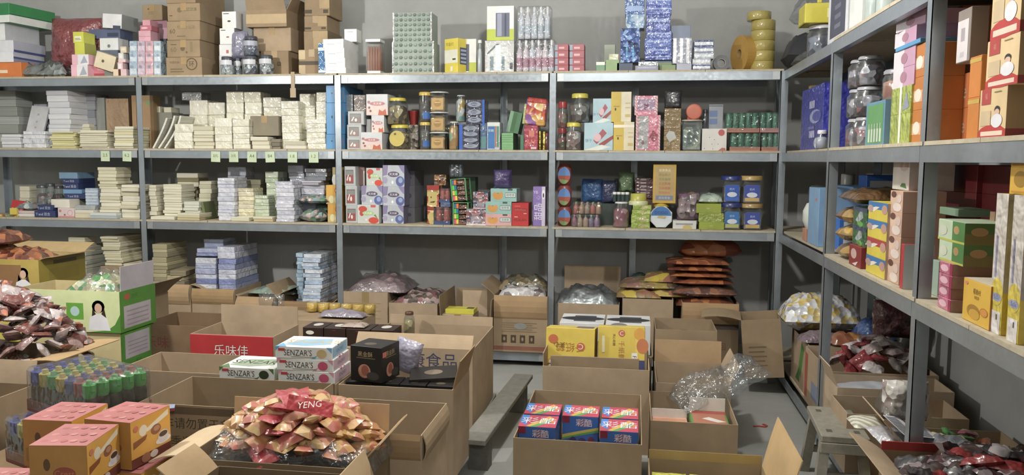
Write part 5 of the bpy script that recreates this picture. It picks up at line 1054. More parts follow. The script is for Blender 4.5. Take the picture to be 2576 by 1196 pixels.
# yellow dust pan
t = root('dustpan', 'bright yellow plastic dustpan standing with handle up on the dark jar', 'dustpan', (XR+.1, 4.98, zj+.002)); yl = mat('plastic', '#d0c41c')
put('pan', M().box(-.1, .09, -.1, -.09, 0, .11, yl, .003).box(-.1, -.09, -.09, .09, -.0, .11, yl, .003).box(-.1, .09, -.09, .09, 0, .006, yl), t)
put('handle', M().box(-.035, -.01, -.1, -.085, .11, .42, yl, .004), t)
put('sticker', M().box(.02, .035, -.1015, -.1, .03, .08, mat('print', '#e8e4a0')), t)
bx_ = [('L', 'r', .12, .08, .88, .9, '#4c5064')]+[('L', 'r', .35, .2+.15*i, .65, .27+.15*i, '#6c7084') for i in range(4)]
rx(1, 2070, 2118, .31, .03, .22, '#d0d2da', 'framed_box', 'tall white box with dark panel at the top corner post', 'box', bx_+[('F', 'r', .0, .0, 1, 1, '#c4c8c8')])
rx(1, 2122, 2152, .33, .03, .2, '#d4d6d4', 'white_box', 'plain white box right of the dark panelled one, top shelf', 'box')
for i, (a, lb) in enumerate(((2166, 'white bottle first right of the plain white box'), (2198, 'white bottle second right of the plain white box'), (2226, 'white bottle third, cut by the photo top edge'))):
    q = rp(a, 60, .08); jar(1, 0, 0, 0, 0, '#e6e8e6' if i else '#8fc0a8', mat('plastic', '#d4dad6'), 'bottle', lb, 'bottle', pos=(XR+.09, q.y), size=(.05, .3), lidh=.18, lidr=.5)
jar(1, 0, 0, 0, 0, '#58a088', mat('plastic', '#8cb8a4'), 'bottle', 'green tinted bottle behind the white ones on top', 'bottle', pos=(XR+.25, 3.95), size=(.055, .34), lidh=.2, lidr=.6)
# ------------------------------------------------------------------ right rack, eye level
t = root('cream_bottle', 'cream coloured long necked bottle right of the corner post', 'bottle', (XR+.1, 5.2, SHELF[2]))
put('body', M().lathe([(.03, 0), (.036, .01), (.036, .085), (.018, .13), (.014, .16)], mat('plastic', '#b8b08c'), 16), t); put('cap', M().lathe([(.017, .16), (.017, .2), (.015, .215)], mat('plastic', '#c8c4b4'), 14), t)
rx(2, 2014, 2020, .13, .08, .08, '#b0a050', 'small_box', 'narrow yellowish box beside the cream bottle', 'box')
for i in range(3):
    jar(2 if i == 0 else zz, 0, 0, 0, 0, '#7c5c60', mat('vor', '#5c4c58', '#7c6468', '#8c8890', s=36), 'candy_jar', ['bottom', 'middle', 'top'][i]+' dim jar of the column behind the blue pack', 'jar', pos=(XR+.32, 5.15), size=(.06, .14), lidh=.15) if False else None
z = SHELF[2]
for i in range(2):
    zz = jar(z, 0, 0, 0, 0, '#b89850', mat('vor', '#50506c', '#7c6c74', '#4c5888', s=30), 'candy_jar', ['lower', 'upper'][i]+' dim jar with gold lid at the corner behind the blue pack', 'jar', pos=(XR+.17, 5.28), size=(.07, .2), lidh=.12); z = zz
BLU = [('L', 't', .52, .82, .06, '★', '#8c90e0'), ('L', 'r', .38, .66, .62, .78, '#b8bce4'), ('L', 'e', .66, .52, .25, .11, '#a4acdc'), ('L', 'e', .74, .52, .2, .08, '#4a52b4'), ('L', 'r', .35, .33, .64, .37, '#6c74d0'), ('L', 'r', .42, .19, .66, .3, '#b8bce4'), ('L', 'e', .8, .1, .16, .09, '#d0d4e8')]
rx(2, 2020, 2074, 207, .05, .14, '#3034a8', 'blue_pack', 'deep blue wrapped block with white roundels between corner and second post', 'packet', BLU, kd='wrap')
q = rp(2058, 360, .03)
for i in range(1): jar(2, 0, 0, 0, 0, '#d4d4e0', mat('plastic', '#c4c4d8'), 'plastic_tub', 'small white tub at the foot of the second post', 'tub', pos=(XR+.03+.02, 4.56), size=(.03, .1), lidh=.2)
# dark jars with silver lids: three rows
DJ = mat('vor', '#6c5c6c', '#8c8494', '#4c4450', '#b0a8b4', '#a05c64', s=34)
rows = [('lower', 0.0), ('middle', .136), ('upper', .272)]
for i, (lb, dz) in enumerate(rows):
    for j, yy in enumerate((4.05, 3.915)):
        jar(SHELF[2]+dz*1.0, 0, 0, 0, 0, '#a4a4ac', DJ, 'candy_jar', lb+' dark jar with silver lid, '+['farther', 'nearer'][j]+' one of its row beside the second post', 'jar', pos=(XR+.11, yy), size=(.064, .134), lidh=.12, lidr=.85, group='dark jars with silver lids', lab=[(120, 220, .2, .6, '#b4b0bc')])
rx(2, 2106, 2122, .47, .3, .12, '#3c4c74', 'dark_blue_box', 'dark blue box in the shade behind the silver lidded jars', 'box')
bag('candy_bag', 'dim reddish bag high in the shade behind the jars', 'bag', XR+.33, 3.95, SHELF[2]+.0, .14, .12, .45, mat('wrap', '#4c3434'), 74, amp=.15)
# green framed pack, jars on it
z = rx(2, 2181, 2228, 250, .04, .12, '#5c90a8', 'bottle_card', 'green display card pack with white bottles and blue edge', 'packet', [('L', 'r', .1, .05, .92, .93, '#5c9a5c'), ('F', 'r', 0, 0, 1, 1, '#7aa4c0')]+[('L', 'r', .16+.15*i, .08, .25+.15*i, .38, '#c0ccbc') for i in range(5)]+[('L', 'r', .18+.15*i, .38, .23+.15*i, .5, '#a4b8a0') for i in range(5)])
zz = jar(z, 0, 0, 0, 0, '#8c8c94', mat('vor', '#a8604c', '#c08468', '#b0705c', s=24), 'candy_jar', 'wide clear jar of brown red sweets on the green card pack', 'jar', pos=(XR+.13, 3.57), size=(.062, .13), lidh=.15, lidr=.95)
jar(2, 0, 0, 0, 0, '#7c7c84', mat('vor', '#a8786c', '#8c6458', s=24), 'candy_jar', 'tall dim jar rising behind the wide brown red one', 'jar', pos=(XR+.3, 3.5), size=(.06, .46), lidh=.08, lidr=.95)
LM = mat('wrap', '#a8b83c')
z = rx(2, 2236, 2284, .11, .04, .13, LM, 'lime_pack', 'lime green clear pack at shelf level left of the third post', 'packet', [('L', 'r', .45, .0, .55, 1, '#e8ecd8'), ('F', 'r', .3, .1, .8, .7, '#8ca04c')])
z = rx(z, 2236, 2284, .1, .04, .13, LM, 'lime_pack', 'lime green clear pack carrying the pink boxes', 'packet', [('L', 'r', .45, .0, .55, 1, '#e8ecd8'), ('L', 'p', [(.6, .1), (.95, .2), (.8, .8)], '#8c94a4')])
PK = lambda: [('L', 'r', 0, 0, .5, 1, '#d4ccd4'), ('L', 'e', .5, .5, .15, .3, '#a8788c'), ('F', 'r', 0, 0, 1, 1, '#c89cb4')]
for i, h in enumerate((.07, .068, .055)):
    z = rx(z, 2238, 2290, h, .045, .14, '#c094b0', 'pink_box', ['lowest', 'second', 'third'][i]+' pink and white box of the pile on the lime packs', 'box', PK(), group='pink boxes on lime packs')
    if i == 1: z = rx(z, 2240, 2300, .016, .04, .15, '#4c94c4', 'blue_tray', 'flat bright blue tray between the pink boxes', 'tray')
z = rx(z, 2246, 2300, .05, .05, .14, '#c8a0bc', 'pink_box', 'topmost pink box, slightly askew, above the blue tray', 'box', PK(), rz=.1)
ORB = '#c07428'
zo = SHELF[2]
for i in range(3):
    zo = rx(zo, 2288, 2316, .115, .05, .13, ORB, 'orange_box', ORD[i]+' orange box of the column just left of the third post', 'box', [('L', 'r', .1, .25, .9, .6, '#d8a480'), ('L', 'e', .5, .45, .3, .2, '#e0d4c4')], group='orange boxes left of the post')
# beyond third post: brown orange boxes with script
zo = SHELF[2]
for i in range(2):
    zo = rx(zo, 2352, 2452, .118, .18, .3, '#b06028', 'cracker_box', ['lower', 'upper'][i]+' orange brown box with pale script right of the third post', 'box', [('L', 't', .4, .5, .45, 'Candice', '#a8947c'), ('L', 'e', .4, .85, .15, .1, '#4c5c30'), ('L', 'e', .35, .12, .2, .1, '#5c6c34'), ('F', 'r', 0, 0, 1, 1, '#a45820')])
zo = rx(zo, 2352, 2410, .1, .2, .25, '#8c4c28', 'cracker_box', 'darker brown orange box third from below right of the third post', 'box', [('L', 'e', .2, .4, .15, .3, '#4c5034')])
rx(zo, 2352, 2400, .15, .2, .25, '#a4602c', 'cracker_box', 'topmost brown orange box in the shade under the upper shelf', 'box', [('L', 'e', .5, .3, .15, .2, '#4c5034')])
zo = SHELF[2]
for i in range(2): zo = rx(zo, 2428, 2456, .118, .03, .14, '#d07c18', 'orange_box', ['lower', 'upper'][i]+' bright orange box left of the cream red ones', 'box', [('L', 'r', 0, .85, 1, .95, '#c8a838')])
# hanging pack with white label
zo = rx(zo, 2392, 2424, .16, .05, .05, '#8c8078', 'tagged_pack', 'grey brown pack with a square white tag standing on the orange boxes', 'packet', [('L', 'r', .02, .02, .85, .8, '#d4ccd0'), ('L', 'r', .3, .4, .6, .65, '#a49ca4'), ('L', 'r', .3, .1, .6, .2, '#bcb4bc')])
bag('candy_bag', 'dark bag with pale top behind the white tag', 'bag', XR+.25, 2.58, SHELF[2]+.24, .12, .12, .22, mat('wrap', '#5c4c4c'), 75, amp=.15)
q = SHELF[2]+.24
for i in range(2): q = rx(q, 2460, 2488, .1, .06, .12, '#d0781c', 'orange_box', ['lower', 'upper'][i]+' orange box peeping behind the cream red boxes', 'box') if False else q
z = SHELF[2]
z = rx(z, 2462, 2480, .22, .2, .12, '#c8741c', 'orange_box', 'tall orange box in the gap behind the cream red boxes', 'box')
CRB = lambda: [('L', 'r', 0, 0, 1, .16, '#c03430'), ('L', 'e', .5, .12, .48, .14, '#c03430'), ('L', 'r', .1, .04, .9, .13, '#e0ccb8'), ('L', 'r', .08, .68, .42, 1, '#b8423c'), ('L', 't', .25, .85, .12, '福', '#d88c7c'), ('L', 'r', .08, .25, .45, .55, '#ccb48c'), ('L', 'e', .68, .55, .1, .08, '#3c3430'), ('L', 'e', .68, .5, .09, .07, '#d8b49c'), ('L', 'e', .68, .33, .2, .14, '#dcdce4'), ('L', 'r', .55, .9, .8, .92, '#8c7c5c'),
    ('F', 'r', 0, 0, 1, 1, '#a07c4c'), ('F', 'r', 0, 0, 1, .16, '#8c2420'), ('F', 'r', .5, .6, 1, .9, '#8c3430')]  # near face browner and darker than the aisle face: shade painted into its colours
z = SHELF[2]
z = rx(z, 2468, 2536, 214, .03, .24, '#dcc08c', 'cake_box', 'cream and red box with a person in white, lowest of three', 'cake box', CRB())
z = rx(z, 2487, 2568, 78, .03, .24, '#e0c490', 'cake_box', 'cream and red box with a person in white, middle of three, set forward', 'cake box', CRB())
z = rx(z, 2474, 2546, .185, .03, .24, '#dcc08c', 'cake_box', 'cream and red box with a person in white, top of three', 'cake box', CRB())
# ------------------------------------------------------------------ right rack, third tier
t = root('apple_bottle', 'white apple shaped bottle at the far end of the right rack', 'bottle', (XR+.13, 5.0, SHELF[3])); 
put('body', M().lathe([(.03, .0), (.036, .012), (.03, .03), (.055, .05), (.075, .1), (.075, .16), (.055, .205), (.02, .215)], mat('plastic', '#ccd2ca'), 24), t)
put('stopper', M().lathe([(.02, .215), (.025, .235), (.045, .25), (.05, .28), (.035, .31), (.001, .315)], CLEAR(), 18), t)
rx(3, 2027, 2036, .07, .03, .05, '#c08464', 'small_box', 'small salmon coloured block at the foot of the apple bottle', 'box')
jar(3, 0, 0, 0, 0, '#a8aaa4', mat('plastic', '#9a9c96'), 'glass_ornament', 'dim glass ornament standing behind the apple bottle', 'ornament', pos=(XR+.33, 5.12), size=(.05, .38), lidh=.2)
rx(3, 2040, 2066, .31, .03, .3, '#7ba4cc', 'blue_box', 'pale blue upright box left of the second post, third tier', 'carton', [('L', 'e', .75, .8, .1, .03, '#c07c80')])
z = rx(3, 2099, 2112, 553, .1, .18, '#2c6cc4', 'blue_box', 'vivid blue box just right of the second post', 'carton', [('F', 'r', .12, .0, 1, .93, '#c8ccd4')])
rx(z, 2099, 2150, .16, .22, .2, '#6c9cc8', 'blue_box', 'pale blue box lying above the vivid blue one', 'carton', [('L', 'r', .1, .0, .9, .25, '#b8bcd0')])
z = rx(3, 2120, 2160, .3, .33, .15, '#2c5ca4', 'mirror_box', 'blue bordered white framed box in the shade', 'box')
rx(3, 2163, 2184, .38, .3, .17, '#2c64b8', 'mirror_box', 'blue framed box with a white face behind the brown snack bag', 'box', [('F', 'r', .1, .1, .85, .92, '#a8a49c')])
# snack bags pile
z = SHELF[3]; BR = mat('vor', '#8c6c34', '#a8843c', '#6c5030', '#c8a440', s=16)
for i in range(3):
    bag('snack_bag', ['lowest', 'middle', 'upper'][i]+' brown and gold snack bag of the pile left of the green packs', 'snack bag', XR+.12, 3.97, z, .2, .16, .09, BR, 80+i, amp=.12, fl=.7, rz=.1*i); z += .083
bag('snack_bag', 'dark brown snack bag lying across the piles of the third tier', 'snack bag', XR+.16, 3.82, SHELF[3]+.262, .3, .36, .09, mat('wrap', '#6c4c28'), 84, amp=.15, fl=.6)
z = rx(3, 2148, 2178, .09, .015, .12, '#8c3030', 'snack_packet', 'dark red packet at the foot of the green packs', 'packet', [('L', 'e', .4, .6, .25, .25, '#c8a8a0'), ('L', 'p', [(.3, .1), (.8, .3), (.6, .05)], '#d8ccc8')])
for i in range(2):
    z = rx(z, 2154, 2189, .082, .03, .12, '#2c6434', 'snack_packet', ['lower', 'upper'][i]+' dark green packet with white figure above the red one', 'packet', [('L', 'p', [(.2, .3), (.6, .95), (.75, .5), (.4, .2)], '#a4b0b4'), ('L', 'e', .55, .15, .2, .15, '#5cb03c'), ('L', 'r', 0, .8, 1, 1, '#34406c')], kd='wrap')
z = SHELF[3]
for i in range(4):
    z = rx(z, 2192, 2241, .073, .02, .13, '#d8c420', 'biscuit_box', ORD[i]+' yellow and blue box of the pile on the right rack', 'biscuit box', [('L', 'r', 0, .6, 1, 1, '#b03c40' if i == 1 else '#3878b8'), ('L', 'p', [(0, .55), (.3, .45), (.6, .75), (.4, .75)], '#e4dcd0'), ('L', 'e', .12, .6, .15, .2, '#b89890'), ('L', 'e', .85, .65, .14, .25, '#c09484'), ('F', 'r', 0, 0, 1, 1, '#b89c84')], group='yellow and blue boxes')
z = SHELF[3]
for i in range(4):
    z = rx(z, 2246, 2277, [.088, .088, .088, .08][i], .03, .15, '#d0a890', 'baby_food_box', ORD[i]+' cream box with faces of the pile left of the third post', 'baby food box', [('L', 'e', .35, .6, .28, .28, '#dcbca4'), ('L', 'e', .3, .82, .22, .15, '#6c4840'), ('L', 'e', .6, .25, .35, .2, '#e0d0c8'), ('L', 'e', .75, .65, .18, .2, '#d8c0b8')], group='cream boxes with faces')
rx(3, 2280, 2288, .16, .015, .1, '#b83034', 'red_white_box', 'slim red and white box squeezed against the third post', 'box', [('F', 'r', 0, 0, 1, 1, '#c8ccd4')])
rx(z, 2249, 2290, .13, .08, .16, '#d4ccc8', 'tea_box', 'white box with green leaf print on the boxes with faces', 'box', [('L', 'p', [(.5, .1), (.9, .05), (.8, .2), (.6, .2)], '#4c7c3c'), ('L', 'e', .7, .7, .25, .15, '#c8b0ac')])
# past the third post
RDK = '#8c2834'
z = SHELF[3]+.001
zc = z
for i, (h, c_) in enumerate(((.12, '#782430'), (.11, '#7c2832'), (.11, '#842a36'), (.1, '#80262e'))):
    zc = rx(zc, 2352, 2462, h, .28, .2, c_, 'red_gift_box', ORD[i]+' deep red box of the long pile at the back right of the post', 'gift box', [('L', 'r', 0, .1, .12, .9, '#c8bcc0'), ('L', 'r', .16, .2, .3, .7, '#a84450')] if i > 1 else [('L', 'r', 0, .0, .3, .9, '#b8a4b0'), ('L', 'r', .2, .2, .3, .8, '#4c4048')], group='deep red boxes at the back')
zr = SHELF[3]
zc = SHELF[3]
for i, h in enumerate((.12, .11, .11, .1)):
    zc = rx(zc, 2466, 2574, h, .3, .18, '#742228', 'red_gift_box', ORD[i]+' dark maroon box of the pile at the right photo edge', 'gift box', group='dark maroon boxes at the edge')
z = SHELF[3]
t = root('red_jar', 'red candle like jar just right of the third post', 'jar', (XR+.12, 2.83, z)); put('body', M().lathe([(.028, 0), (.03, .01), (.03, .12), (.026, .13)], mat('plastic', '#a82c30'), 18), t); put('lid', M().lathe([(.031, .13), (.031, .15)], mat('plastic', '#c46c70'), 18), t)
bx2 = [('L', 'r', .1, .1, .9, .9, '#7cb49c')]
z = rx(3, 2362, 2378, .12, .08, .1, '#98b0a0', 'clear_pack', 'pale green clear pack leaning behind the pink packs', 'packet')
rx(z+.06, 2335, 2362, .1, .1, .12, mat('wrap', '#7cac90'), 'clear_pack', 'green tinted clear pack beside the green cake boxes', 'packet') if False else None
z = SHELF[3]
for i in range(4):
    z = rx(z, 2380, 2414, .036, .015+.004*(i % 2), .14, mat('wrap', '#c86c8c'), 'pink_candy_pack', ORD[i]+' pink floral packet of the pile near the big yellow box', 'packet', [('L', 'e', .4, .5, .3, .3, '#e0b0c0'), ('L', 'r', .8, 0, 1, 1, '#9c2850'), ('F', 'r', 0, 0, 1, 1, '#a07868')], group='pink floral packets')
for i in range(2):
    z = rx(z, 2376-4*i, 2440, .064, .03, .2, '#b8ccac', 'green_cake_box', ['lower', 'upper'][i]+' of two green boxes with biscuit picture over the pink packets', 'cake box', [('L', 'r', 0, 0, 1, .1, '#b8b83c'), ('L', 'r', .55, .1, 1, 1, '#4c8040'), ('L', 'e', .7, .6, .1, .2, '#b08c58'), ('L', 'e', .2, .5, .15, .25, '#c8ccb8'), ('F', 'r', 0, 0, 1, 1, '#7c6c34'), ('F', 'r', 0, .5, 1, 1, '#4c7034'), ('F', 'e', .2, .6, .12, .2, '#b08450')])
z = rx(z, 2372, 2420, .025, .12, .1, '#7c9c80', 'clear_pack', 'dim green pack on top of the green boxes', 'packet')
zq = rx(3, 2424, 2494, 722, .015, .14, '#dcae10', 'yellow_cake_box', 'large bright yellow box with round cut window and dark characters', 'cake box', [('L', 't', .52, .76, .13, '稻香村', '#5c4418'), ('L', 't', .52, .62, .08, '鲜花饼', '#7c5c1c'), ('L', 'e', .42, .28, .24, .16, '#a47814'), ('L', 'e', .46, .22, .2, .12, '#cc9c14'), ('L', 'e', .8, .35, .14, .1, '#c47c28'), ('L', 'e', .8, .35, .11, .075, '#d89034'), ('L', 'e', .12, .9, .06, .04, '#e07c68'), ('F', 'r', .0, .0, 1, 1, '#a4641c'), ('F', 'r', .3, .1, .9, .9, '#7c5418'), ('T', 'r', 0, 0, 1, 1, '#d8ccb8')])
WY = lambda: [('L', 'r', 0, .28, 1, 1, '#d0c8c0'), ('L', 'e', .5, .3, .5, .1, '#dcc41c'), ('L', 'r', .1, .0, .9, .16, '#e4e0e0'), ('L', 'e', .5, .26, .42, .03, '#9ca4c4'), ('L', 't', .5, .26, .03, 'SuSu', '#3c4c8c'), ('L', 'r', .2, .4, .35, .7, '#8c8cac'), ('L', 'r', .55, .1, .65, .14, '#5c4c4c'), ('F', 'r', 0, 0, 1, .3, '#d8b818'), ('F', 'r', 0, .3, 1, 1, '#b0a49c')]
rx(3, 2516, 2546, .37, .02, .09, '#d8c01c', 'milk_stick_pack', 'tall white and yellow clear pack right of the large yellow box', 'packet', WY(), kd='wrap')
rx(3, 2560, 2592, .37, .015, .09, '#d8c01c', 'milk_stick_pack', 'tall white and yellow clear pack at the right photo edge', 'packet', WY(), kd='wrap')
bag('red_bag', 'bright red packet with grey label hanging at the back of the third tier', 'packet', XR+.2, 2.36, SHELF[3]+.38, .08, .06, .13, mat('wrap', '#c02420'), 86, amp=.1)
for o in COL.objects:
    if o.get('label', '').startswith('bright red packet with grey'): put('label_patch', M().box(-.03, -.0, -.006, -.0045, .08, .11, mat('print', '#8c8484')), o, (0, -.03, 0))
z = SHELF[3]
z = rx(3, 2500, 2512, .3, .16, .1, '#c89c7c', 'paper_box', 'tan box behind the tall white and yellow packs', 'box')
z = SHELF[3]+.37
for i in range(2):
    z = rx(z, 2545, 2600, .07, .03, .12, '#dcac10', 'yellow_cake_box', ['lower', 'upper'][i]+' small yellow box on the tall packs at the right edge', 'cake box', [('L', 'e', .5, .55, .3, .3, '#a47c14'), ('L', 'r', .1, .05, .9, .12, '#c48c10')])
# ------------------------------------------------------------------ bottom tier of the back rack: cartons with their goods
def pc(name_lb, px0, px1, pyt, off, dep, z0=None, **k):
    z0 = SHELF[0] if z0 is None else z0
    x0, x1, Y, zt = span(px0, px1, pyt, off); carton('carton', name_lb, x0, x1, Y, Y+dep, z0, zt-z0, **k); return x0, x1, Y, zt
# left bay paper piles on cartons
x0, x1, Y, zt = pc('brown carton under the dim cream piles in the left bay', 150, 250, 700, .05, .4, hx=CARD2, closed=True)
z = stk(zt+.002, 187, 214, 622, .1, .3, 7, ['#c4c4b4', '#b4b8ac'], 'greyish cream pad', 'of the shaded pile beside the yellow photo carton')
stk(z, 170, 212, 598, .12, .14, 2, ['#d4cfb0'], 'cream pad', 'topping the shaded pile beside the yellow photo carton')
x0, x1, Y, zt = pc('brown carton under the tall cream books left of the post', 252, 345, 672, .0, .42, hx=CARD2, closed=True)
z = stk(zt+.002, 264, 306, 642, .03, .3, 4, ['#d8d2b4', '#ccc6a4'], 'cream book', 'of the lower book pile left of the post', jit=.012)
z = stk(z, 256, 300, 596, .05, .32, 7, ['#d4cdb0', '#dcd6bc', '#c4bd9c'], 'cream book', 'of the upper book pile left of the post', jit=.014, rz=.05)
stk(zt+.002, 310, 345, 664, .02, .2, 1, ['#d0c9a8'], 'flat cream book', 'beside the leaning cream pile left of the post')
x0, x1, Y, zt = pc('open brown carton right of the post with its front flap down', 385, 478, 716, -.03, .4, hx=CARD, flaps=(('F', .15, 172, '#b8996f'), ('R', .14, 110)), A=[('F', 'r', .55, .1, .95, .38, '#c8c8c4')])
zs = zt-.05
pc('inner carton carrying the dull banded books', 392, 470, 722, .03, .3, hx=CARD2, closed=True)
z_ = span(392, 470, 722, .03)[3]+.002
stk(z_, 382, 418, 615, .08, .28, 10, ['#b4aa84', '#a49c7c', '#c0b890'], 'tan book', 'of the pile right of the post, bottom tier', jit=.006)
stk(z_, 424, 462, 682, .05, .26, 3, ['#8c8068', '#c4b890', '#94886c'], 'banded dull book', 'of the short pile beside the tan ones', jit=.01, rz=.2)
x0, x1, Y, zt = pc('brown carton carrying the violet blue packs', 482, 590, 728, -.02, .42, hx=CARD, closed=False, flaps=(('F', .12, 174, '#ad8d60'),))
zi = zt-.1
pc('inner carton hidden under the violet blue packs', 488, 586, 742, .02, .36, hx=CARD2, closed=True); zi = span(488, 586, 742, .02)[3]+.002
BB = ['#b0b8d4', '#d0d4e2', '#7c88bc', '#c4cade', '#a8b0d0']
stk(zi, 490, 541, 650, .03, .3, 7, BB, 'violet blue wrapped pack', 'of the left front column on the middle carton', kd='wrap', jit=.005)
za = span(490, 541, 650, .03)[3]
stk(za+.012, 494, 548, 626, .05, .28, 2, ['#8c98c8', '#a8b0d0'], 'violet blue wrapped pack', 'on the left front column, upper pair', kd='wrap', jit=.005)
zb_ = stk(zi, 547, 590, 622, .03, .36, 9, ['#c8cce0', '#9ca4cc', '#8490c4', '#d0d4e4'], 'violet blue wrapped pack', 'of the right deep column on the middle carton', kd='wrap', jit=.005)
stk(za+.06, 514, 562, 602, .2, .2, 2, ['#a8b4d4', '#c4cce0'], 'violet blue wrapped pack', 'topmost pair at the back', kd='wrap')
x0, x1, Y, zt = pc('open carton with torn flaps and a green bag, middle bottom tier', 596, 690, 748, -.02, .4, hx=CARD, flaps=(('F', .13, 150, '#ae9068'), ('L', .15, 70), ('R', .14, 60)))
bag('plastic_bag', 'clear and green plastic bag lying in the open carton with torn flaps', 'bag', (x0+x1)/2+.05, Y+.25, zt-.01, .36, .22, .07, mat('wrap', '#8ea493'), 91, amp=.4)
x0, x1, Y, zt = pc('open carton carrying the light blue packs left of the post', 700, 838, 760, -.01, .42, hx=CARD2, flaps=(('F', .1, 176, '#9a7b54'), ('R', .15, 55, '#b3946c'), ('L', .15, 40)), A=[])
pc('inner carton hidden under the light blue packs', 705, 834, 768, .02, .36, hx=CARD2, closed=True); zi = span(705, 834, 768, .02)[3]+.002
LBB = ['#bccbe0', '#d4dce8', '#a4b8d4', '#c8d4e4']
stk(zi, 762, 806, 640, .03, .36, 14, LBB, 'light blue white wrapped pack', 'of the tall ragged pile left of the post', kd='wrap', jit=.012, rz=.04)
stk(zi, 745, 762, 637, .12, .2, 12, ['#9cbcd8', '#b0c8dc'], 'pale blue wrapped pack', 'of the thin pile behind the ragged light blue one', kd='wrap', jit=.008)
# third bay
TX = '#8a7040'
x0, x1, Y, zt = pc('tall brown carton with faded print carrying a pinkish bag', 864, 975, 735, -.02, .45, hx=CARD, A=[('F', 'r', .42, .3, .58, 1, '#96804c')]+ln('F', .15, .5, .85, .85, 5, '#a38a58', .25), flaps=(('R', .0, 0),)[:0])
bag('candy_bag', 'large glossy pinkish bag lying over the tall carton', 'bag', (x0+x1)/2+.07, Y+.22, zt-.03, .42, .38, .18, mat('vor', '#94787c', '#a88c90', '#7c6468', '#8c7478', s=20), 92, amp=.15, fl=.3, film=True)
bag('candy_bag', 'silvery small bag at the front rim of the tall carton', 'bag', (x0+x1)/2-.02, Y+.09, zt-.03, .25, .14, .07, mat('wrap', '#a09498'), 93, amp=.3)
x0, x1, Y, zt = pc('brown carton with dark wrapped sweets, second in the third bay', 978, 1100, 764, -.06, .45, hx=CARD)
bag('candy_bag', 'dark clear bag of red wrapped sweets in the second carton', 'bag', (x0+x1)/2+.02, Y+.24, zt-.04, .37, .4, .15, mat('vor', '#5c5048', '#6c5c50', '#8c5c60', '#4c443c', '#a89090', s=28), 94, amp=.2, fl=.3)
x0, x1, Y, zt = pc('deep open carton with raised flaps and a yellow box inside', 1106, 1232, 806, -.12, .5, hx=CARD2, flaps=(('B', .14, 6), ('L', .16, 3), ('R', .14, 4)))
pc('small closed carton with red brown seal inside the deep open one', 1112, 1190, 792, -.08, .2, z0=SHELF[0]+.02, hx=CARD3, closed=True, A=[('F', 'r', .42, .0, .56, 1, '#94603c')])
zz = span(1112, 1190, 792, -.08)[3]
bx(zz+.001, 1120, 1192, 779, -.07, .12, '#d8d012', 'yellow_box', 'flat bright yellow box on the small sealed carton', 'box', [('T', 'r', .7, .3, .95, .8, '#4c4438')])
pbox('cardboard_sheet', 'pale cardboard sheet standing behind the flat yellow box', 'cardboard', AY(1193, 760, D+.12).x, D+.15, SHELF[0]+.02, .18, .006, span(1160, 1225, 733, .12)[3]-SHELF[0]-.02, mat('card', CARD3))
x0, x1, Y, zt = pc('brown carton with four handling marks and a blue smudge, left of the post', 1242, 1378, 745, -.03, .45, hx=CARD2, flaps=(('F', .19, 177, '#a98a62'), ('L', .12, 50)), A=[('F', 'r', 0, .03, 1, .1, '#8c5644')]+[('F', 'r', .15+.17*i, .16, .25+.17*i, .3, '#4c4030') for i in range(4)]+[('F', 'e', .2+.17*i, .23, .02, .035, '#a5855c') for i in range(4)]+ln('F', .15, .36, .8, .55, 5, '#8a7658', .3)+[('F', 'e', .5, .46, .12, .06, '#8c8e88')])
bag('snack_bag', 'white and silver printed snack bag at the front of the marked carton', 'snack bag', (x0+x1)/2, Y+.14, zt-.03, .33, .2, .12, mat('vor', '#c8c8cc', '#d8d8da', '#6c6060', '#b8b0b0', s=26), 95, amp=.15, fl=.3)
bag('snack_bag', 'dark mottled bag behind the white and silver one', 'snack bag', (x0+x1)/2-.02, Y+.33, zt-.03, .36, .2, .19, mat('vor', '#4c4c38', '#6c6044', '#5c5c4c', '#8c7c58', s=30), 96, amp=.2, fl=.3)
# fourth bay
x0, x1, Y, zt = pc('wide carton with raised back flap and silver bag, right of the post', 1404, 1558, 765, -.03, .45, hx=CARD, flaps=(('B', .2, 3),))
bag('foil_bag', 'large crumpled silver foil bag on the wide carton', 'bag', (x0+x1)/2-.01, Y+.2, zt-.05, .44, .34, .2, mat('foil', '#a8b0b4', s=14), 97, amp=.3, fl=.3)
x0, x1, Y, zt = pc('brown carton carrying yellow snack bags, middle of the fourth bay', 1566, 1694, 753, -.02, .45, hx=CARD)
YS = mat('vor', '#b08c48', '#a8705c', '#c8b030', '#8c7048', '#b8a04c', s=16)
for i, (dx, dz, s_) in enumerate(((-.08, 0, .3), (.14, .01, .3), (.0, .06, .42), (.1, .1, .3))):
    bag('snack_bag', ['left lower', 'right lower', 'wide middle', 'upper right'][i]+' yellow brown snack bag of the heap in the fourth bay', 'snack bag', (x0+x1)/2+dx+.02, Y+.2+.03*i, zt-.02+dz, s_, .3, .09, YS, 100+i, amp=.18, fl=.4, film=(i == 2))
bag('candy_bag', 'dark green glossy bag behind the yellow brown heap', 'bag', (x0+x1)/2, Y+.37, zt-.02, .34, .12, .2, mat('wrap', '#223c34'), 105, amp=.15)
x0, x1, Y, zt = pc('right carton of the fourth bay with orange snack bags, flap down', 1716, 1860, 764, -.05, .45, hx=CARD2, flaps=(('F', .14, 165, '#a5855c'),), A=[('F', 'r', 0, .55, 1, .72, '#6c5c54'), ('F', 't', .65, .25, .12, '回回', '#8c5040')])
OS = mat('vor', '#8c4c2c', '#a05c30', '#6c3828', '#b87038', '#7c4430', s=18)
z = zt-.06
for i, (s_, h) in enumerate(((.4, .1), (.42, .1), (.4, .06), (.42, .05), (.42, .05), (.41, .05))):
    bag('snack_bag', ORD[i]+' reddish orange snack bag of the leaning pile by the corner', 'snack bag', (x0+x1)/2-.02-.012*i, Y+.22, z, s_, .34, h, OS, 110+i, amp=.12, fl=.6, film=(i == 1)); z += h*.82
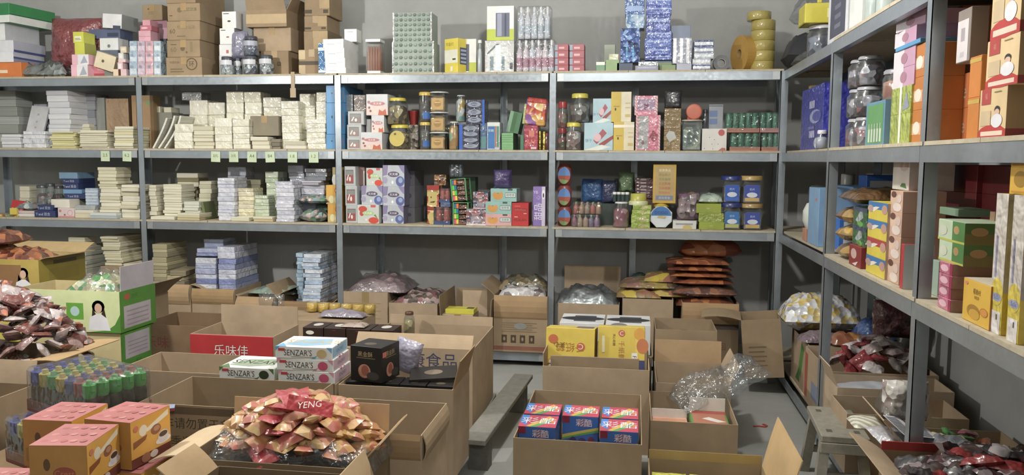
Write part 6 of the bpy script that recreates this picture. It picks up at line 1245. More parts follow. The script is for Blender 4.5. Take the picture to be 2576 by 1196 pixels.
t_ = bag('snack_bag', 'upright reddish bag with orange lobes topping the corner pile', 'snack bag', (x0+x1)/2+.01, Y+.26, z, .42, .12, .2, mat('vor', '#a05828', '#7c3c24', '#b06c34', s=12), 120, amp=.12, film=False); t_.rotation_euler = (-.25, 0, 0)
# tilted carton at the end with wide flap
carton('carton', 'tilted brown carton with faint print at the corner post, flap spread left', .7, .93, 5.0, 5.3, .11, .36, CARD2, rot=(0, -.1, -.1), flaps=(('L', .24, 80, '#a08a6a'), ('F', .0, 0))[:1], A=ln('F', .15, .2, .6, .6, 5, '#7c6648', .3))
# ------------------------------------------------------------------ bottom of the right rack
x0 = .96
carton('carton', 'open carton with green leaf mark on its side, beneath the white printed sack', .97, 1.42, 4.62, 5.1, .1056, .3, CARD, A=[('L', 'p', [(.45, .3), (.6, .9), (.75, .85), (.6, .2)], '#4c8434'), ('L', 'p', [(.3, .1), (.5, .4), (.55, .1)], '#3c6c30')])
bag('candy_sack', 'big glossy sack printed white with yellow faces, under the right rack', 'sack', 1.1, 5.02, .42, .44, .34, .28, mat('vor', '#dcdee4', '#e4e6ea', '#d8bc60', '#d0d4dc', '#dcdee4', '#e0c878', '#9c9ca8', s=32), 130, amp=.12, fl=.5, film=False)
bag('candy_bag', 'mauve bag squeezed under the white printed sack', 'bag', 1.08, 4.72, .40, .3, .16, .09, mat('wrap', '#7c6874'), 131, amp=.2)
bag('candy_bag', 'blue clear bag right of the white printed sack', 'bag', 1.34, 4.73, .42, .2, .2, .17, mat('wrap', '#3c64a8'), 132, amp=.2)
bag('candy_bag', 'orange bag with yellow knot before the blue clear bag', 'bag', 1.2, 4.65, .40, .22, .12, .12, mat('vor', '#a86038', '#c88c38', '#8c5030', s=20), 133, amp=.2)
carton('carton', 'open carton full of red and white packets right of the second post', .95, 1.45, 4.05, 4.6, .1056, .3, CARD, A=[('L', 'r', .3, .2, .6, .5, '#7c88a0'), ('L', 'r', .0, .1, .12, .9, '#a85038')])
heap(34, 1.25, 4.36, .35, .2, .2, .14, (.1, .08), [mat('wrap', '#c8c0c0'), mat('wrap', '#9c3038'), mat('wrap', '#b8a4a4')], 'candy_packet', 'candy packet heaped in the carton behind the third post', 'packet', 'red and white packets under the right rack', ['whitish', 'dark red', 'pinkish grey'], seed=5)
bag('candy_bag', 'dark maroon glossy bag above the red and white packets', 'bag', 1.36, 4.5, .5, .22, .22, .2, mat('wrap', '#4c2428'), 134, amp=.2)
carton('carton', 'open carton holding a white paper sack with red corner', .93, 1.43, 3.8, 4.04, .1056, .29, CARD3, flaps=(('L', .1, 20),))
bag('paper_sack', 'white sack with red patch lying in the carton behind the stool', 'sack', 1.13, 3.93, .32, .36, .2, .1, mat('print', '#b4b8c4'), 135, amp=.1)
for o in COL.objects:
    if o.name.startswith('paper_sack'): put('red_patch', M().pillow(.12, .14, .11, mat('print', '#b83428'), 8, 8, 2, .1), o, (.1, 0, .002))
carton('carton', 'low brown carton directly behind the wooden stool', .9, 1.38, 3.5, 3.78, .1056, .26, CARD)
carton('carton', 'brown carton right of the third post with orange and green sweets', 1.12, 1.5, 3.25, 3.49, .1056, .22, CARD2)
heap(12, 1.3, 3.38, .26, .14, .08, .08, (.07, .05), [mat('wrap', '#c06434'), mat('wrap', '#4c8c44'), mat('wrap', '#c4b890'), mat('wrap', '#b85c78')], 'candy_packet', 'sweet in the small carton right of the third post', 'packet', 'coloured sweets right of the third post', ['orange', 'green', 'cream', 'pink'], seed=8)
for i, (y_, h_) in enumerate(((4.2, .52), (3.62, .46), (3.1, .4))):
    carton('carton', ['far', 'middle', 'near'][i]+' dark carton standing at the back under the right rack', 1.5, 1.53, y_-.25, y_+.25, .1056, h_, CARD2, closed=True) if False else None
# bags before the post
bag('candy_bag', 'clear bag knotted at the top with pale sweets beside the third post', 'bag', 1.0, 3.14, .47, .16, .14, .15, mat('vor', '#a8a098', '#c8c4bc', '#8c7c74', '#d0ccc8', s=30), 140, amp=.25, film=True)
t_ = bag('barcode_pack', 'silvery pack with white barcode labels leaning beside the third post', 'packet', .97, 3.05, .39, .22, .16, .07, mat('wrap', '#b0b0b8'), 141, amp=.12); t_.rotation_euler = (.35, .2, .5)
k = M()
for j in range(2):
    k.box(-.085+.09*j, -.01+.09*j, -.06, .055, .088, .0885, mat('print', '#d8d8de'))
    for i in range(14): k.box(-.08+.09*j, -.03+.09*j, -.055+.0075*i, -.0515+.0075*i, .0886, .089, mat('print', '#4c4c5c'))
put('barcode_label', k, t_)
t_ = bag('flour_packet', 'white ribbed packet at the rim of the leaning carton by the stool', 'packet', .88, 3.14, .43, .12, .12, .05, mat('stripe', '#d4d4c8', '#a8a48c', s=18), 142, amp=.1)
bag('candy_bag', 'grey blue clear bag right of the foot of the third post', 'bag', 1.12, 3.0, .37, .22, .18, .1, mat('wrap', '#7c8088'), 143, amp=.3)
carton('carton', 'brown carton with long flap slanting toward the stool', .98, 1.25, 2.92, 3.24, .1056, .275, CARD, flaps=(('L', .17, 35),), rz=-.02)
# red black carton in the lower right corner
carton('carton', 'carton with red inner edge full of black and red packets, lower right corner', .83, 1.5, 2.3, 2.8, .1056, .355, '#8a6f4e', flaps=(('B', .03, -5, '#a03028'), ('L', .12, 60, CARD)))
heap(80, 1.14, 2.56, .43, .3, .2, .09, (.12, .07), [mat('wrap', '#241c20'), mat('vor', '#2c2024', '#8c7c80', '#5c3c40', s=26), mat('wrap', '#8c2424'), mat('vor', '#3c2828', '#b0a8ac', '#201c20', s=20)], 'jelly_packet', 'packet piled in the lower right corner carton', 'packet', 'black and red packets in the corner carton', ['plain black', 'black grey mottled', 'dark red', 'black silver mottled'], seed=11)
# ------------------------------------------------------------------ wooden stool
t = root('wooden_stool', 'worn grey wooden stool with through tenons, right of the aisle', 'stool', (.885, 3.6, 0), -.06)
wd = mat('wood', '#8f8a7c'); k = M().box(-.095, .095, -.21, .21, .27, .3, wd, .004); k.box(-.097, .097, -.212, -.2, .225, .27, wd, .003); put('seat', k, t)
tn = M()
for sx in (-1, 1):
    for sy in (-1, 1):
        put('tenon_end', M().box(sx*.055-.011, sx*.055+.011, sy*.14-.016, sy*.14+.016, .3, .3012, mat('wood', '#5c574c')), t)
        l = M(); a = .05
        vs = []
        for (z, s_) in ((0, 1), (.27, 0)):
            for (ux, uy) in ((-1, -1), (1, -1), (1, 1), (-1, 1)):
                vs.append((sx*(.07+.03*s_)+ux*.02, sy*(.15+.04*s_)+uy*.022, z))
        l.add(vs, [(0, 3, 2, 1), (4, 5, 6, 7), (0, 1, 5, 4), (1, 2, 6, 5), (2, 3, 7, 6), (3, 0, 4, 7)], wd); put('leg', l, t)
put('stretcher', M().box(-.08, .08, -.175, -.155, .1, .13, wd, .002), t); put('stretcher', M().box(-.08, .08, .155, .175, .1, .13, wd, .002), t)
# ------------------------------------------------------------------ middle right rows
R_ = []
# rainbow candy carton
carton('carton', 'open carton of five red and blue sweets boxes at the front of the aisle row', -.45, .045, 3.03, 3.7, 0, .345, CARD2, flaps=())
def rainbow(i, j, x, y, front_visible):
    w, d, h = .15, .15, .145
    A = [('T', 'r', 0, 0, 1, 1, '#c8405c'), ('T', 'p', [(0, .4), (.2, .1), (.2, 1), (0, 1)], '#3c84d8'), ('T', 'p', [(.2, .05), (.75, .95), (.9, .75), (.35, .0)], '#d8b040'), ('T', 'p', [(.3, .0), (.8, .7), (.9, .55), (.45, .0)], '#5ca060'), ('T', 't', .5, .55, .5, '彩酷', '#ece6ee'), ('T', 'e', .88, .5, .05, .09, '#e88830'), ('T', 'e', .75, .8, .05, .06, '#e8a040'),
         ('F', 'r', 0, .8, .2, 1, '#8c2440'), ('F', 'p', [(0, .35), (.5, .5), (1, .62), (1, .7), (.5, .58), (0, .45)], '#c8b840'), ('F', 'p', [(0, .3), (.5, .44), (1, .55), (1, .62), (.5, .5), (0, .36)], '#58a050'), ('F', 'r', 0, 0, 1, .28, '#8c2038'), ('F', 'e', .3, .25, .1, .15, '#3c3468'), ('F', 'e', .55, .22, .13, .16, '#4c3c80'), ('F', 'e', .8, .3, .08, .12, '#7c2c48'), ('F', 'e', .6, .82, .22, .13, '#8c6c90'), ('F', 't', .6, .82, .22, '彩酷', '#e4dcea')]
    return pbox('sweets_box', ['front', 'back'][j]+' row, '+['left', 'middle', 'right'][i]+' red and blue sweets box in the front aisle carton', 'sweets box', x, y, 0, w, d, h, '#3468b8', A, c=.002, group='five red and blue sweets boxes')
zt = .15
for j, y in enumerate((3.205, 3.37)):
    for i in range(3):
        if (i, j) != (1, 0): o = rainbow(i, j, -.37+.163*i, y, j == 0); o.location.z = .213
pbox('carton_insert', 'flat cardboard platform under the red and blue sweets boxes', 'cardboard', -.2, 3.36, .005, .47, .62, .205, mat('card', CARD2))
# carton behind with yellow boxes
carton('carton', 'open carton holding yellow orange candy boxes, behind the sweets boxes', -.43, .085, 3.86, 4.46, 0, .42, CARD, flaps=(('L', .06, -2),))
pbox('cardboard_sheet', 'darker cardboard divider standing before the yellow boxes', 'cardboard', -.18, 3.9, .01, .43, .006, .455, mat('card', CARD2))
def orange_box(lb, x, y, z, w, d, h, rot, up=True, c0='#dcc030'):
    A = [('F', 'r', .8, .0, .86, 1, '#e4cc50'), ('F', 'e', .88, .85, .12, .13, '#e0a020'), ('F', 'e', .95, .6, .13, .16, '#c8743c'), ('F', 'r', .85, 0, 1, .3, '#3c4478'), ('F', 'r', .72, .03, .84, .45, '#e8e8e4'), ('F', 't', .78, .24, .08, 'FRUIT', '#3c3c34', -90), ('F', 't', .5, .5, .13, '千纸鹤', '#b87c2c', -90), ('F', 't', .34, .72, .06, '夹心软糖', '#5c4c1c', -90), ('F', 'c', .5, .86, .07, '#c8603c'), ('F', 't', .5, .86, .09, 'C', '#f0e4d8'), ('F', 'e', .25, .2, .1, .08, '#d07028'), ('F', 'e', .32, .26, .07, .06, '#d88030'), ('F', 'r', .08, .45, .14, .8, '#e8e0b0'), ('T', 'e', .4, .5, .2, .3, '#c8b48c'), ('R', 'r', 0, 0, 1, 1, '#b08c34'), ('R', 'p', [(.1, .5), (.9, .7), (.9, .2), (.1, .1)], '#7c6c58')]
    return pbox('candy_box', lb, 'candy box', x, y, z, w, d, h, c0, A, rot=rot)
orange_box('yellow candy box with orange slices, standing upright, right one', -.055, 4.14, .33, .235, .14, .24, (-.15, 0, .03))
# left box lying rotated: print runs sideways
A = [('F', 'r', 0, 0, 1, .3, '#d8a028'), ('F', 'e', .45, .15, .16, .15, '#e0a830'), ('F', 'e', .8, .12, .16, .18, '#c4683c'), ('F', 'r', .08, .0, .32, .28, '#e8e8e4'), ('F', 't', .2, .13, .16, 'FRU', '#3c3c34', 180), ('F', 'r', .62, .0, .72, .28, '#3c4478'), ('F', 't', .5, .58, .2, '千纸鹤', '#b87c2c', 180), ('F', 't', .28, .62, .12, '夹心', '#5c4c1c', 180), ('F', 'e', .15, .75, .1, .1, '#c8683c'), ('F', 'c', .72, .6, .09, '#c8603c'), ('F', 't', .72, .6, .12, 'C', '#f0e4d8', 180), ('T', 'r', .6, .2, .95, .9, '#7c7480'), ('R', 'r', 0, 0, 1, 1, '#a88c40')]
pbox('candy_box', 'yellow candy box with orange slices lying upside down, left one', 'candy box', -.31, 4.12, .33, .25, .15, .23, '#dcc030', A, rot=(-.12, 0, -.05))
for i in range(2): orange_box(['left', 'right'][i]+' lower yellow candy box mostly hidden in the carton', -.31+.26*i, 4.2, .05, .245, .3, .26, (0, 0, 0))
# white boxes behind
carton('carton', 'closed brown carton beneath the two white boxes', -.43, .11, 4.5, 4.86, 0, .33, CARD2, closed=True)
for i in range(2): pbox('white_box', ['left white box with a red round mark', 'right white box with faint figures'][i]+' and dark top, behind the yellow boxes', 'box', -.285+.26*i, 4.66, .335, .25, .28, .17, '#d8dadc', [('F', 'c', .18, .4, .14, '#a8505c') if i == 0 else ('F', 'e', .3, .95, .2, .1, '#8c8c94'), ('T', 'r', .3, .2, .8, .8, '#5c5c64'), ('T', 'e', .5, .5, .5, .2, '#3c4044')])
# right column
carton('carton', 'open empty carton right of the white boxes with clear film inside', .125, .46, 4.5, 4.84, 0, .49, CARD2, flaps=())
bag('plastic_bag', 'clear film lying inside the empty carton right of the white boxes', 'bag', .25, 4.6, .43, .2, .16, .05, FILM(), 151, amp=.4)
carton('carton', 'open carton with tall back flap before the empty one', .12, .48, 3.98, 4.42, 0, .33, CARD, flaps=(('B', .12, 8, '#b0916a'), ('R', .1, 25)))
carton('carton', 'open carton with a green and a peach packet box, beside the sweets carton', .085, .45, 3.44, 3.9, 0, .31, CARD2)
pbox('fruit_box', 'green box with picture window of red sweets in the right carton', 'sweets box', .345, 3.6, .1, .16, .24, .18, '#4c9038', [('F', 'r', .65, .05, .95, .45, '#b4bcac'), ('F', 'r', 0, .85, 1, 1, '#a8a894'), ('T', 'r', .05, .05, .95, .95, '#b06c50'), ('T', 'p', [(.3, .5), (.7, .3), (.95, .35), (.5, .6)], '#d4d0c8'), ('T', 'r', 0, .8, 1, .97, '#a83c38')])
put('lid_flap', M().box(-.08, .08, .118, .122, .18, .24, mat('print', '#d8d8cc')), [o for o in COL.objects if o.name.startswith('fruit_box')][-1])
pbox('fruit_box', 'peach coloured box with white back flap beside the green one', 'sweets box', .175, 3.62, .07, .16, .2, .17, '#d8a088', [('T', 'r', .05, .1, .95, .9, '#d09068'), ('T', 'e', .6, .4, .3, .3, '#c87848'), ('T', 'e', .3, .5, .2, .2, '#dcb08c')])
put('lid_flap', M().box(-.08, .08, .098, .102, .17, .21, mat('print', '#dcd8d4')), [o for o in COL.objects if o.name.startswith('fruit_box')][-1])
pbox('carton_insert', 'cardboard layer under the green and peach boxes', 'cardboard', .265, 3.64, .005, .34, .42, .062, mat('card', CARD2))
t_ = bag('plastic_bag', 'empty clear plastic bag draped over the right rim of the green box carton', 'bag', .42, 3.86, .33, .46, .2, .16, FILM(), 152, amp=.45, fl=.5); t_.rotation_euler = (.15, -.35, .4)
carton('carton', 'open carton of yellow packets at the bottom edge, right of the sweets carton', .07, .5, 2.62, 3.1, 0, .27, CARD2, flaps=(('B', .035, 5, '#a88c50'), ('R', .2, 14, '#c0a070')))
for i in range(3):
    for j in range(2):
        k = M().pillow(.125, .17, .05, mat('wrap', '#c4c020'), 10, 8, 160+i*2+j, .15, 4, None, .6)
        art_m = M()
        o = put('yellow_packet', k, None, (.145+.138*i, 2.95-.03*j, .165+.04*j), (.5, 0, 0), ['left', 'middle', 'right'][i]+' '+['lower', 'upper'][j]+' yellow wrapped packet in the bottom carton', 'packet', 'yellow packets in the bottom carton')
pbox('carton_insert', 'cardboard layer under the yellow packets', 'cardboard', .285, 2.86, .005, .4, .44, .14, mat('card', CARD2))
# ------------------------------------------------------------------ middle left row
carton('carton', 'large open carton printed with four blue characters', -1.36, -.765, 3.79, 4.37, .1, .4, CARD, flaps=(('F', .075, -35, '#b59c7c'), ('B', .05, 5)), A=[('F', 't', .6, .85, .19, '裕康食品', '#3c4468')])
carton('carton', 'carton of dark cake boxes beside the wooden plank', -1.2, -.715, 3.14, 3.47, .1, .39, CARD, flaps=(('R', .12, 14, '#a38660'),))
GB = '#1e1c1c'
def gold(lb, x, y, z, rz, s=.15, h=.15, cap=True):
    E_ = [q for fc in 'FR' for q in ((fc, 't', .48, .78, .15, '黑金酥', '#a89468'), (fc, 'r', .2, .66, .8, .68, '#7c6c4c'), (fc, 'e', .45, .3, .2, .2, '#b07860'), (fc, 'e', .47, .32, .12, .15, '#8c4c3c'), (fc, 'e', .72, .18, .2, .12, '#3c3838'))]
    return pbox('cake_box', lb, 'cake box', x, y, z, s, s, h, GB, E_+[('R', 'r', .05, .7, .25, .85, '#c06058'), ('T', 'e', .45, .35, .18, .15, '#5c5044')], rz=rz)
gold('black box with gold characters and cake picture, standing on the others', -1.08, 3.26, .493, -.22)
for i in range(4):
    gold(['first', 'second', 'third', 'fourth'][i]+' black cake box from the left, lying inside the carton', -1.135+.117*i, 3.26, .34, 0, .112, .145)
pbox('carton_insert', 'cardboard layer under the black cake boxes', 'cardboard', -.957, 3.3, .108, .46, .3, .23, mat('card', CARD2))
pbox('black_box', 'opened black box top lying tilted at the right rim of the carton', 'lid', -.84, 3.32, .5, .2, .14, .012, '#2c2826', [('T', 'e', .5, .5, .2, .2, '#7c6c5c')], rot=(.12, -.05, .2))
t_ = bag('candy_bag', 'silvery lilac bag leaning behind the black gold box', 'bag', -1.0, 3.4, .49, .12, .08, .15, mat('wrap', '#a09cb4'), 161, amp=.12); t_.rotation_euler = (0, .3, 0)
carton('carton', 'nearest open empty carton of the plank row', -1.16, -.69, 2.56, 2.93, .1, .4, CARD, flaps=(('R', .1, 172, CARD2), ('F', .1, 176, '#9c7e58')))
carton('carton', 'front carton with a sharply folded flap near the bottom edge', -.78, -.55, 2.1, 2.5, 0, .42, CARD, flaps=(('L', .12, 28, CARD3),)) if False else None
# choc boxes
zc = AY(880, 872, 4.1).z
carton('carton', 'closed carton carrying the row of dark brown boxes', -1.82, -1.26, 4.08, 4.42, .1, zc-.1, CARD2, closed=True)
xs = [AY(p_, 840, 4.1).x for p_ in (760, 813, 869, 931, 990)]
for i in range(4):
    w_ = xs[i+1]-xs[i]-.004; hh = AY(800, 826, 4.1).z-zc
    pbox('chocolate_box', ['first', 'second', 'third', 'fourth'][i]+' dark brown box from the left in the row behind the striped boxes', 'chocolate box', (xs[i]+xs[i+1])/2, 4.18, zc+.001, w_, .15, hh, '#36241e', [('T', 'e', .5, .55, .22, .25, '#ccc8bc'), ('R', 'r', 0, 0, 1, 1, '#2c1e1a')]+([('F', 'e', .35, .7, .2, .12, '#dcdad0'), ('F', 'e', .5, .25, .18, .17, '#a89c5c'), ('F', 'e', .68, .2, .08, .1, '#8c9454')] if i == 0 else [('F', 'r', .4, .85, .55, .88, '#8c3430')]), group='dark brown boxes in a row')
bag('candy_bag', 'small crumpled beige packet on the dark brown boxes', 'packet', (xs[2]+xs[3])/2-.04, 4.17, zc+hh+.002, .14, .1, .03, mat('wrap', '#a89488'), 165, amp=.3)
jar(zc+.001, 0, 0, 0, 0, '#5c3c28', mat('vor', '#a8945c', '#8c7c50', s=30), 'candy_jar', 'dim golden jar right of the dark brown boxes', 'jar', pos=(xs[4]+.03, 4.3), size=(.03, .16), lidh=.1)
# red carton
carton('carton', 'carton whose red flap shows three white characters', -2.3, -1.84, 3.9, 4.22, .1, .4, CARD, flaps=(('B', .1, -2),))
k = M(); fx = -2.07; w_ = .46
k.box(-w_/2, w_/2, -.003, .003, -.2, .0, mat('print', '#b8262c'), .001); k.text('乐味佳', .06, mat('print', '#e0dcd8'), Matrix.Translation((.0, -.0045, -.08)) @ Matrix.Rotation(pi/2, 4, 'X'), .24)
car = [o for o in COL.objects if o.get('label', '') == 'carton whose red flap shows three white characters'][0]
o = put('flap', k, car, (0, -.1665, .4)); o['label'] = 'red flap with white characters'
carton('carton', 'dark brown carton with faint red marks left of the red flap', -2.74, -2.32, 4.12, 4.5, .0, .49, '#7c6248', A=[('F', 't', .25, .8, .14, '乐味', '#7c3830')])
carton('carton', 'carton behind the red flap holding yellow wrapped rolls', -2.2, -1.58, 4.48, 4.78, .0, .47, CARD)
YR = mat('wrap', '#c0a038')
for i in range(7):
    put('yellow_roll', M().lathe([(.03, 0), (.034, .004), (.034, .05), (.03, .054)], YR, 18), None, (-2.05+.075*i, 4.74, .475), label=['first', 'second', 'third', 'fourth', 'fifth', 'sixth', 'seventh'][i]+' yellow roll from the left in the row behind the red flap carton', cat='roll', group='yellow rolls') if i else None
pbox('carton_insert', 'flat card under the yellow rolls', 'cardboard', -1.89, 4.63, .44, .6, .28, .03, mat('card', CARD2))
bag('plastic_bag', 'thin clear bag sticking up behind the red flap carton', 'bag', -2.12, 4.5, .48, .16, .08, .14, FILM(), 168, amp=.3)
bag('candy_bag', 'row of silver purple packets beside the yellow rolls', 'packet', -1.72, 4.6, .475, .28, .12, .06, mat('wrap', '#8c8494'), 169, amp=.35)
# striped mint boxes
carton('carton', 'open carton with shaded inside behind the warning carton', -2.22, -1.73, 3.17, 3.5, .1, .4, CARD, flaps=())
carton('carton', 'carton under the striped white and green box', -1.72, -1.22, 3.16, 3.55, .1, .385, CARD2, closed=True)
def senz(lb, x, y, z, c1, c2, c3, rz=0):
    w, d, h = .245, .2, .05
    return pbox('mint_box', lb, 'sweets box', x, y, z, w, d, h, '#e2e4e2', [('F', 't', .4, .5, .52, "SENZAR'S", '#383634', 0, .8), ('F', 'r', .05, .62, .17, .85, '#c03c40'), ('F', 'e', .82, .45, .09, .38, c1), ('F', 'p', [(.62, 0), (.75, .35), (.7, .0)], c2), ('F', 'p', [(.9, 1), (1, 1), (1, .5)], c2), ('F', 'p', [(0, 1), (.08, 1), (0, .6)], c2), ('F', 'r', .28, .12, .7, .17, '#7c7468'),
        ('T', 'p', [(.1, .2), (.5, .1), (.9, .3), (.8, .8), (.3, .7)], c3), ('T', 't', .55, .5, .3, "SENZAR'S", c1), ('T', 'p', [(0, 0), (.2, 0), (.05, .3)], c2), ('R', 'r', .05, .1, .95, .9, c3), ('R', 't', .5, .5, .3, "SENZAR'S", '#5c5c5c')], rz=rz)
senz('white and green mint box with dark letters lying alone', -1.615, 3.26, .4865, '#34442c', '#5c7c44', '#98a890', 0)
zz = .36
zz = .4865
z0 = zz-.055
senz('pink and white mint box, lowest of the pile of three', -1.352, 3.27, .4865-.0, '#d05878', '#dc98b4', '#d8b0c4') if False else None
t_ = [o for o in COL.objects if o.get('label', '').startswith('carton under the striped')][0]
for i, (lb, a, b, c_) in enumerate((('lower pink and white mint box beneath its twin', '#d05078', '#dc98b4', '#d4b0c0'), ('pink and white mint box right under the blue one', '#d05078', '#dc98b4', '#d4b0c0'), ('blue and white mint box on top of the pink ones', '#c8b078', '#6cacdc', '#8cbcdc'))):
    senz(lb, -1.345-.006*i, 3.25, .4865+.0512*i-.0, a, b, c_, .015*i)
# warning carton
carton('carton', 'large open carton printed with dark loading warning characters', -1.84, -1.215, 2.74, 3.12, .0, .5, CARD2, A=[('F', 't', .38, .86, .085, '装车请勿置于车顶', '#4c4230'), ('F', 't', .28, .72, .085, '夏季避免', '#54482f'), ('F', 'r', .12, .93, .62, .985, '#6c5a42')])
# front carton with bag of crisps
carton('carton', 'front carton overflowing with a clear bag of golden wafers', -1.36, -.8, 2.24, 2.56, .0, .5, '#7f6a4e', flaps=(('B', .1, 6, '#bfa27a'), ('L', .13, 98, '#c4ac88'), ('R', .1, 40, '#b5976e')))
t = root('wafer_bag', 'big clear plastic bag of golden wafers with a red lettered band', 'snack bag', (-1.06, 2.44, .44))
put('plastic_film', M().pillow(.56, .36, .25, FILM(), 30, 20, 171, .2, 2.6, None, .12, 12), t)
WF = mat('vor', '#c8944c', '#b87c44', '#d0a868', '#c46858', '#b87858', s=26); RF = mat('wrap', '#b83440')
q = random.Random(4)
wm_ = [M().pillow(.11, .06, .035, WF, 8, 6, s_, .15, 4, None, .7).mesh('wafer_packet') for s_ in (1, 2, 3)]; rm_ = [M().pillow(.13, .07, .03, RF, 8, 6, s_, .2, 4, None, .7).mesh('red_packet') for s_ in (4, 5)]
for i in range(90):
    u = (i+.5)/90; rr = math.sqrt(u)*1.0; a = i*2.4; x = .245*rr*cos(a); y = .15*rr*sin(a); h = .045+.15*(1-rr**2.2)
    red = -.15 < x < .02 and q.random() < .6
    put('red_packet' if red else 'wafer_packet', q.choice(rm_ if red else wm_), t, (x, y, h), (q.uniform(-.3, .6), q.uniform(-.4, .4), q.uniform(0, 3.1)))
k = M(); band = [(-.07, -.06), (.11, -.06), (.11, -.02), (-.07, -.02)]
k.add([(.0, -.115, .205), (.15, -.12, .185), (.15, -.095, .225), (-.0, -.09, .245)], [(0, 1, 2, 3)], mat('wrap', '#c01c2c'))
T_ = Matrix.Translation((.075, -.107, .219)) @ Matrix.Rotation(-.14, 4, 'Y') @ Matrix.Rotation(.85, 4, 'X')
k.text('YENG', .022, mat('print', '#e8dcd4'), T_ @ Matrix.Translation((0, 0, .004)), .09); put('red_band', k, t)
bag('wafer_bag_small', 'pink striped wafer packet poking up behind the big wafer bag', 'snack bag', -.93, 2.66, .5, .12, .05, .1, mat('vor', '#c8a868', '#c86c6c', '#d0b880', s=18), 174, amp=.1)
carton('carton', 'lowest front carton edge under the wafer bag carton', -1.22, -.78, 1.98, 2.2, .0, .5, '#6f5c44', flaps=(('L', .1, 45, '#b5976e'),))
carton('carton', 'bright corner of an open carton at the bottom edge beside the wafers', -.74, -.52, 1.95, 2.25, .0, .44, CARD3, flaps=(('L', .13, 18, '#c4a67c'),))
# plank and block by the row
t = root('wooden_plank', 'grey wooden plank platform carrying the row of cartons', 'platform', (-.95, 3.4, 0))
gw = mat('wood', '#84827a'); put('board', M().box(-.45, .19, -.9, 1.05, .07, .095, gw, .003), t)
for y_ in (-.75, .1, .9): put('block', M().box(-.43, .15, y_-.04, y_+.04, 0, .07, gw), t)
t = root('wooden_plank', 'loose grey plank slanting into the aisle beside the cartons', 'plank', (-.66, 4.0, 0), -.06)
put('board', M().box(-.055, .055, -.55, .6, .15, .175, gw, .003), t)
for y_ in (-.42, .45): put('leg', M().box(-.045, .045, y_-.04, y_+.04, 0, .15, mat('wood', '#6c6a62')), t)
# ------------------------------------------------------------------ left side
GRN = '#4c8a2c'
def girl(m, fc, u, v, s, w, d, h):
    art(m, [(fc, 'e', u, v+.14*s, .055*s*1.2, .17*s, '#3c2820'), (fc, 'p', [(u-.06*s, v+.1*s), (u-.075*s, v-.25*s), (u-.02*s, v-.1*s)], '#3c2820'), (fc, 'p', [(u+.06*s, v+.1*s), (u+.09*s, v-.3*s), (u+.02*s, v-.1*s)], '#3c2820'), (fc, 'p', [(u-.11*s, v-.5*s), (u-.09*s, v-.15*s), (u-.02*s, v-.06*s), (u+.03*s, v-.06*s), (u+.09*s, v-.18*s), (u+.12*s, v-.5*s)], '#dcdce2'), (fc, 'e', u, v+.1*s, .035*s*1.1, .13*s, '#d0a890')], w, d, h)
def photo_carton(lb, x1, y0, y1, z0, h, hx, w=.62, flaps=(), side='#4c8a2c', notes=True, gu=.8):
    carton('carton', lb, x1-w, x1, y0, y1, z0, h, hx, flaps=flaps)
    c = [o for o in COL.objects if o.get('label', '') == lb][-1]; k = M(); d = y1-y0
    if side == GRN:
        art(k, [('F', 'r', 0, 0, 1, 1, '#ccd89c'), ('F', 'p', [(.7, 0), (1, 0), (1, .45), (.95, .2), (.88, .06)], GRN), ('F', 'r', .5, .3, .66, .7, '#5ca028'), ('F', 'c', .58, .5, .12, '#a8c8c8'), ('F', 'r', .0, .0, .4, .3, '#c8b884'), ('R', 'r', 0, 0, 1, 1, GRN), ('R', 'r', .1, .08, .85, .62, '#b4acb4'), ('R', 't', .4, .82, .12, '清风', '#3c6c24'), ('R', 'e', .2, .84, .08, .08, '#b0583c')]+[('R', 'r', .18, .14+.11*i, .78, .17+.11*i, '#9c8c98') for i in range(4)], w, d, h)
    else:
        art(k, [('F', 'r', 0, 0, 1, 1, '#b0983c'), ('F', 'r', .5, .1, .8, .85, '#8c6438'), ('R', 'r', 0, 0, 1, 1, '#94841c'), ('R', 'r', .3, .82, .8, .93, '#5c5418'), ('R', 'r', .45, .1, .9, .2, '#b4b064'), ('R', 'r', .2, .35, .85, .7, '#8c7c1c')], w, d, h)
    girl(k, 'F', gu, .5, .9, w, d, h)
    o = put('printed_label', k, [q_ for q_ in c.children if q_.name.startswith('body')][0])
    o.location = (0, -.0008, 0)
photo_carton('green photo carton with a pale girl picture and open top', -2.66, 3.84, 4.16, .5, .22, '#c0b080', flaps=(('R', .13, -2, '#b4aeb8'),), side=GRN)
for i, z_ in enumerate((.285, .07)):
    carton('carton', ['upper', 'lower'][i]+' green carton with a paper label beneath the open photo carton', -3.2, -2.67, 3.85, 4.15, z_, .21, GRN, closed=True, A=[('R', 'r', .12, .3, .85, .92, '#aaa4ac'), ('R', 't', .5, .15, .14, '清风', '#356420'), ('F', 'r', 0, 0, 1, 1, '#c8b884')]+[('R', 'r', .2, .4+.1*i_, .78, .43+.1*i_, '#948898') for i_ in range(4)])
pbox('pallet_board', 'board under the green cartons', 'board', -2.93, 4.0, 0, .55, .34, .068, gw)
bag('candy_bag', 'bag of white and green wrapped sweets in the green photo carton', 'bag', -2.86, 4.0, .68, .3, .22, .14, mat('vor', '#b0a87c', '#4c8c4c', '#c8c8a0', '#9c9468', '#3c7c3c', s=26), 181, amp=.3, film=True)
photo_carton('yellow photo carton of brown snacks at the left photo edge', -3.56, 4.38, 4.8, .58, .22, '#bca468', w=.6, flaps=(('B', .12, 60, '#b59a68'), ('R', .09, 75, '#a58c5c')), side='y', gu=.82)
carton('carton', 'lower yellow carton beneath the yellow photo carton', -4.2, -3.66, 4.34, 4.8, .3, .27, '#c8b83c', closed=True)
carton('carton', 'bottom carton at the left photo edge under the yellow ones', -4.2, -3.6, 4.36, 4.8, 0, .29, CARD2, closed=True)
